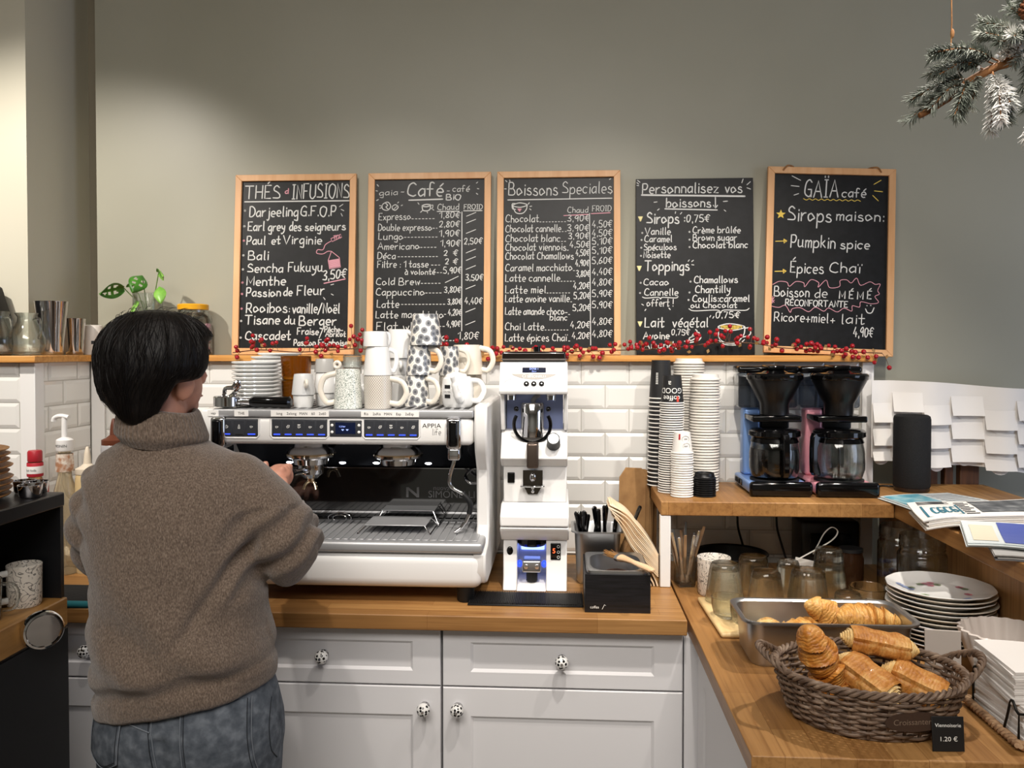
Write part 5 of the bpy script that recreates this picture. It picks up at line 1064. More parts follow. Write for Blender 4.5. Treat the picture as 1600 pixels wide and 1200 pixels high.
# --- glasses
def tumbler(lab, x, y, z, R0, r1, h, fl=0, grp='glasses standing on the right worktop', th=.0028):
    """upside-down tumbler, fl = number of flutes"""
    wob = (lambda a, z_: 1 + .028 * math.cos(fl * a)) if fl else None
    t = MB().lathe([(R0 - th, 0), (R0, .0005), (R0, .004), (lerp(R0, r1, .85), h * .85), (r1, h - .006), (r1 - .004, h), (r1 - .010, h - .003), (0, h - .0035), (0, h - .013), (r1 - .010, h - .0125), (lerp(R0, r1, .85) - th, h * .82), (R0 - th - .0004, .004)], seg=48, wob=wob).build('glass_tumbler', M_glass)
    t.location = (x, y, z); return tag(t, lab, 'glass', grp)
tumbler('wide upturned glass at the far left, standing on the pale wooden board', .424, -.462, WZ + .0135, .050, .037, .100)
tumbler('wide upturned glass behind the others, next to the leaf-pattern mug', .525, -.340, WZ, .050, .038, .103)
tumbler('wide upturned glass just right of the wooden board, behind the pan', .527, -.476, WZ, .049, .036, .098)
tumbler('large fluted upturned glass in the middle behind the steel pan', .634, -.478, WZ, .0545, .040, .104, 14)
tumbler('small fluted upturned glass behind the large fluted one', .615, -.358, WZ, .036, .029, .096, 12)
tumbler('fluted glass, lower of the two nested upturned glasses', .712, -.395, WZ, .046, .035, .098, 12)
tumbler('fluted glass, upper of the two nested upturned glasses, tallest of all', .712, -.395, WZ + .0405, .0445, .034, .100, 12)
tumbler('low upturned glass in front of the nested pair, behind the croissants', .728, -.500, WZ, .036, .032, .052, 0)
t = thing('ashtray_bowl', 'round glass bowl with CENDRIER written on its side', 'bowl', (.805, -.435, WZ))
MB().lathe([(0, .004), (.040, .003), (.044, 0), (.048, .006), (.0505, .030), (.0505, .049), (.0485, .050), (.0470, .047), (.046, .010), (0, .009)], seg=48).build('glass_body', M_glass, t)
mb = MB(); write(mb, 'CENDRIER', -.030, .030, .016, .013, .0012, lambda p: Vector((.0512 * math.sin(p[0] / .051), -.0512 * math.cos(p[0] / .051), p[1])), .06); mb.build('handwriting', M_print, t, smooth=False)
M_leafmug = None
def contour_mat(name, base, ink, scale, w_=.02):
    if name in MATS: return MATS[name]
    return noise_mat(name, [(.0, base), (.47 - w_, base), (.47, ink), (.47 + w_, base), (.60, base), (.60 + w_, ink), (.60 + 2 * w_, base), (1, base)], scale, .25, detail=2, coat=.2, dist_noise=1.2)
M_leafmug = contour_mat('leaf_drawing_glaze', '#e4ddd3', '#2a2829', 34, .025)
def upmug(name, lab, x, y, z, r, h, m, ang, grp=None):
    t = thing(name, lab, 'mug', (x, y, z), 0, grp)
    MB().lathe(ring_prof(r * .96, r, h, inv=False), seg=40).build('cup_body', m, t)
    a = R(ang); c, s = math.cos(a), math.sin(a)
    MB().tube(catmull([(q * c, q * s, w_ * h) for q, w_ in ((r * .95, .18), (r * 1.5, .22), (r * 1.72, .5), (r * 1.5, .80), (r * .97, .84))], 6), .0058, 9, sq=1.2).build('handle', M_china, t)
    return t
upmug('mug', 'white mug with black leaf drawings behind the wide glasses', .415, -.356, WZ, .0455, .103, M_leafmug, 70)
# --- cutlery jar
M_woodh = noise_mat('pale_cutlery_wood', [(.3, '#8a6a4c'), (.7, '#b08d68')], 10, .5)
t = thing('cutlery_jar', 'square glass jar crammed with spoons beside the white riser post', 'jar', (.346, -.283, WZ))
gn = MB(); gn.lathe([(0, .003), (.030, .002), (.033, .008), (.034, .086), (.0325, .088), (.0315, .085), (.0305, .011), (0, .008)], seg=4); gn.T = None
o = gn.build('glass_body', M_glass, t, sharp=20); o.rotation_euler = (0, 0, R(45 + 12))
for k in range(13):
    a = 2 * PI * k / 13 + .3; r_ = rnd.uniform(.002, .013); L = rnd.uniform(.135, .17)
    o = thing('teaspoon', 'teaspoon, %s of the bunch in the glass cutlery jar' % ordinal(k + 1), 'spoon', (.346 + r_ * math.cos(a), -.283 + r_ * math.sin(a), WZ + .0105), 0, 'teaspoons in the cutlery jar'); o['label'] = 'teaspoon standing handle up in the square glass cutlery jar'
    o.rotation_euler = (R(-13 * math.sin(a) + rnd.uniform(-3, 3)), R(14 * math.cos(a) + rnd.uniform(-3, 3)), 0)
    MB().ell((0, 0, .014), (.0085, .002, .014), 14, 8).build('bowl', M_knifeblade, o)
    MB().rbox(-.004, .004, -.0012, .0012, .024, L, .001, 1).build('handle', M_knifeblade if k % 3 else M_woodh, o)
# --- pale board with two glass cups
bd = tag((lambda m: m.rbox(-.058, .058, -.148, .140, 0, .0125, .006))(MB()).build('serving_board', noise_mat('pale_beech', [(.3, '#d8b67d'), (.7, '#e8cc98')], 4, .45, (30, 3, 30))), 'pale wooden board at the worktop edge carrying glass cups', 'board'); bd.location = (.421, -.565, WZ); bd.rotation_euler = (0, 0, R(2))
for i, (x, y, z) in enumerate(((.405, -.600, WZ + .0128), (.440, -.655, WZ + .0128))):
    t = tag(MB().lathe([(0, .003), (.024, .002), (.034, .010), (.0395, .034), (.0400, .052), (.0385, .053), (.0375, .050), (.037, .034), (.032, .012), (.022, .006), (0, .006)], seg=40).build('glass_cup', M_glass), ['clear glass cup at the back of the pale board', 'clear glass cup at the front of the pale board, beside the steel pan'][i], 'glass', 'glass cups on the pale board'); t.location = (x, y, z)
# --- under the riser
t = thing('cooking_pan', 'dark round pan in the shade under the riser shelf', 'pan', (.50, -.165, WZ))
MB().lathe([(0, .002), (.088, .002), (.094, .008), (.104, .066), (.108, .069), (.106, .071), (.100, .067), (.090, .010), (0, .007)], seg=48).build('pan_body', PM('dark_enamel', '#1a1918', .28, .3), t)
t = thing('black_box', 'black appliance box standing in the dark under the riser', 'box', (.79, -.11, WZ)); MB().rbox(-.085, .085, -.055, .06, 0, .165, .01).build('casing', M_black, t); MB().rbox(-.06, .06, -.0575, -.0545, .06, .13, .003, 1).build('front_plate', M_blackgloss, t)
for x, lab in ((.545, 'black plug and cable on the tiles above the dark pan'), (.665, 'black plug and cable on the tiles, right of the other plug')):
    t = thing('power_plug', lab, 'plug', (x, -.02, 1.03)); MB().rbox(-.017, .017, -.028, .011, .010, .055, .008).build('plug_body', M_black, t)
    MB().tube(catmull([(0, -.010, .012), (.002, -.014, -.03), (.016, -.012, -.08), (.03, -.012, -.125)], 6), .0035, 8).build('cable', M_black, t)
mb = MB(); pts = catmull([(.575, -.300, .925), (.62, -.302, .950), (.68, -.305, .985), (.745, -.306, 1.024), (.764, -.305, 1.050), (.748, -.304, 1.062), (.728, -.303, 1.045), (.712, -.300, 1.012), (.70, -.296, .985)], 6); mb.tube(pts, .0045, 8, sq=.3)
mb.tube([(.575, -.300, .926), (.560, -.300, .8875)], .0045, 8); tag(mb.build('white_strap', PM('white_rubber', '#d9d6d0', .5)), 'white looped strap rising behind the upturned glasses', 'strap')
mb = MB(); mb.box(-.03, .03, -.0007, .0007, 0, .085); o = tag(mb.build('white_card', M_paper), 'small white card leaning behind the small fluted glass', 'card'); o.location = (.665, -.300, WZ); o.rotation_euler = (R(-9), R(14), R(8))
t = thing('dark_jar', 'brown glass jar in the shade right of the white strap', 'jar', (.812, -.270, WZ)); MB().lathe([(0, 0), (.032, 0), (.035, .006), (.035, .085), (.031, .095), (.031, .103), (0, .103)], seg=32).build('jar_body', PM('brown_glass', '#3a2416', .08, trans=.4), t); MB().cyl(0, 0, .1032, .112, .033, 28).build('lid', M_blackmat, t)
def bigjar(lab, x, y, r, h, items):
    t = thing('storage_jar', lab, 'jar', (x, y, WZ), 0, 'big glass storage jars at the bar end')
    pr = [(0, .006), (r * .9, .004), (r * .98, .010), (r, .02), (r, h * .74), (r * .985, h * .77), (r * .90, h * .80), (r * .90, h * .815), (r * .935, h * .83), (r * .905, h * .85), (r * .935, h * .875), (r * .905, h * .90), (r * .93, h * .93), (r * .905, h * .96), (r * .91, h), (r * .87, h), (r * .865, h * .81), (r * .955, h * .76), (r * .955, .02), (r * .9, .012), (0, .012)]
    MB().lathe(pr, seg=56).build('glass_body', M_glass, t)
    mb = MB()
    for k in range(26):
        a = rnd.uniform(0, 6.28); q = r * .72 * math.sqrt(rnd.random()); mb.m = k % 4
        mb.rbox(q * math.cos(a) - .009, q * math.cos(a) + .009, q * math.sin(a) - .009, q * math.sin(a) + .009, .015 + .006 * (k // 2), .027 + .006 * (k // 2), .004, 1)
    b_ = mb.build('wrapped_sweets', [PM(n, c, .35) for n, c in items], t); b_['kind'] = 'stuff'
SW = [('sweet_navy', '#2a2f55'), ('sweet_grey', '#8a8fa5'), ('sweet_dark', '#23243a'), ('sweet_white', '#c9c9d2')]
bigjar('big glass storage jar half under the riser shelf, behind the other one', .912, -.352, .0545, .196, SW)
bigjar('big glass storage jar right behind the plate stack', .906, -.512, .0585, .205, SW[:2] + [('sweet_red', '#c4364c'), ('sweet_lime', '#b7c04c')])

# --- steel pan with croissants
t = thing('steel_pan', 'long shallow steel pan holding croissants on the right worktop', 'pan', (.565, -.815, WZ))
gn_pan(MB(), 0, 0, .345, .158, 0, .0998, .013, .032).build('pan_body', M_steel, t)
def crust(name, dark, mid, pale, rough=.42, coat=.12, fine=330, wv_=.5):
    """baked dough: mottled browning, thin flaky layer lines, blistered surface"""
    m = noise_mat(name, [(.22, dark), (.48, mid), (.74, pale)], 34, rough, (1, 1, 1), 6, coat=coat, spec=.35, dist_noise=.5); nt = m.node_tree; b = nt.nodes['Principled BSDF']; L = nt.links.new
    src = b.inputs['Base Color'].links[0].from_socket; tc = nd(nt, 'ShaderNodeTexCoord')
    wv = nd(nt, 'ShaderNodeTexWave', wave_type='BANDS', bands_direction='X'); wv.inputs['Scale'].default_value = fine / 6.28; wv.inputs['Distortion'].default_value = 7; wv.inputs['Detail'].default_value = 3; wv.inputs['Detail Scale'].default_value = 1.2
    L(tc.outputs['Object'], wv.inputs['Vector']); rp = ramp(nt, [(.0, (.66, .56, .44, 1)), (.30, (1, 1, 1, 1)), (1, (1.06, 1.06, 1.02, 1))]); L(wv.outputs['Fac'], rp.inputs['Fac'])
    mx = nd(nt, 'ShaderNodeMix', data_type='RGBA', blend_type='MULTIPLY'); mx.inputs[0].default_value = wv_; L(src, mx.inputs[6]); L(rp.outputs['Color'], mx.inputs[7]); L(mx.outputs[2], b.inputs['Base Color'])
    n2 = nd(nt, 'ShaderNodeTexNoise'); n2.inputs['Scale'].default_value = 190; n2.inputs['Detail'].default_value = 4; L(tc.outputs['Object'], n2.inputs['Vector'])
    ad = nd(nt, 'ShaderNodeMath', operation='MULTIPLY_ADD'); ad.inputs[1].default_value = wv_; L(n2.outputs['Fac'], ad.inputs[2]); L(wv.outputs['Fac'], ad.inputs[0])
    bp = nd(nt, 'ShaderNodeBump'); bp.inputs['Strength'].default_value = .7; bp.inputs['Distance'].default_value = .0022; L(ad.outputs[0], bp.inputs['Height']); L(bp.outputs['Normal'], b.inputs['Normal'])
    return m
M_cr = crust('croissant_crust', '#a8692c', '#d29a4e', '#e8bf7c'); M_pain = crust('chocolate_pastry_crust', '#8a4f1d', '#bd7f3c', '#dcb06e', .5, .05, 300, .30); M_crd = crust('glazed_crust', '#8d4a17', '#bf7a30', '#e0ac62', .36, .16); M_crp = crust('pale_pastry', '#cf9c55', '#e0b977', '#f0d9a8', .5, 0, 700)
def croissant_mesh(L=.135, Rm=.027, bend=70, turns=7):
    """crescent: swept roll with overlapping, stepped dough layers"""
    n, seg = 150, 30; rings = []; rad = L / R(bend); off = rnd.uniform(0, 50)
    for i in range(n + 1):
        t = i / n; s = t * 2 - 1; a = R(bend) / 2 * s
        c = Vector((rad * math.sin(a), rad * math.cos(a) - rad, 0)); nr = Vector((math.sin(a), math.cos(a), 0)); ring = []
        for k in range(seg):
            q = 2 * PI * k / seg; ph = abs(s) * turns / 2 + .5 + .10 * math.sin(q + s * 2) + .06 * math.sin(3 * q + off); saw = ph % 1.0
            edge = math.exp(-((saw - .04) / .07) ** 2) * .05 - math.exp(-((saw - .96) / .06) ** 2) * .10
            r = Rm * (max(0, 1 - abs(s) ** 2.1)) ** .60 * (1 - .24 * saw + edge) + .002
            if i in (0, n): r = .001
            p = c + nr * (r * math.cos(q)) + Vector((0, 0, 1)) * (r * .84 * math.sin(q)); p += p.normalized() * 0 + (nr * math.cos(q) + Vector((0, 0, math.sin(q)))) * (.0016 * noise.noise(p * 70 + Vector((off, 0, 0))))
            ring.append(tuple(p))
        rings.append(ring)
    return MB().loft(rings)
def pain_mesh(L=.10, w_=.058, h=.040):
    """chocolate pastry: flattened roll of dough, blistered top, layered spiral ends"""
    n, seg = 44, 48; rings = []; off = rnd.uniform(0, 50)
    for i in range(n + 1):
        s = i / n * 2 - 1; x = s * L / 2; k_ = 1 - .16 * abs(s) ** 5 - .05 * math.cos(s * 4); ring = []
        for k in range(seg):
            q = 2 * PI * k / seg; cx, cz = math.cos(q), math.sin(q); p = 2.7; den = (abs(cx) ** p + abs(cz) ** p) ** (1 / p)
            flap = .07 * math.exp(-((q - 2.5) / .10) ** 2) - .10 * math.exp(-((q - 2.75) / .12) ** 2) + .05 * math.exp(-((q - .55) / .10) ** 2) - .08 * math.exp(-((q - .30) / .12) ** 2)
            v = Vector((x, w_ / 2 * cx / den * k_ * (1 + flap), h / 2 * cz / den * k_ * (1 + flap))); v += Vector((0, cx, cz)) * (.0022 * noise.noise(v * 75 + Vector((off, 0, 0))))
            ring.append(tuple(v))
        rings.append(ring)
    mb = MB().loft(rings, cap=False); mb.m = 1
    for s in (-1, 1):
        x = s * L / 2
        for j, f in enumerate((1.0, .80, .60, .40, .22)):
            f2 = f - .13; dx = .0035 * j; C_ = lambda ff, xx: [(xx, w_ / 2 * .80 * ff * math.cos(q) + .0012 * math.sin(4 * q + j), h / 2 * .82 * ff * math.sin(q) + .001 * math.cos(3 * q + j)) for q in [2 * PI * k / 28 for k in range(28)]]
            mb.loft([C_(f, x - s * .004), C_(f, x + s * (dx + .0035)), C_(f * .96, x + s * (dx + .0050)), C_(f2, x + s * (dx + .0045)), C_(f2 * .98, x + s * (dx - .002))], cap=True)
    mb.m = 0
    return mb
def pastry(mesh, nm, mats, lab, cat, loc, rot, grp):
    o = mesh.build(nm, mats, sharp=60); o.location = loc; o.rotation_euler = tuple(R(a) for a in rot); return tag(o, lab, cat, grp)
g = 'croissants in the steel pan'
pastry(croissant_mesh(.15, .040, 80, 6), 'croissant', M_cr, 'large croissant on top of the heap in the steel pan', 'croissant', (.664, -.800, .964), (-14, 6, 6), g)
pastry(croissant_mesh(.145, .031, 60, 5), 'croissant', M_cr, 'croissant standing tip up at the middle of the steel pan', 'croissant', (.592, -.802, .966), (78, 42, 8), g)
pastry(croissant_mesh(.13, .031, 75), 'croissant', M_cr, 'croissant lying low in the middle of the steel pan, beneath the upright tip', 'croissant', (.530, -.820, .944), (5, -3, 200), g)
pastry(croissant_mesh(.12, .029, 70), 'croissant', M_crp, 'pale croissant low at the left end of the steel pan', 'croissant', (.450, -.825, .942), (10, 5, 75), g)
pastry(croissant_mesh(.13, .030, 75), 'croissant', M_cr, 'croissant buried under the large one at the right end of the pan', 'croissant', (.655, -.815, .922), (0, 0, 170), g)

# --- wicker basket with four pastries
BX, BY = .560, -1.108
M_wick = noise_mat('grey_brown_willow', [(.3, '#4c3a2e'), (.55, '#75604f'), (.75, '#9a8673')], 40, .6, (1, 1, 1), 4, bump=.4, dist=.001)
bk = thing('bread_basket', 'oval grey-brown wicker basket with handles at the front of the right worktop', 'basket', (BX, BY, WZ), R(-4))
def bas(a, z): f = z / .085; return (lerp(.136, .163, f) * math.cos(a), lerp(.108, .134, f) * math.sin(a))
MB().loft([[(x * 1.0, y, z) for x, y in [bas(2 * PI * k / 48, 0) for k in range(48)]] for z in (.001, .007)]).build('base', M_wick, bk)
for r_ in range(13):
    z = .009 + r_ * .0060; mb = MB(); n = 132; pts = []
    for k in range(n):
        a = 2 * PI * k / n; x, y = bas(a, z); w_ = .0042 * math.sin(15 * a + PI * r_ + .4 * math.sin(3 * a)); q = 1 + w_ / .14; pts.append((x * q, y * q, z + .0012 * math.sin(7 * a + r_ * 2)))
    mb.tube(pts, .0029, 7, closed=True); mb.build('woven_strand', M_wick, bk)
mb = MB()
for k in range(30):
    a = 2 * PI * (k + .5) / 30; mb.tube([(*bas(a, .004), .004), (*bas(a, .045), .045), (*bas(a, .088), .088)], .0028, 6)
mb.build('stakes', M_wick, bk)
for s in range(3):
    mb = MB(); n = 190; pts = []
    for k in range(n):
        a = 2 * PI * k / n; x, y = bas(a, .088); ph = 22 * a + s * 2.1; q = 1 + .0046 * math.cos(ph) / .14; pts.append((x * q, y * q, .0895 + .0046 * math.sin(ph)))
    mb.tube(pts, .0036, 7, closed=True); mb.build('rim_braid', M_wick, bk)
for sx in (-1, 1):
    mb = MB()
    for st in range(3):
        pts = []; n = 54
        for k in range(n + 1):
            f = k / n; a = lerp(-.42, .42, f); hgt = math.sin(PI * f) ** .8; x, y = bas(a if sx > 0 else PI - a, .088)
            c = Vector((x + sx * .030 * hgt, y * (1 + .1 * hgt), .090 + .030 * hgt)); ph = f * 30 + st * 2.1; pts.append(c + Vector((sx * .0048 * math.cos(ph), 0, .0048 * math.sin(ph))))
        mb.tube(pts, .0031, 7)
    mb.build('handle', M_wick, bk)
mb = MB(); sg = [(.052 * math.cos(q), .0165 * math.sin(q)) for q in [2 * PI * k / 40 for k in range(40)]]
th_ = R(-75); c0 = Vector((*bas(th_, .042), .046)); nrm = Vector((math.cos(th_) * .8, math.sin(th_), 0)).normalized(); rt_ = Vector((-nrm.y, nrm.x, 0)); Fs = lambda u, v, o: c0 + nrm * (.008 + o) + rt_ * u + Vector((0, 0, 1)) * v
mb.loft([[tuple(Fs(u, v, 0)) for u, v in sg], [tuple(Fs(u, v, .003)) for u, v in sg]]); sgn = mb.build('name_board', PM('dark_brown_board', '#3f2e24', .6), bk)
mb = MB(); vs, fs = type_mesh('Croissanterie', .014); mb.add([Fs(v.x, v.y - .004, .0036) for v in vs], fs); mb.build('board_lettering', PM('faded_brown', '#7d6a5a', .7), sgn, smooth=False)
g = 'pastries in the wicker basket'
pastry(croissant_mesh(.160, .041, 60, 4.4), 'croissant', M_crd, 'glossy croissant standing at the left in the wicker basket', 'croissant', (.478, -1.105, .984), (18, 62, 14), g)
pastry(pain_mesh(.104, .060, .042), 'chocolate_pastry', [M_pain, M_crp], 'chocolate pastry lying on top across the back of the basket', 'pastry', (.600, -1.055, 1.000), (8, 8, -8), g)
pastry(pain_mesh(.092, .070, .058), 'chocolate_pastry', [M_pain, M_crp], 'chocolate pastry in the basket centre with its spiral end towards the viewer', 'pastry', (.556, -1.118, .955), (4, 22, -48), g)
pastry(pain_mesh(.092, .068, .056), 'chocolate_pastry', [M_pain, M_crp], 'chocolate pastry at the right side of the basket', 'pastry', (.648, -1.112, .945), (4, 18, -30), g)
# --- price card
t = thing('price_card', 'small black price card reading Viennoiserie in front of the basket', 'price card', (.645, -1.243, WZ))
t.rotation_euler = (R(-6), 0, R(2))
MB().rbox(-.0265, .0265, -.001, .001, .0005, .0575, .0006, 1).build('card', M_blackmat, t)
MB().prism([(.001, .002), (.028, .004), (.001, .03)], -.001, .001, 'x').build('easel_foot', M_blackmat, t)
mb = MB(); type_on(mb, 'Viennoiserie', .0085, face_T((0, -.0015, .0405)), width=.043); type_on(mb, '1.20 €', .0105, face_T((0, -.0015, .0175)), width=.028); mb.build('card_lettering', M_printw, t, smooth=False)

# --- plates
PR = [(0, .002), (.070, .001), (.074, 0), (.078, .003), (.100, .012), (.1140, .0175), (.1150, .0190), (.1140, .0205), (.100, .0155), (.078, .0075), (.070, .0055), (0, .0055)]
scal = lambda a, z: 1 + (.010 * math.cos(12 * a) if z > .013 else 0)
p0 = MB().lathe(PR, seg=72, wob=scal).build('plate', M_china); p1 = MB().lathe(PR, seg=72).build('plate', PM('ivory_porcelain', '#dcd4c4', .2, coat=.2))
fp = None; g = 'porcelain plates stacked on the right worktop'; NP = 12
for k in range(NP):
    lab = 'dessert plate, %s from the top of the plate stack' % ordinal(NP - k) if k < NP - 1 else 'white plate with pink and blue flowers on top of the plate stack'
    loc = (.868 + rnd.uniform(-.003, .003), -.702 + rnd.uniform(-.003, .003), WZ + .0102 * k)
    src = p0 if k in (0, 3, 4, 7, 9, 11) else p1
    if src.location.length < 1e-6: src.location = loc; src.rotation_euler = (0, 0, rnd.uniform(0, 6)); o = tag(src, lab, 'plate', g)
    else: o = dup(src, loc, (0, 0, rnd.uniform(0, 6)), lab, g)
    if k == NP - 1: top = o
top.rotation_euler = (0, 0, 0)
for nm, colr, pts in (('pink_flower_print', '#d98a9c', [(-.012, .052), (.004, .060), (-.004, .040), (.056, .026), (.05, -.03)]), ('blue_flower_print', '#8f9fc4', [(-.070, .020), (-.062, .008), (.03, -.07), (-.078, .03)]), ('green_leaf_print', '#9aa888', [(.014, .046), (-.024, .048), (-.056, .018), (.062, .014), (-.05, -.04)])):
    mb = MB()
    for x, y in pts:
        for j in range(5):
            a = j * 2 * PI / 5; cx, cy = x + .005 * math.cos(a), y + .005 * math.sin(a); r2 = math.hypot(cx, cy); zz = (.0055 if r2 < .07 else lerp(.0055, .0155, (r2 - .07) / .03)) + .0016
            mb.add([(cx, cy, zz)] + [(cx + .0042 * math.cos(q), cy + .0042 * math.sin(q), zz) for q in [2 * PI * m / 8 for m in range(8)]], [(0, 1 + m, 1 + (m + 1) % 8) for m in range(8)])
    mb.build(nm, PM(nm, colr, .3), top, smooth=False)

# --- napkins on a seagrass tray
M_grass = noise_mat('seagrass', [(.3, '#7d5f45'), (.6, '#b08e6c'), (.8, '#c9ab88')], 60, .8, detail=3, bump=.5, dist=.001)
ty = thing('napkin_tray', 'flat seagrass tray with a black wire guard holding white napkins', 'tray', (.865, -1.13, WZ))
Wd(MB().rbox(.768, .965, -1.232, -1.050, WZ + .0005, WZ + .008, .003, 1), 'woven_mat', M_grass, ty)
for x0, y0, x1, y1, nn in ((.764, -1.235, .764, -1.048, 34), (.764, -1.235, .968, -1.235, 48), (.968, -1.235, .968, -1.048, 34), (.764, -1.048, .968, -1.048, 48)):
    mb = MB()
    for st in range(2):
        pts = [(lerp(x0, x1, k / 60) + (.0045 * math.cos(k * .9 + st * PI) if x0 == x1 else 0), lerp(y0, y1, k / 60) + (.0045 * math.cos(k * .9 + st * PI) if x0 != x1 else 0), WZ + .010 + .0045 * math.sin(k * .9 + st * PI)) for k in range(61)]
        mb.tube(pts, .0044, 7)
    Wd(mb, 'plaited_edge', M_grass, ty)
M_wire = PM('black_wire', '#15130f', .45, .5)
mb = MB(); z = WZ + .008
mb.tube(catmull([(.768, -1.175, z), (.766, -1.190, z + .03), (.766, -1.204, z + .066), (.767, -1.218, z + .054), (.768, -1.224, z + .050)], 5), .0023, 8)
Wd(mb, 'wire_guard', M_wire, ty); Wd(MB().tube([(.768, -1.224, z), (.768, -1.224, z + .050), (.962, -1.224, z + .050), (.962, -1.224, z)], .0023, 8), 'wire_guard', M_wire, ty)
Wd(MB().tube(catmull([(.772, -1.06, z), (.772, -1.06, z + .06), (.776, -1.062, z + .070), (.80, -1.062, z + .070)], 4), .0023, 8), 'wire_guard', M_wire, ty)
M_nap = PM('white_napkin', '#e9e5e1', .9)
def napkin_mesh():
    mb = MB(); n = 8; rings = []
    for i in range(n + 1):
        x = lerp(-.080, .080, i / n); d = .0016 * math.sin(i * .8)
        rings.append([(x, -.080, d), (x, .080, d + .0005), (x, .081, d + .003), (x, .080, d + .0050), (x, 0, d + .0055), (x, -.081, d + .0048)])
    mb.loft(rings); return mb
n0 = None; g = 'white paper napkins piled on the seagrass tray'
for k in range(20):
    upper = k >= 10
    loc = (.857 - (.004 if upper else 0) + rnd.uniform(-.002, .002), -1.136 + (.004 if upper else 0) + rnd.uniform(-.002, .002), WZ + .0095 + .0057 * k)
    lab = 'folded white napkin, %s from the top of the pile on the seagrass tray' % ordinal(20 - k); rz = R((-4 if upper else 2) + rnd.uniform(-1.5, 1.5))
    if n0 is None: n0 = napkin_mesh().build('napkin', M_nap, sharp=60); n0.location = loc; n0.rotation_euler = (0, 0, rz); tag(n0, lab, 'napkin', g)
    else: dup(n0, loc, (0, 0, rz), lab, g)
t = tag(MB().lathe([(0, .004), (.045, .003), (.050, 0), (.055, .006), (.074, .050), (.088, .100), (.090, .108), (.086, .110), (.070, .052), (.050, .010), (0, .009)], seg=96, wob=lambda a, z: 1 + (.035 * math.cos(22 * a) if z > .09 else 0)).build('scalloped_bowl', PM('milky_porcelain', '#ddd3cb', .3, coat=.2)), 'white porcelain bowl with scalloped rim behind the napkins', 'bowl'); t.location = (.893, -.948, WZ)
for k in range(6):
    o = tag(MB().box(-.033, .033, -.0018, .0018, 0, .118 - .002 * k).build('grey_card', PM('grey_card', '#b9b0a8', .8)), 'stiff grey card, %s from the front of the upright pack left of the scalloped bowl' % ordinal(k + 1), 'card', 'grey cards between the plates and napkins'); o.location = (.748 + .003 * k, -.990 + .0068 * k, WZ); o.rotation_euler = (R(-4), 0, R(-8))
# ================================================================== left side: shelf, bottles, near black cabinet
SZ = 1.5395
def carafe(lab, x, y, s):
    wv = lambda a, z: 1 + (.10 * math.cos(a - 2.6) if z > .13 * s else 0)
    t = thing('glass_carafe', lab, 'carafe', (x, y, SZ), 0, 'glass carafes on the corner shelf')
    pr = [(0, .004), (.034, .003), (.046, .010), (.056, .034), (.054, .060), (.040, .094), (.030, .112), (.029, .126), (.036, .140), (.0345, .1405), (.0272, .127), (.0282, .111), (.038, .092), (.052, .059), (.0535, .034), (.044, .013), (.032, .008), (0, .008)]
    MB().lathe([(r * s, z * s) for r, z in pr], seg=48, wob=wv).build('glass_body', M_glass, t)
    MB().tube(catmull([(.030 * s, -.012, .118 * s), (.055 * s, -.02, .120 * s), (.062 * s, -.022, .085 * s), (.052 * s, -.018, .055 * s)], 6), .0042, 8).build('handle', M_glass, t)
carafe('bulbous clear glass carafe at the far left of the corner shelf', -1.700, -.255, .94)
carafe('bulbous clear glass carafe next to the large steel shaker', -1.628, -.225, .92)
M_mirror = PM('mirror_steel', '#cfcdd0', .05, 1)
def shaker_tin(lab, x, y, r0, r1, h):
    t = tag(MB().lathe([(0, .001), (r0 * .92, .001), (r0, .004), (r0 * 1.02, .012), (r1, h - .003), (r1 + .001, h), (r1 - .0015, h - .001), (r0 * .97, .01), (0, .006)], seg=56).build('cocktail_tin', M_mirror), lab, 'shaker', 'steel shakers on the corner shelf'); t.location = (x, y, SZ)
shaker_tin('tall steel shaker tin on the corner shelf', -1.618, -.120, .0325, .0480, .170)
shaker_tin('short steel shaker tin between the tall one and the white canister', -1.610, -.010, .0260, .0335, .120)
t = thing('white_canister', 'small white canister with a black square mark on the corner shelf', 'canister', (-1.590, .070, SZ)); MB().lathe([(0, 0), (.034, 0), (.036, .004), (.032, .080), (.027, .098), (.023, .1005), (0, .1005)], seg=40).build('canister_body', PM('off_white_plastic', '#d8d2ca', .4), t)
mb = MB(); T = Matrix.Rotation(R(24), 4, 'Z'); mb.add([T @ Vector(p) for p in ((-.005, -.0358, .036), (.005, -.0358, .036), (.005, -.0354, .047), (-.005, -.0354, .047))], [(0, 1, 2, 3)]); mb.build('black_mark', M_print, t, smooth=False)
t = thing('wall_speaker', 'black angular box standing at the far left of the shelf, cut by the frame', 'speaker', (-1.80, -.20, SZ)); mb = MB(); mb.prism([(-.14, 0), (.070, 0), (.070, .12), (.040, .212), (.022, .222), (-.14, .222)], -.055, .055, 'y'); mb.build('casing', PM('dark_brown_black', '#1d1915', .55), t, bevel=.004); MB().rbox(-.135, .012, -.066, -.056, .10, .235, .003).build('front_panel', M_black, t)
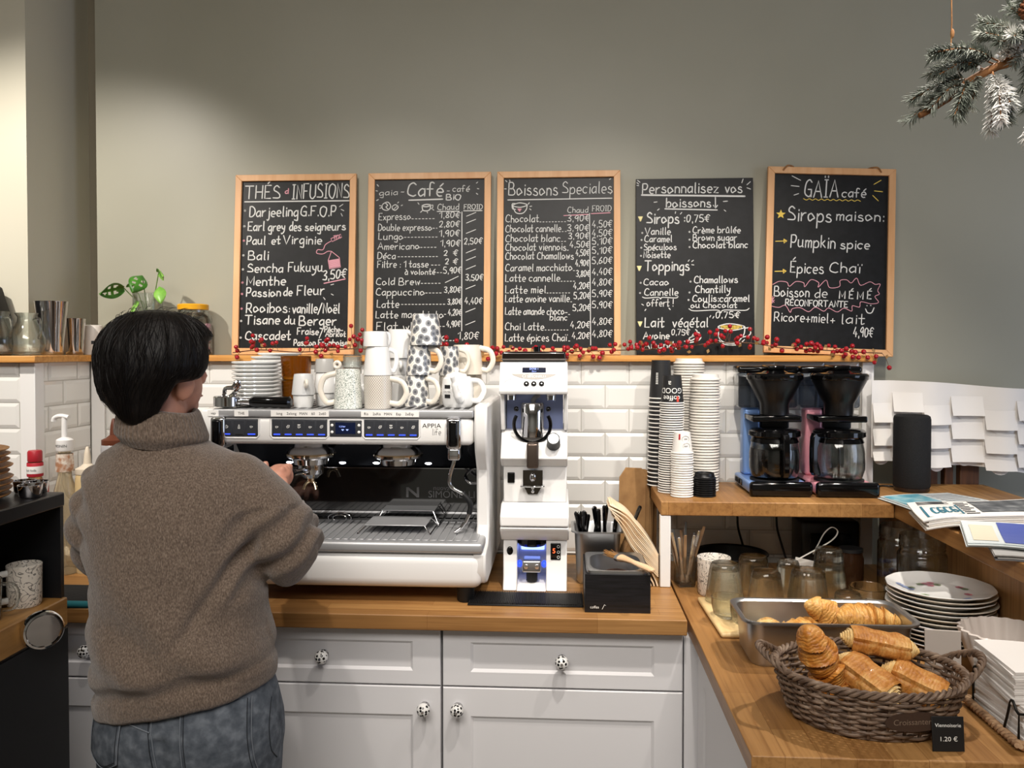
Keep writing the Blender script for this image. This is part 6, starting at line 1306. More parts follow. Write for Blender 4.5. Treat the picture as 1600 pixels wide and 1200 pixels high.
# plant cutting in a glass, marshmallow jar
M_water = M_glass
t = thing('plant_cutting', 'monstera cutting with holed leaves rooting in a glass vase on the shelf', 'plant', (-1.388, .045, SZ))
MB().lathe([(0, .006), (.040, .004), (.0445, 0), (.0465, .004), (.0470, .205), (.0455, .206), (.0445, .203), (.0440, .010), (0, .010)], seg=48).build('glass_vase', M_glass, t)
M_leaf = noise_mat('leaf_green', [(.35, '#2c5a1c'), (.65, '#4d8a2e')], 30, .35, coat=.2); M_leafl = noise_mat('leaf_green_light', [(.35, '#5f9a35'), (.65, '#8bbd55')], 30, .35); M_stem = PM('stem_green', '#5a7a35', .5)
def leaf_mesh(L, w_, holes=True):
    """heart-shaped leaf with oval gaps; thin closed shell"""
    mb = MB(); nu, nv = 18, 10; ok = {}
    def P_(i, j):
        u = i / nu; v = j / nv * 2 - 1; ww = w_ / 2 * math.sin(PI * min(1, u * .96 + .04)) ** .75 * (1.15 - .45 * u)
        return Vector((v * ww, u * L - .12 * L * (1 - abs(v)) * (u < .2) * 0, -.12 * w_ * v * v + .10 * L * math.sin(u * 2.4)))
    for s in (0, 1): mb.v += [tuple(P_(i, j) + Vector((0, 0, .0007 * s))) for i in range(nu + 1) for j in range(nv + 1)]
    n1 = (nu + 1) * (nv + 1); keep = set()
    for i in range(nu):
        for j in range(nv):
            u, v = (i + .5) / nu, (j + .5) / nv * 2 - 1
            hole = holes and any(((u - a) / .085) ** 2 + ((v - b) / .20) ** 2 < 1 for a, b in ((.32, .42), (.32, -.42), (.56, .40), (.56, -.40), (.76, .32)))
            if not hole: keep.add((i, j))
    for i, j in keep:
        a, b, c, d = i * (nv + 1) + j, i * (nv + 1) + j + 1, (i + 1) * (nv + 1) + j + 1, (i + 1) * (nv + 1) + j
        for f in ((a, b, c, d), (d + n1, c + n1, b + n1, a + n1)): mb.f.append(f); mb.mi.append(0)
        for (p, q), nb in (((a, b), (i - 1, j)), ((b, c), (i, j + 1)), ((c, d), (i + 1, j)), ((d, a), (i, j - 1))):
            if nb not in keep: mb.f.append((q, p, p + n1, q + n1)); mb.mi.append(0)
    return mb
LV = [((-.066, -.03, .222), (-30, 50, 118), .082, .066, M_leaf, True), ((-.022, -.03, .178), (-60, 20, 150), .060, .044, M_leafl, True), ((.000, -.035, .262), (-55, -25, 205), .082, .062, M_leaf, True), ((.048, -.02, .272), (-35, -60, 250), .060, .046, M_leafl, False), ((.050, -.02, .226), (-65, 10, 195), .066, .042, M_leafl, False), ((-.038, -.02, .236), (-20, 30, 60), .036, .018, M_leaf, False)]
for p, e, L, w_, m, h in LV:
    o = leaf_mesh(L, w_, h).build('leaf', m, t, sharp=60); o.location = p; o.rotation_euler = tuple(R(a) for a in e)
    mb = MB(); mb.tube(catmull([(p[0] * .2, .0, .10), (p[0] * .45, p[1] * .3, .17), p], 5), .0016, 6); mb.build('stem', M_stem, t)
MB().tube(catmull([(-.005, .01, .012), (-.012, .0, .08), (-.03, -.005, .16), (-.042, -.015, .20)], 6), .003, 7).build('root_stem', PM('brown_stem', '#6b5133', .7), t)
t = thing('sweet_jar', 'glass jar of pink and white marshmallows with a yellow lid on the shelf', 'jar', (-1.236, .052, SZ))
MB().lathe([(0, .006), (.050, .004), (.058, 0), (.0605, .006), (.0605, .118), (.057, .132), (.047, .142), (.046, .158), (.0445, .158), (.0452, .141), (.055, .130), (.0585, .117), (.0585, .010), (0, .010)], seg=56).build('glass_body', M_glass, t)
MB().lathe([(.0470, .150), (.0495, .151), (.0500, .166), (.047, .169), (0, .170)], seg=48).build('lid', PM('yellow_lid', '#dfa21c', .35), t)
MS = [PM('pink_marshmallow', '#d9a0b4', .8), PM('white_marshmallow', '#ece4e2', .8)]; pr = [MB().lathe([(0, 0), (.007, .0005), (.0085, .003), (.0085, .012), (.007, .0145), (0, .015)], seg=14).build('marshmallow', m) for m in MS]
for o in pr: tag(o, 'small marshmallow in the glass jar with the yellow lid', 'marshmallow', 'marshmallows in the yellow-lidded jar')
pr[1]['label'] = 'small white marshmallow in the glass jar with the yellow lid'; pr[0]['label'] = 'small pink marshmallow in the glass jar with the yellow lid'
k = 0
for lay in range(6):
    for q in range(11):
        a = 2 * PI * q / 8 + lay * .5 if q < 8 else 2 * PI * (q - 8) / 3 + lay; rr = .0455 if q < 8 else .021
        loc = (-1.236 + rr * math.cos(a), .052 + rr * math.sin(a), SZ + .0105 + lay * .0158); rot = (rnd.uniform(-.25, .25), rnd.uniform(-.25, .25), 0); s = pr[(q * 7 + lay * 3) % 5 % 2]
        if k < 2 and s.location.length < 1e-6: s.location = loc; s.rotation_euler = rot
        else: dup(s, loc, rot)
        k += 1
for o in pr:
    if o.location.length < 1e-6: o.location = (-1.236, .052, SZ + .0105)

# bottles on the back worktop
BZ = .9003
t = thing('syrup_bottle', 'syrup bottle with red and white label and red cap, left of the pump bottle', 'bottle', (-1.520, -.36, BZ))
MB().lathe([(0, .002), (.031, 0), (.034, .004), (.034, .20), (.028, .235), (.0165, .262), (.0150, .30), (0, .30)], seg=36).build('bottle_body', PM('amber_syrup_glass', '#c9a06a', .05, trans=.7), t)
MB().lathe([(.0345, .205), (.0347, .245), (.0300, .262)][:2] + [(.0345, .245)], seg=36).build('label_band', PM('red_label', '#b32433', .5), t)
MB().lathe([(.0205, .262), (.0215, .264), (.0215, .296), (.0205, .298)], seg=36).build('neck_label', PM('red_label', '#b32433', .5), t)
MB().lathe([(.0218, .270), (.0220, .271), (.0220, .288), (.0218, .289)], seg=36).build('neck_label_white', M_sticker, t)
MB().lathe([(0, .3002), (.0185, .3002), (.0195, .303), (.0195, .325), (.017, .329), (0, .329)], seg=30).build('cap', PM('red_cap', '#a8232e', .4), t)
mb = MB(); vs, fs = type_mesh('Rock Vanilla', .008); mb.add([(.0224 * math.sin(v.x * .8 / .0224), -.0224 * math.cos(v.x * .8 / .0224), .2765 + v.y) for v in vs], fs); mb.build('label_lettering', M_print, t, smooth=False)
for c_ in t.children: c_.scale = (1, 1, 1.115)
t = thing('pump_bottle', 'clear syrup bottle with a white pump on top, left of the person', 'bottle', (-1.462, -.31, BZ))
MB().lathe([(0, .002), (.033, 0), (.036, .004), (.036, .205), (.030, .245), (.019, .285), (.0165, .36), (0, .36)], seg=36).build('bottle_body', PM('clear_syrup', '#e3d6b8', .03, trans=.85), t)
MB().lathe([(.0250, .300), (.0255, .302), (.0225, .352), (.0220, .352)], seg=30).build('neck_label', noise_mat('bottle_label', [(.4, '#d8cfc2'), (.6, '#a8795a')], 60, .5), t)
MB().lathe([(0, .3602), (.022, .3602), (.0235, .364), (.0235, .392), (.018, .396), (.0085, .400), (.0075, .458), (0, .458)], seg=30).build('pump_collar', M_white, t)
mb = MB(); mb.tube(catmull([(.014, 0, .458), (-.004, 0, .462), (-.020, 0, .461), (-.030, 0, .455), (-.033, 0, .446)], 5), .0085, 12, sq=.8); mb.build('pump_spout', M_white, t)
mb = MB(); vs, fs = type_mesh('MONIN', .0115); mb.add([(.0242 * math.sin(v.x / .0242), -.0242 * math.cos(v.x / .0242), .372 + v.y) for v in vs], fs); mb.build('collar_lettering', M_print, t, smooth=False)
def squeeze(lab, x, y, m, mc, h, r=.034):
    t = thing('squeeze_bottle', lab, 'bottle', (x, y, BZ), 0, 'squeeze bottles on the back worktop')
    MB().lathe([(0, 0), (r * .96, 0), (r, .006), (r, h - .02), (r * .94, h - .004), (r * .9, h), (0, h)], seg=36).build('bottle_body', m, t)
    MB().lathe([(r * .96, h), (r * .98, h + .002), (r * .98, h + .016), (r * .6, h + .022), (.011, h + .030), (.0085, h + .06), (.0045, h + .078), (.003, h + .08), (0, h + .08)], seg=32).build('nozzle_cap', mc, t)
    return t
squeeze('pale vanilla squeeze bottle with a clear nozzle, between pump bottle and person', -1.405, -.29, PM('vanilla_sauce', '#c9b184', .3), PM('cloudy_cap', '#d3c7b4', .35), .290)
t = squeeze('dark caramel squeeze bottle with a brown nozzle, behind the person’s shoulder', -1.352, -.24, PM('caramel_sauce', '#2f1c14', .2), PM('brown_cap', '#5a2f1e', .4), .370, .035)
MB().lathe([(.0352, .334), (.036, .336), (.036, .368), (.0335, .3715)], seg=36).build('clear_collar', PM('grey_clear', '#9b9a9c', .25), t)
mb = MB(); o = tag(mb.rbox(-.052, .052, -.003, .003, 0, .27, .0028, 2).build('grey_board', PM('grey_plastic_board', '#a9a6a2', .5)), 'grey rounded cutting board leaning on the left tiles', 'board'); o.location = (-1.655, -.318, BZ); o.rotation_euler = (R(-2), 0, 0)
t = thing('bar_towel', 'black cloth with a teal edge lying on the worktop beside the person', 'cloth', (-1.26, -.545, BZ))
mb = MB(); mb.rbox(-.115, .12, -.080, .085, 0, .010, .005); mb.build('cloth', PM('black_cloth', '#111214', .9, bump=(80, .4, .002)), t); mb = MB(); mb.tube(catmull([(-.118, -.05, .007), (-.10, -.082, .007), (0, -.084, .008), (.12, -.080, .007)], 6), .009, 10, sq=1.0); mb.build('teal_edge', PM('teal_cloth', '#1f6a72', .85), t)

# near-left black cabinet with an open bay, wood shelf and chrome knob
cb = thing('black_cabinet', 'black bar cabinet with an open wood-floored bay at the left edge', 'cabinet', (-1.35, -1.4, 0))
X0, X1, Ya, Yb = -1.75, -1.14, -2.05, -.83
M_cabb = PM('black_laminate', '#141518', .35); M_oakd = noise_mat('dark_oak_ply', [(.3, '#8f6636'), (.7, '#b4864c')], 3, .4, (20, 2, 20))
Wd(MB().box(X0, X1, Ya, Yb, .0, .925), 'lower_body', M_cabb, cb, bevel=.003)
Wd(MB().box(X0, X1 + .004, Ya, Yb, .9255, .990), 'shelf_board', M_oakd, cb, bevel=.003)
Wd(MB().box(X0, X1, Ya, Yb, 1.200, 1.232), 'top_slab', M_cabb, cb, bevel=.003)
Wd(MB().box(X0, X0 + .02, Ya, Yb, .9905, 1.1995), 'back_panel', M_cabb, cb); Wd(MB().box(X0 + .0205, X1 - .004, Yb - .012, Yb, .9905, 1.1995), 'end_panel', M_cabb, cb)
Wd(MB().box(X1 + .0005, X1 + .004, Ya, Yb - .38, .02, .92), 'door', M_cabb, cb); Wd(MB().box(X1 + .0005, X1 + .004, Yb - .377, Yb, .02, .92), 'door', M_cabb, cb)
kb_ = Wd(MB().tube([(X1 + .0045, -.952, .965), (X1 + .020, -.958, .965), (X1 + .034, -.972, .965)], .012, 20), 'knob_stem', M_blackmat, cb)
Wd(MB().merge(MB().lathe([(0, 0), (.036, 0), (.0405, .004), (.041, .016), (.038, .021), (.034, .022), (.032, .0195), (0, .0185)], seg=48), Matrix.Translation((X1 + .0335, -.9715, .965)) @ Matrix.Rotation(R(-46), 4, 'Z') @ Matrix.Rotation(R(90), 4, 'Y')), 'knob', M_chrome, cb)
upmug('mug', 'white mug with dark leaf drawings standing in the black cabinet bay', -1.195, -.895, .9905, .036, .092, M_leafmug, 235)
for x, y, lab in ((-1.21, -1.010, 'clear glass mug with handle in the black cabinet bay, left of the leaf mug'), (-1.29, -.945, 'clear glass mug set back in the black cabinet bay')):
    t = thing('glass_mug', lab, 'mug', (x, y, .9905), 0, 'glass mugs in the black cabinet'); MB().lathe(ring_prof(.034, .037, .088, .0028, inv=False), seg=40).build('glass_body', M_glass, t)
    MB().tube(catmull([(.030, .020, .018), (.046, .034, .02), (.052, .040, .044), (.046, .034, .068), (.031, .021, .074)], 6), .0042, 8).build('handle', M_glass, t)
d0 = None
for k in range(9):
    lab = 'round wooden plate, %s from the top of the pile on the black cabinet' % ordinal(9 - k); loc = (-1.318 + rnd.uniform(-.004, .004), -.965 + rnd.uniform(-.004, .004), 1.2325 + .0125 * k)
    if d0 is None: d0 = MB().lathe([(0, 0), (.095, 0), (.118, .008), (.120, .0105), (.116, .0115), (.093, .005), (0, .005)], seg=56).build('wooden_plate', noise_mat('orange_wood', [(.3, '#a06a3a'), (.7, '#cf9a62')], 5, .5, (4, 20, 20))); d0.location = loc; tag(d0, lab, 'plate', 'wooden plates piled on the black cabinet')
    else: dup(d0, loc, (0, 0, rnd.uniform(0, 6)), lab)
for i, (x, y) in enumerate(((-1.172, -.905), (-1.190, -.855), (-1.225, -.845))):
    t = tag(MB().lathe([(0, .001), (.020, .001), (.022, .004), (.025, .028), (.0235, .028), (.0205, .006), (0, .004)], seg=28).build('steel_pot', M_mirror), 'tiny steel pot on the black cabinet, %s of three beside the wooden plates' % ['nearest', 'middle', 'farthest'][i], 'pot', 'steel pots on the black cabinet'); t.location = (x, y, 1.2325)
# ================================================================== berry garland along the shelf
gl = thing('berry_garland', 'garland of small red berries on twigs lying along the oak shelf', 'garland', (-.05, -.015, 1.540))
M_twig = PM('brown_twig', '#5a3a26', .7); M_berry = PM('red_berry', '#9c0f1c', .16, coat=.5); M_tip = PM('berry_tip', '#2a120c', .7); M_gleaf = PM('tan_leaf', '#8a6738', .6)
rg = random.Random(11)
vine = catmull([(-1.075, -.012, 1.547), (-.98, -.018, 1.556), (-.86, -.020, 1.549), (-.74, -.022, 1.556), (-.66, -.018, 1.560), (-.56, -.012, 1.552), (-.42, -.016, 1.562), (-.30, -.018, 1.552), (-.20, -.022, 1.548), (-.06, -.028, 1.546), (.06, -.026, 1.552), (.20, -.022, 1.556), (.32, -.020, 1.560), (.44, -.018, 1.574), (.52, -.016, 1.580), (.60, -.016, 1.576), (.68, -.020, 1.563), (.80, -.024, 1.556), (.90, -.022, 1.550), (.985, -.024, 1.546)], 6)
MB().tube(vine, .0019, 6).build('vine', M_twig, gl).location = -gl.location
# (x centre, spread, z rise, number of berries)
CL = [(-1.055, .022, .004, 3), (-.965, .05, .03, 11), (-.80, .045, .034, 11), (-.735, .04, .008, 9), (-.668, .03, .060, 8), (-.60, .02, .02, 3), (-.36, .03, .03, 7), (-.30, .04, .012, 7), (-.235, .03, .008, 5), (-.165, .05, .006, 12), (-.10, .045, .004, 11), (-.03, .05, .006, 12), (.04, .05, .002, 12), (.11, .045, .006, 11), (.18, .04, .02, 10), (.25, .035, .022, 9), (.33, .04, .012, 11), (.40, .04, .024, 11), (.47, .035, .034, 9), (.53, .03, .046, 8), (.60, .03, .036, 6), (.645, .035, .022, 8), (.72, .045, .012, 10), (.80, .04, .006, 9), (.86, .035, .006, 8), (.92, .03, .004, 7), (.955, .025, -.012, 4), (.995, .015, -.022, 2)]
bs = []; tw = MB(); lf = MB()
for cx, sp, rise, n in CL:
    base = min(vine, key=lambda p: abs(p.x - cx))
    for k in range(int(n * 1.25)):
        x = cx + rg.uniform(-sp, sp); v = min(vine, key=lambda p: abs(p.x - x))
        z = v.z + rg.uniform(-.014, .012) + max(0, rise) * rg.uniform(-.1, 1.1) + min(0, rise); y = v.y + rg.uniform(-.022, .014)
        r_ = rg.uniform(.0064, .0081)
        if z - r_ < 1.5405: 
            if y > -.040: y = -.040 - rg.uniform(0, .012)
            z -= .010
        p = Vector((x, y, z))
        if any((p - q).length < r_ + s + .0003 for q, s in bs): 
            p.z += .011; p.y -= .004
            if any((p - q).length < r_ + s - .0005 for q, s in bs): continue
        if x > .97 and p.y > -.03: p.y = -.034
        bs.append((p, r_)); tw.tube(catmull([v, (v + p) / 2 + Vector((rg.uniform(-.008, .008), 0, rg.uniform(.0, .006))), p], 3), .0008, 5)
    for k in range(1):
        p = base + Vector((rg.uniform(-.02, .02), -.02, rg.uniform(-.022, .022))); a = rg.uniform(0, 6.28)
        d = Vector((math.cos(a), -.3, math.sin(a))).normalized(); s = d.cross(Vector((0, 1, .2))).normalized(); pts = [p, p + d * .007 + s * .0055, p + d * .016, p + d * .007 - s * .0055]
        lf.add([tuple(q) for q in pts] + [tuple(q + Vector((0, .0006, 0))) for q in pts], [(0, 1, 2, 3), (7, 6, 5, 4), (0, 4, 5, 1), (1, 5, 6, 2), (2, 6, 7, 3), (3, 7, 4, 0)])
for mb, nm, m in ((tw, 'twiglets', M_twig), (lf, 'dry_leaves', M_gleaf)): o = mb.build(nm, m, gl, world=True); o['kind'] = 'stuff'
b0 = MB(); b0.ell((0, 0, 0), 1, 18, 12); b0.m = 1; b0.ell((0, -.97, -.1), (.16, .10, .16), 8, 5); b0 = b0.build('berry', [M_berry, M_tip], gl)
order = sorted(range(len(bs)), key=lambda i: (bs[i][0].y, -bs[i][1])); rest = MB()
for i, j in enumerate(order):
    p, r_ = bs[j]
    if i < 100:
        o = b0 if i == 0 else b0.copy()
        if i: col.objects.link(o); o.parent = gl
        o.location = p - gl.location; o.scale = (r_, r_, r_); o.rotation_euler = (rg.uniform(-1, .6), 0, rg.uniform(-.9, .9))
    else: rest.ell(p, r_, 14, 9)
if rest.v: o = rest.build('far_berries', M_berry, gl, world=True); o['kind'] = 'stuff'

# ================================================================== hanging frosted fir branch
fb = thing('fir_branch', 'snow-frosted fir branch hanging from twine at the upper right', 'branch', (.86, -.9, 2.12))
M_bark = noise_mat('fir_bark', [(.3, '#6a4326'), (.7, '#a87547')], 40, .8, bump=.5)
M_need = noise_mat('fir_needles', [(.35, '#485046'), (.55, '#7c8278'), (.75, '#c0c2ba')], 26, .7, detail=2); M_frost = noise_mat('frosted_needles', [(.3, '#a9aea8'), (.55, '#e2e0dc'), (1, '#f0eeea')], 30, .8); M_snow = PM('snow_flock', '#ecebe8', .9, bump=(90, .6, .004))
def FP(px, py, y=-.9): s = .001357; return Vector((.713 + (px - 1425) * s, y, 2.078 - (py - 150) * s))
Wd(MB().tube(catmull([FP(1640, 70), FP(1600, 92), FP(1550, 108), FP(1505, 132), FP(1470, 160), FP(1436, 180)], 5), [.010] * 10 + [.0085] * 10 + [.007] * 5 + [.006], 10), 'wooden_stem', M_bark, fb)
TWG = [(1545, 105, 1452, 92, 0, 0), (1530, 112, 1445, 122, 0, .02), (1512, 126, 1432, 150, 0, -.03), (1500, 134, 1447, 172, 0, .02), (1500, 134, 1424, 184, 0, -.02), (1505, 130, 1478, 186, 0, .03), (1520, 124, 1504, 176, 0, -.02), (1575, 98, 1518, 62, 0, .02), (1600, 92, 1545, 40, 0, -.03), (1610, 88, 1575, 18, 0, .02), (1630, 80, 1600, 12, 0, 0), (1600, 92, 1532, 84, 0, .05), (1600, 94, 1560, 112, 0, .04), (1542, 112, 1522, 212, 1, .05), (1544, 120, 1552, 196, 0, .03), (1536, 130, 1540, 186, 1, .07), (1600, 92, 1578, 146, 0, .02), (1620, 86, 1604, 140, 0, -.02), (1560, 104, 1548, 76, 1, .06), (1580, 98, 1590, 60, 1, .05), (1612, 150, 1587, 222, 1, .02), (1620, 88, 1612, 160, 0, .01), (1590, 94, 1610, 40, 0, .05)]
TWG += [(x0 + rg.uniform(-6, 6), y0 + rg.uniform(-5, 5), x1 + rg.uniform(-16, 16), y1 + rg.uniform(-12, 10), fr, dy + rg.uniform(-.05, .06)) for x0, y0, x1, y1, fr, dy in TWG if x1 > 1440]
for x0, y0, x1, y1, fr, dy in TWG:
    a = FP(x0, y0); b = FP(x1, y1) + Vector((0, -dy, 0)); m = (a + b) / 2 + Vector((0, -.01, .012)); pth = catmull([a, m, b], 8); L = (b - a).length
    twg = Wd(MB().tube(pth, .0018, 6), 'twig', M_bark, fb)
    mb = MB(); n = int(L * 1900)
    for k in range(n):
        f = rg.uniform(.12, 1.0); i = f * (len(pth) - 1); p = pth[int(i)].lerp(pth[min(int(i) + 1, len(pth) - 1)], i % 1); t = (pth[min(int(i) + 1, len(pth) - 1)] - pth[max(int(i) - 1, 0)]).normalized()
        r_ = Vector((rg.gauss(0, 1), rg.gauss(0, 1), rg.gauss(0, 1))); r_ = (r_ - t * r_.dot(t)).normalized(); d = (t * rg.uniform(.5, 1.1) + r_ * .85 + Vector((0, 0, -.12))).normalized(); ln = rg.uniform(.015, .026)
        mb.tube([p, p + d * ln * .6, p + d * ln + Vector((0, 0, -.001))], [.0008, .0010 if not fr else .0015, .0003], 4)
    o = Wd(mb, 'needles', M_frost if fr else M_need, twg); o['kind'] = 'stuff'
mb = MB()
for k in range(42):
    x, y = rg.choice([(1524, 112), (1560, 92), (1542, 150), (1590, 70), (1575, 90), (1556, 88)]); p = FP(x + rg.uniform(-14, 14), y + rg.uniform(-12, 12), -.92 + rg.uniform(-.03, .02)); mb.ell(p, (rg.uniform(.003, .006), .005, rg.uniform(.003, .0045)), 8, 6)
o = Wd(mb, 'snow_tufts', M_snow, fb); o['kind'] = 'stuff'
mb = MB(); c0 = FP(1580, 32, -.93)
for k in range(40):
    a = k * 2.4; f = k / 40; mb.ell(c0 + Vector((.012 * math.cos(a) * math.sin(PI * (f * .8 + .15)), .012 * math.sin(a) * math.sin(PI * (f * .8 + .15)), -.018 + .036 * f)), (.006, .006, .0035), 8, 5)
Wd(mb, 'pine_cone', PM('cone_brown', '#6e3f22', .7), fb)
mb = MB(); mb.tube([FP(1500, 134), FP(1481, 82), FP(1482, 40), FP(1481, 0), Vector((.79, -.9, 3.249))], .0013, 6); mb.ell(FP(1483, 58), (.004, .004, .010)); Wd(mb, 'hanging_twine', M_rope, fb)
# ================================================================== the person at the machine (seen from behind)
from mathutils.bvhtree import BVHTree
pr = thing('person', 'person with short black hair in a brown turtleneck sweater and grey jeans, working at the espresso machine', 'person', (-.79, -.98, 0))
pr['label'] = 'person from behind with short black hair, brown turtleneck sweater and grey jeans'
def solid(mb, name, voxel, smooth_it, m, parent=pr, warp=None, sf=.5):
    """fuse the overlapping closed shells of mb into one continuous skin"""
    o = mb.build('tmp', m); r = o.modifiers.new('r', 'REMESH'); r.mode = 'VOXEL'; r.voxel_size = voxel; r.use_smooth_shade = True
    s = o.modifiers.new('s', 'SMOOTH'); s.iterations = smooth_it; s.factor = sf
    dg = bpy.context.evaluated_depsgraph_get(); dg.update(); me = bpy.data.meshes.new_from_object(o.evaluated_get(dg)); bpy.data.objects.remove(o)
    me.name = name
    if warp:
        ns = [v.normal.copy() for v in me.vertices]
        for v, n in zip(me.vertices, ns): v.co = warp(v.co, n)
    for v in me.vertices: v.co = v.co - parent.location if parent is pr else v.co - pr.location
    me.polygons.foreach_set('use_smooth', [True] * len(me.polygons))
    if not me.materials: me.materials.append(m)
    ob = bpy.data.objects.new(name, me); col.objects.link(ob); ob.parent = parent; return ob
def ring(cx, cy, z, rx, ry, n=40, tilt=0, e=2.2):
    return [(cx + rx * math.copysign(abs(math.cos(a)) ** (2 / e), math.cos(a)), cy + ry * math.copysign(abs(math.sin(a)) ** (2 / e), math.sin(a)), z + tilt * math.cos(a) * rx) for a in [2 * PI * k / n for k in range(n)]]
def limb(mb, pts, rr, seg=20, sub=5):
    P_ = catmull(pts, sub); n = len(P_); R_ = [0] * n
    for i in range(n):
        f = i / (n - 1) * (len(rr) - 1); k = min(int(f), len(rr) - 2); R_[i] = lerp(rr[k], rr[k + 1], f - k)
    mb.tube(P_, R_, seg); mb.ell(P_[0], R_[0] * .98, 18, 12); mb.ell(P_[-1], R_[-1] * .98, 18, 12)
M_skin = noise_mat('skin', [(.3, '#c58a72'), (.7, '#d39b83')], 30, .5, detail=3)
fx, fy = math.sin(R(24)), math.cos(R(24))                     # where the face looks
def HP(f, s, z): return Vector((-.832 + fx * f + fy * s, -.992 + fy * f - fx * s, z))
b = MB()
b.ell((-.834, -.994, 1.545), (.074, .090, .088), 28, 20, (0, 0, R(-24))); b.ell(HP(.030, 0, 1.480), (.056, .064, .066), 24, 16, (0, 0, R(-24))); b.ell(HP(.062, 0, 1.440), (.030, .028, .024), 18, 12, (0, 0, R(-24)))
b.tube([HP(.098, 0, 1.530), HP(.112, 0, 1.500), HP(.106, 0, 1.490)], [.007, .0105, .009], 14); b.ell(HP(.107, 0, 1.492), .0105); b.ell(HP(.100, .008, 1.490), .0075); b.ell(HP(.100, -.008, 1.490), .0075)
for s in (-1, 1):
    b.ell(HP(.094, s * .004, 1.456 + .002), (.018, .006, .0048), 12, 8, (0, 0, R(-24))); b.ell(HP(.083, s * .030, 1.5375), (.0150, .0125, .0058), 14, 10, (0, 0, R(-24))); b.ell(HP(.081, s * .030, 1.5205), (.0140, .0115, .0045), 14, 10, (0, 0, R(-24)))
    ex = HP(-.002, s * .0755, 1.482); b.ell(ex, (.010, .020, .030), 16, 12, (R(-8), R(s * 10), R(-24 - s * 18)))
b.tube([(-.832, -1.000, 1.49), (-.830, -1.000, 1.40), (-.815, -.990, 1.32)], [.055, .054, .062], 24)
b.loft([ring(-.795, -.965, z, rx, ry) for z, rx, ry in ((.76, .145, .095), (.86, .150, .095), (.98, .125, .085), (1.10, .135, .090), (1.22, .135, .090), (1.28, .120, .070), (1.33, .08, .055))])
AR = [(-.680, -.972, 1.262), (-.600, -.950, 1.142), (-.690, -.700, 1.190)]; AL = [(-.925, -.972, 1.262), (-.962, -.915, 1.118), (-.880, -.672, 1.098)]
for A in (AR, AL): limb(b, A, [.044, .042, .036, .036, .025], 16)
for sx, fx0 in ((-.090, -.875), (.085, -.700)): limb(b, [(-.785 + sx, -.965, .76), (-.785 + sx, -.955, .46), (fx0, -.965, .09)], [.080, .065, .050, .048, .034], 18)
for fx0 in (-.875, -.700): b.ell((fx0, -.90, .045), (.036, .10, .032))
# right hand closed round the portafilter handle
def finger(pts, r0, r1):
    P_ = catmull(pts, 5); b.tube(P_, [lerp(r0, r1, i / (len(P_) - 1)) for i in range(len(P_))], 12); b.ell(P_[-1], r1, 12, 8)
b.tube([(-.690, -.700, 1.190), (-.694, -.676, 1.210), (-.706, -.652, 1.232)], [.026, .026, .027], 18, sq=.8)
b.ell((-.714, -.612, 1.2475), (.030, .042, .0175), 22, 16, (R(14), R(8), R(8)))
hx, hz = -.7235, 1.2335
for k, (yy, r0) in enumerate(((-.574, .0088), (-.593, .0094), (-.612, .0092), (-.631, .0083))):
    pts = [(hx + (.0262 + .003 * (k in (1, 2))) * math.cos(R(a)), yy - .003 * i, hz + .0262 * math.sin(R(a))) for i, a in enumerate((72, 28, -18, -70, -125, -168))]
    finger(pts, r0 * 1.08, r0 * .86); b.ell((hx + .0215, yy, hz + .0235), r0 * 1.22, 12, 8)
finger([(-.716, -.640, 1.236), (-.730, -.642, 1.247), (-.7385, -.640, 1.259), (-.7405, -.636, 1.272)], .0115, .0090)
# left hand resting on the edge of the drip tray
b.tube([(-.880, -.672, 1.098), (-.874, -.640, 1.092)], [.026, .027], 18, sq=.75); b.ell((-.868, -.605, 1.088), (.038, .044, .0145), 20, 14, (R(10), 0, R(-6)))
for k, (dx, L) in enumerate(((-.030, .060), (-.010, .072), (.011, .068), (.030, .052))):
    x = -.866 + dx; finger([(x, -.575, 1.090), (x + dx * .12, -.575 + L * .5, 1.091), (x + dx * .2, -.575 + L * .85, 1.081), (x + dx * .2, -.575 + L, 1.0745)], .0090, .0076)
finger([(-.842, -.625, 1.088), (-.822, -.598, 1.088), (-.812, -.575, 1.080), (-.808, -.558, 1.0745)], .0110, .0086)
body = solid(b, 'body', .0046, 3, M_skin)
for s in (-1, 1):
    e = MB(); e.ell(HP(.0815, s * .030, 1.529), .0108, 18, 14); e = e.build('eye', PM('eye_white', '#e6e2dc', .15), pr, world=True)
    i_ = MB(); i_.ell(HP(.0905, s * .0305, 1.529), (.0046, .0030, .0046), 12, 8); i_.build('iris', PM('dark_iris', '#2a1a10', .1), e, world=True)
    w_ = MB(); w_.tube(catmull([HP(.097, s * .014, 1.551), HP(.099, s * .030, 1.557), HP(.088, s * .048, 1.551)], 5), [.0016] * 5 + [.0026] * 3 + [.0012] * 3, 8); w_.build('eyebrow', PM('hair_black', '#0b0807', .42), pr, world=True)
# thumb and finger nails of the visible hand
mb = MB(); mb.ell((-.7405, -.6445, 1.2720), (.0056, .0022, .0068), 10, 6, (R(-12), 0, 0))
mb.build('thumb_nail', PM('nail', '#e3b7a4', .3), pr, world=True)

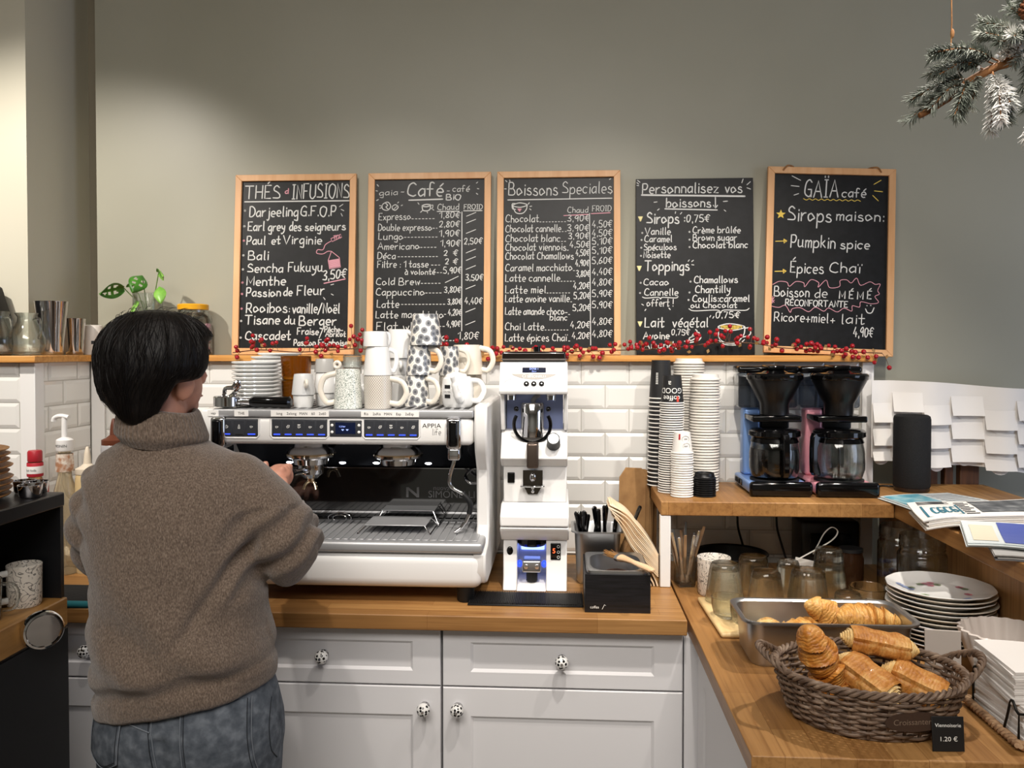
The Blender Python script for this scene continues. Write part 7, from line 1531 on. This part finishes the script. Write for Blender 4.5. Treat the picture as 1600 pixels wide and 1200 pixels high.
# ---- hair: a full, rounded short bob
M_hair = noise_mat('black_hair', [(.3, '#060404'), (.7, '#100b09')], 7, .50, (26, 26, 1.6), 4, bump=.45, dist=.003, spec=.28)
HR = [(1.418, -.856, .040, .034, -1.050), (1.432, -.852, .062, .056, -1.038), (1.452, -.850, .080, .080, -1.026), (1.476, -.848, .098, .097, -1.016), (1.500, -.842, .112, .108, -1.010), (1.524, -.838, .1225, .114, -1.004), (1.548, -.838, .1240, .116, -1.000), (1.572, -.838, .1190, .112, -.998), (1.594, -.838, .1080, .103, -.996), (1.612, -.839, .0930, .088, -.996), (1.626, -.840, .0730, .068, -.996), (1.636, -.841, .0460, .042, -.996), (1.640, -.841, .0160, .016, -.996)]
def hair_pt(z, a, off=0):
    for (z0, *A), (z1, *B) in zip(HR, HR[1:]):
        if z <= z1: break
    f = min(1, max(0, (z - z0) / (z1 - z0))); cx, rx, ry, cy = [lerp(p, q, f) for p, q in zip(A, B)]; cx += .004; rx *= .955; ry *= .97
    ca, sa = math.cos(a), math.sin(a); k = 1.0
    d = max(-1, min(1, ca * fx + sa * fy)); ang = math.degrees(math.acos(d))                 # angle from the face direction
    if z < 1.580: k *= lerp(1, .55, min(1, max(0, (70 - ang) / 14)) * min(1, (1.580 - z) / .02))   # the face is left free
    right = ca > 0
    if z < 1.500 and right: k *= lerp(1, .60, min(1, (1.500 - z) / .014) * min(1, max(0, (102 - ang) / 10)))   # cut above the ear
    k *= 1 + .012 * math.sin(9 * a + z * 40) + .008 * math.sin(23 * a)
    return Vector((cx + (rx * k + off) * ca, cy + (ry * k + off) * sa, z + (.010 * math.sin(2 * a + 1) if z < 1.45 else 0)))
mb = MB(); mb.loft([[tuple(hair_pt(z, 2 * PI * k / 72)) for k in range(72)] for z in [lerp(1.418, 1.640, i / 34) for i in range(35)]])
hair = solid(mb, 'hair', .0042, 4, M_hair)
rh = random.Random(5); st = MB()
for k in range(900):
    a = rh.uniform(0, 2 * PI); zt = rh.uniform(1.50, 1.638); L = rh.uniform(.05, .12); zb_ = max(zt - L, 1.424); sw = rh.uniform(-.25, .25); o0 = rh.uniform(.0002, .0022)
    d = max(-1, min(1, math.cos(a) * fx + math.sin(a) * fy)); ang = math.degrees(math.acos(d))
    if ang < 85 and zb_ < 1.585: zb_ = max(zb_, 1.585)
    if math.cos(a) > 0 and ang < 108: zb_ = max(zb_, 1.498)
    if zt - zb_ < .012: continue
    pts = [hair_pt(lerp(zt, zb_, i / 7), a + sw * i / 7, o0 + .0012 * math.sin(i + k)) for i in range(8)]
    st.tube(pts, [.0003] + [.00045] * 6 + [.0002], 4)
for k in range(60):
    a = rh.uniform(0, 2 * PI); p = hair_pt(rh.uniform(1.615, 1.638), a); d = Vector((rh.uniform(-.5, 1), rh.uniform(-.4, .4), rh.uniform(.3, 1))).normalized(); st.tube(catmull([p, p + d * .010 + Vector((.004, 0, 0)), p + d * .016 + Vector((.012, 0, -.004))], 4), [.0004] * 8 + [.0001], 4)
o = st.build('hair_strands', M_hair, hair, world=False)
for v in o.data.vertices: v.co = v.co - pr.location
o['kind'] = 'stuff'

# ---- sweater
M_knit = noise_mat('brown_melange_wool', [(.25, '#4c4037'), (.5, '#6c5d51'), (.75, '#8d7d6f')], 400, .95, (1, 1, .5), 6, bump=.9, dist=.0022, spec=.15, sheen=.35)
M_rib = noise_mat('brown_ribbed_wool', [(.25, '#4c4037'), (.5, '#6c5d51'), (.75, '#8d7d6f')], 360, .95, (1, 1, .4), 5, bump=.8, dist=.002, spec=.15, sheen=.35)
HT = -.26                                                    # the hem runs lower on the left
w_ = MB()
w_.loft([ring(cx, cy, z, rx, ry, 56, tl) for z, cx, cy, rx, ry, tl in ((.838, -.782, -.985, .174, .128, .20), (.844, -.782, -.985, .183, .139, .20), (.878, -.783, -.986, .184, .141, .20), (.893, -.784, -.987, .175, .134, .20), (.920, -.785, -.990, .186, .154, .20), (.955, -.785, -.992, .182, .152, .14), (.985, -.787, -.990, .177, .147, .08),
    (1.02, -.795, -.988, .177, .143, .05), (1.08, -.797, -.986, .178, .143, 0), (1.15, -.800, -.984, .183, .142, 0), (1.21, -.802, -.982, .188, .138, 0), (1.255, -.804, -.980, .188, .130, 0), (1.295, -.808, -.980, .178, .116, 0), (1.325, -.812, -.980, .156, .100, -.02), (1.345, -.818, -.982, .128, .088, -.03), (1.362, -.824, -.986, .096, .080, -.03), (1.375, -.828, -.990, .070, .070, 0))])
limb(w_, [(-.672, -.978, 1.278), (-.612, -.972, 1.205), (-.578, -.950, 1.140), (-.612, -.835, 1.148), (-.672, -.725, 1.186)], [.066, .080, .0725, .060, .040], 24)
limb(w_, [(-.938, -.978, 1.276), (-.972, -.965, 1.195), (-.980, -.920, 1.115), (-.942, -.800, 1.098), (-.888, -.690, 1.097)], [.064, .070, .068, .056, .039], 24)
def knit_warp(co, n):
    x, y, z = co
    d = .0045 * noise.noise(Vector((x * 9, y * 9, z * 5))) + .0022 * noise.noise(Vector((x * 24, y * 24, z * 14)))
    # soft drag folds from the right shoulder blade to the left hip, and crumples at the right elbow and waist
    u = (x + .80) * .55 + (z - 1.0) * .84; back = 1 if n.y < 0 else .3
    d += back * .0060 * math.sin(u * 46 + 2.4 * noise.noise(Vector((x * 4, 0, z * 4)))) * min(1, max(0, (1.16 - z) / .14)) * min(1, max(0, (z - .86) / .06))
    if x > -.68 and 1.06 < z < 1.24: d += .0075 * math.sin((z * .8 - x * .9) * 105 + 3 * noise.noise(Vector((x * 12, y * 12, z * 12)))) * min(1, (x + .68) / .05)
    if back == 1 and x > -.76: d -= .013 * math.exp(-((x - .62 * (z - 1.10) + .668) / .014) ** 2) * min(1, max(0, (1.22 - z) / .06)) * min(1, max(0, (z - .96) / .05))
    if x < -.93: d += .0055 * math.sin((z + x * .7) * 85) * min(1, (-.93 - x) / .04)
    return co + n * d
sw_ = solid(w_, 'sweater', .0065, 6, M_knit, warp=knit_warp)
# ribbed bands and the folded turtleneck
def band(name, rings_, ribs, amp, m, n=220):
    mb = MB(); out = []
    for cx, cy, z, rx, ry, tl in rings_: out.append([(cx + rx * (1 + amp * math.cos(ribs * a)) * math.cos(a), cy + ry * (1 + amp * math.cos(ribs * a)) * math.sin(a), z + tl * rx * math.cos(a) + .002 * math.sin(3 * a + z * 30)) for a in [2 * PI * k / n for k in range(n)]])
    mb.loft(out, cap=False); o = mb.build(name, m, sw_, sharp=80)
    for v in o.data.vertices: v.co = v.co - pr.location
    return o
tl = -.10
band('turtleneck', [(-.828, -.992, 1.362, .076, .078, tl), (-.828, -.992, 1.374, .0860, .0860, tl), (-.828, -.993, 1.380, .0905, .0900, tl), (-.828, -.993, 1.388, .0910, .0905, tl), (-.829, -.995, 1.405, .0870, .0870, tl), (-.830, -.997, 1.422, .0820, .0830, tl), (-.831, -.998, 1.431, .0800, .0810, tl), (-.832, -.998, 1.437, .0770, .0775, tl), (-.832, -.998, 1.438, .0715, .0720, tl), (-.832, -.998, 1.430, .0670, .0680, tl), (-.830, -.996, 1.380, .0640, .0650, tl)], 55, .008, M_rib, 330)
for nm, c, ax, r_ in (('cuff', Vector((-.672, -.725, 1.186)), Vector((-.06, .11, .038)), .041), ('cuff', Vector((-.888, -.690, 1.097)), Vector((.05, .11, 0)), .040)):
    ax = ax.normalized(); mb = MB(); mb.tube([c - ax * .012, c - ax * .002, c + ax * .022, c + ax * .036, c + ax * .037, c + ax * .02], [r_ * .96, r_, r_ * .95, r_ * .90, r_ * .78, r_ * .74], 40); o = mb.build(nm, M_rib, sw_, sharp=80)
    for v in o.data.vertices: v.co = v.co - pr.location

# ---- jeans
M_den = noise_mat('grey_denim', [(.25, '#3d434b'), (.5, '#565c64'), (.75, '#747a82')], 45, .85, (1, 1, 1), 6, bump=.35, dist=.001, spec=.2)
j = MB()
j.loft([ring(-.780, -.975, z, rx, ry, 48) for z, rx, ry in ((.70, .186, .128), (.745, .194, .140), (.79, .192, .142), (.85, .180, .130), (.91, .160, .112), (.93, .150, .105))])
for sx, fx0 in ((-.096, -.875), (.092, -.700)): limb(j, [(-.780 + sx, -.972, .735), (-.780 + sx, -.968, .56), (-.780 + sx * .95, -.955, .42), (fx0, -.965, .10)], [.100, .094, .084, .076, .070, .064], 28)
def jw(co, n): return co + n * (.003 * noise.noise(Vector((co.x * 14, co.y * 14, co.z * 9))) - .010 * math.exp(-((co.x + .782) / .016) ** 2) * (1 if n.y < 0 and co.z < .80 else 0))
je = solid(j, 'jeans', .0075, 5, M_den, warp=jw)
bv = BVHTree.FromPolygons([v.co + pr.location for v in je.data.vertices], [tuple(p.vertices) for p in je.data.polygons])
def seam(pts, r_=.0013, off=.0012, m=None, nm='seam'):
    P_ = []
    for x, z in catmull([Vector(p) for p in pts], 8):
        h = bv.ray_cast(Vector((x, -1.6, z)), Vector((0, 1, 0)))
        if h[0]: P_.append(h[0] + h[1] * off)
    if len(P_) > 2:
        o = MB().tube(P_, r_, 6).build(nm, m or M_seam, je)
        for v in o.data.vertices: v.co = v.co - pr.location
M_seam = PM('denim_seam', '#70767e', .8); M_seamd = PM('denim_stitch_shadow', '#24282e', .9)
def pocket(x0, x1, zt, zb_, sk=0):
    cs = [(x0, zt), (x0 + sk, zb_ + .02), ((x0 + x1) / 2 + sk, zb_), (x1 + sk, zb_ + .02), (x1, zt)]
    mb = MB(); nx, nz = 14, 14; g_ = []
    for i in range(nz + 1):
        row = []
        for k in range(nx + 1):
            u, f = k / nx, i / nz; zlow = zb_ + .02 * abs(2 * u - 1); z = lerp(zt, zlow, f); x = lerp(x0, x1, u) + sk * f; h = bv.ray_cast(Vector((x, -1.6, z)), Vector((0, 1, 0)))
            row.append(h[0] + h[1] * .0022 if h[0] else Vector((x, -1.1, z)))
        g_.append(row)
    mb.v = [tuple(p - pr.location) for r_ in g_ for p in r_]; mb.f = [(i * (nx + 1) + k, i * (nx + 1) + k + 1, (i + 1) * (nx + 1) + k + 1, (i + 1) * (nx + 1) + k) for i in range(nz) for k in range(nx)]; mb.mi = [0] * len(mb.f)
    o = mb.build('back_pocket', M_den, je); s_ = o.modifiers.new('s', 'SOLIDIFY'); s_.thickness = .0018; s_.offset = 1
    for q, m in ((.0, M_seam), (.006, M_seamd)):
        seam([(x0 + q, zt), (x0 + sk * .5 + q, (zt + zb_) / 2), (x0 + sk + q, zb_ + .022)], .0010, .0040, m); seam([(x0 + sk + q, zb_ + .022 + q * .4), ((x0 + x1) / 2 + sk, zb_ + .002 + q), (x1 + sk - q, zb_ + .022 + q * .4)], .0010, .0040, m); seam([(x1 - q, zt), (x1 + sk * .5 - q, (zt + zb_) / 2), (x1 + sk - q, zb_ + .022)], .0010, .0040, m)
pocket(-.742, -.625, .862, .688, .012); pocket(-.945, -.862, .835, .726, -.006)
seam([(-.800, .86), (-.794, .78), (-.783, .70), (-.780, .66)], .0011); seam([(-.806, .86), (-.800, .78), (-.790, .70)], .0010, .0008, M_seamd)
seam([(-.604, .88), (-.598, .80), (-.592, .70)], .0010, .0008, M_seamd)
seam([(-.93, .845), (-.86, .830), (-.80, .815)], .0013); seam([(-.60, .90), (-.61, .89), (-.62, .885)], .0013)
for fx0 in (-.875, -.700):
    mb = MB(); mb.loft([ring(fx0, -.905, z, rx, ry, 32) for z, rx, ry in ((.001, .044, .125), (.018, .047, .130), (.05, .045, .122), (.08, .042, .085), (.10, .044, .058))]); mb.build('shoe', M_blackmat, pr, world=True)
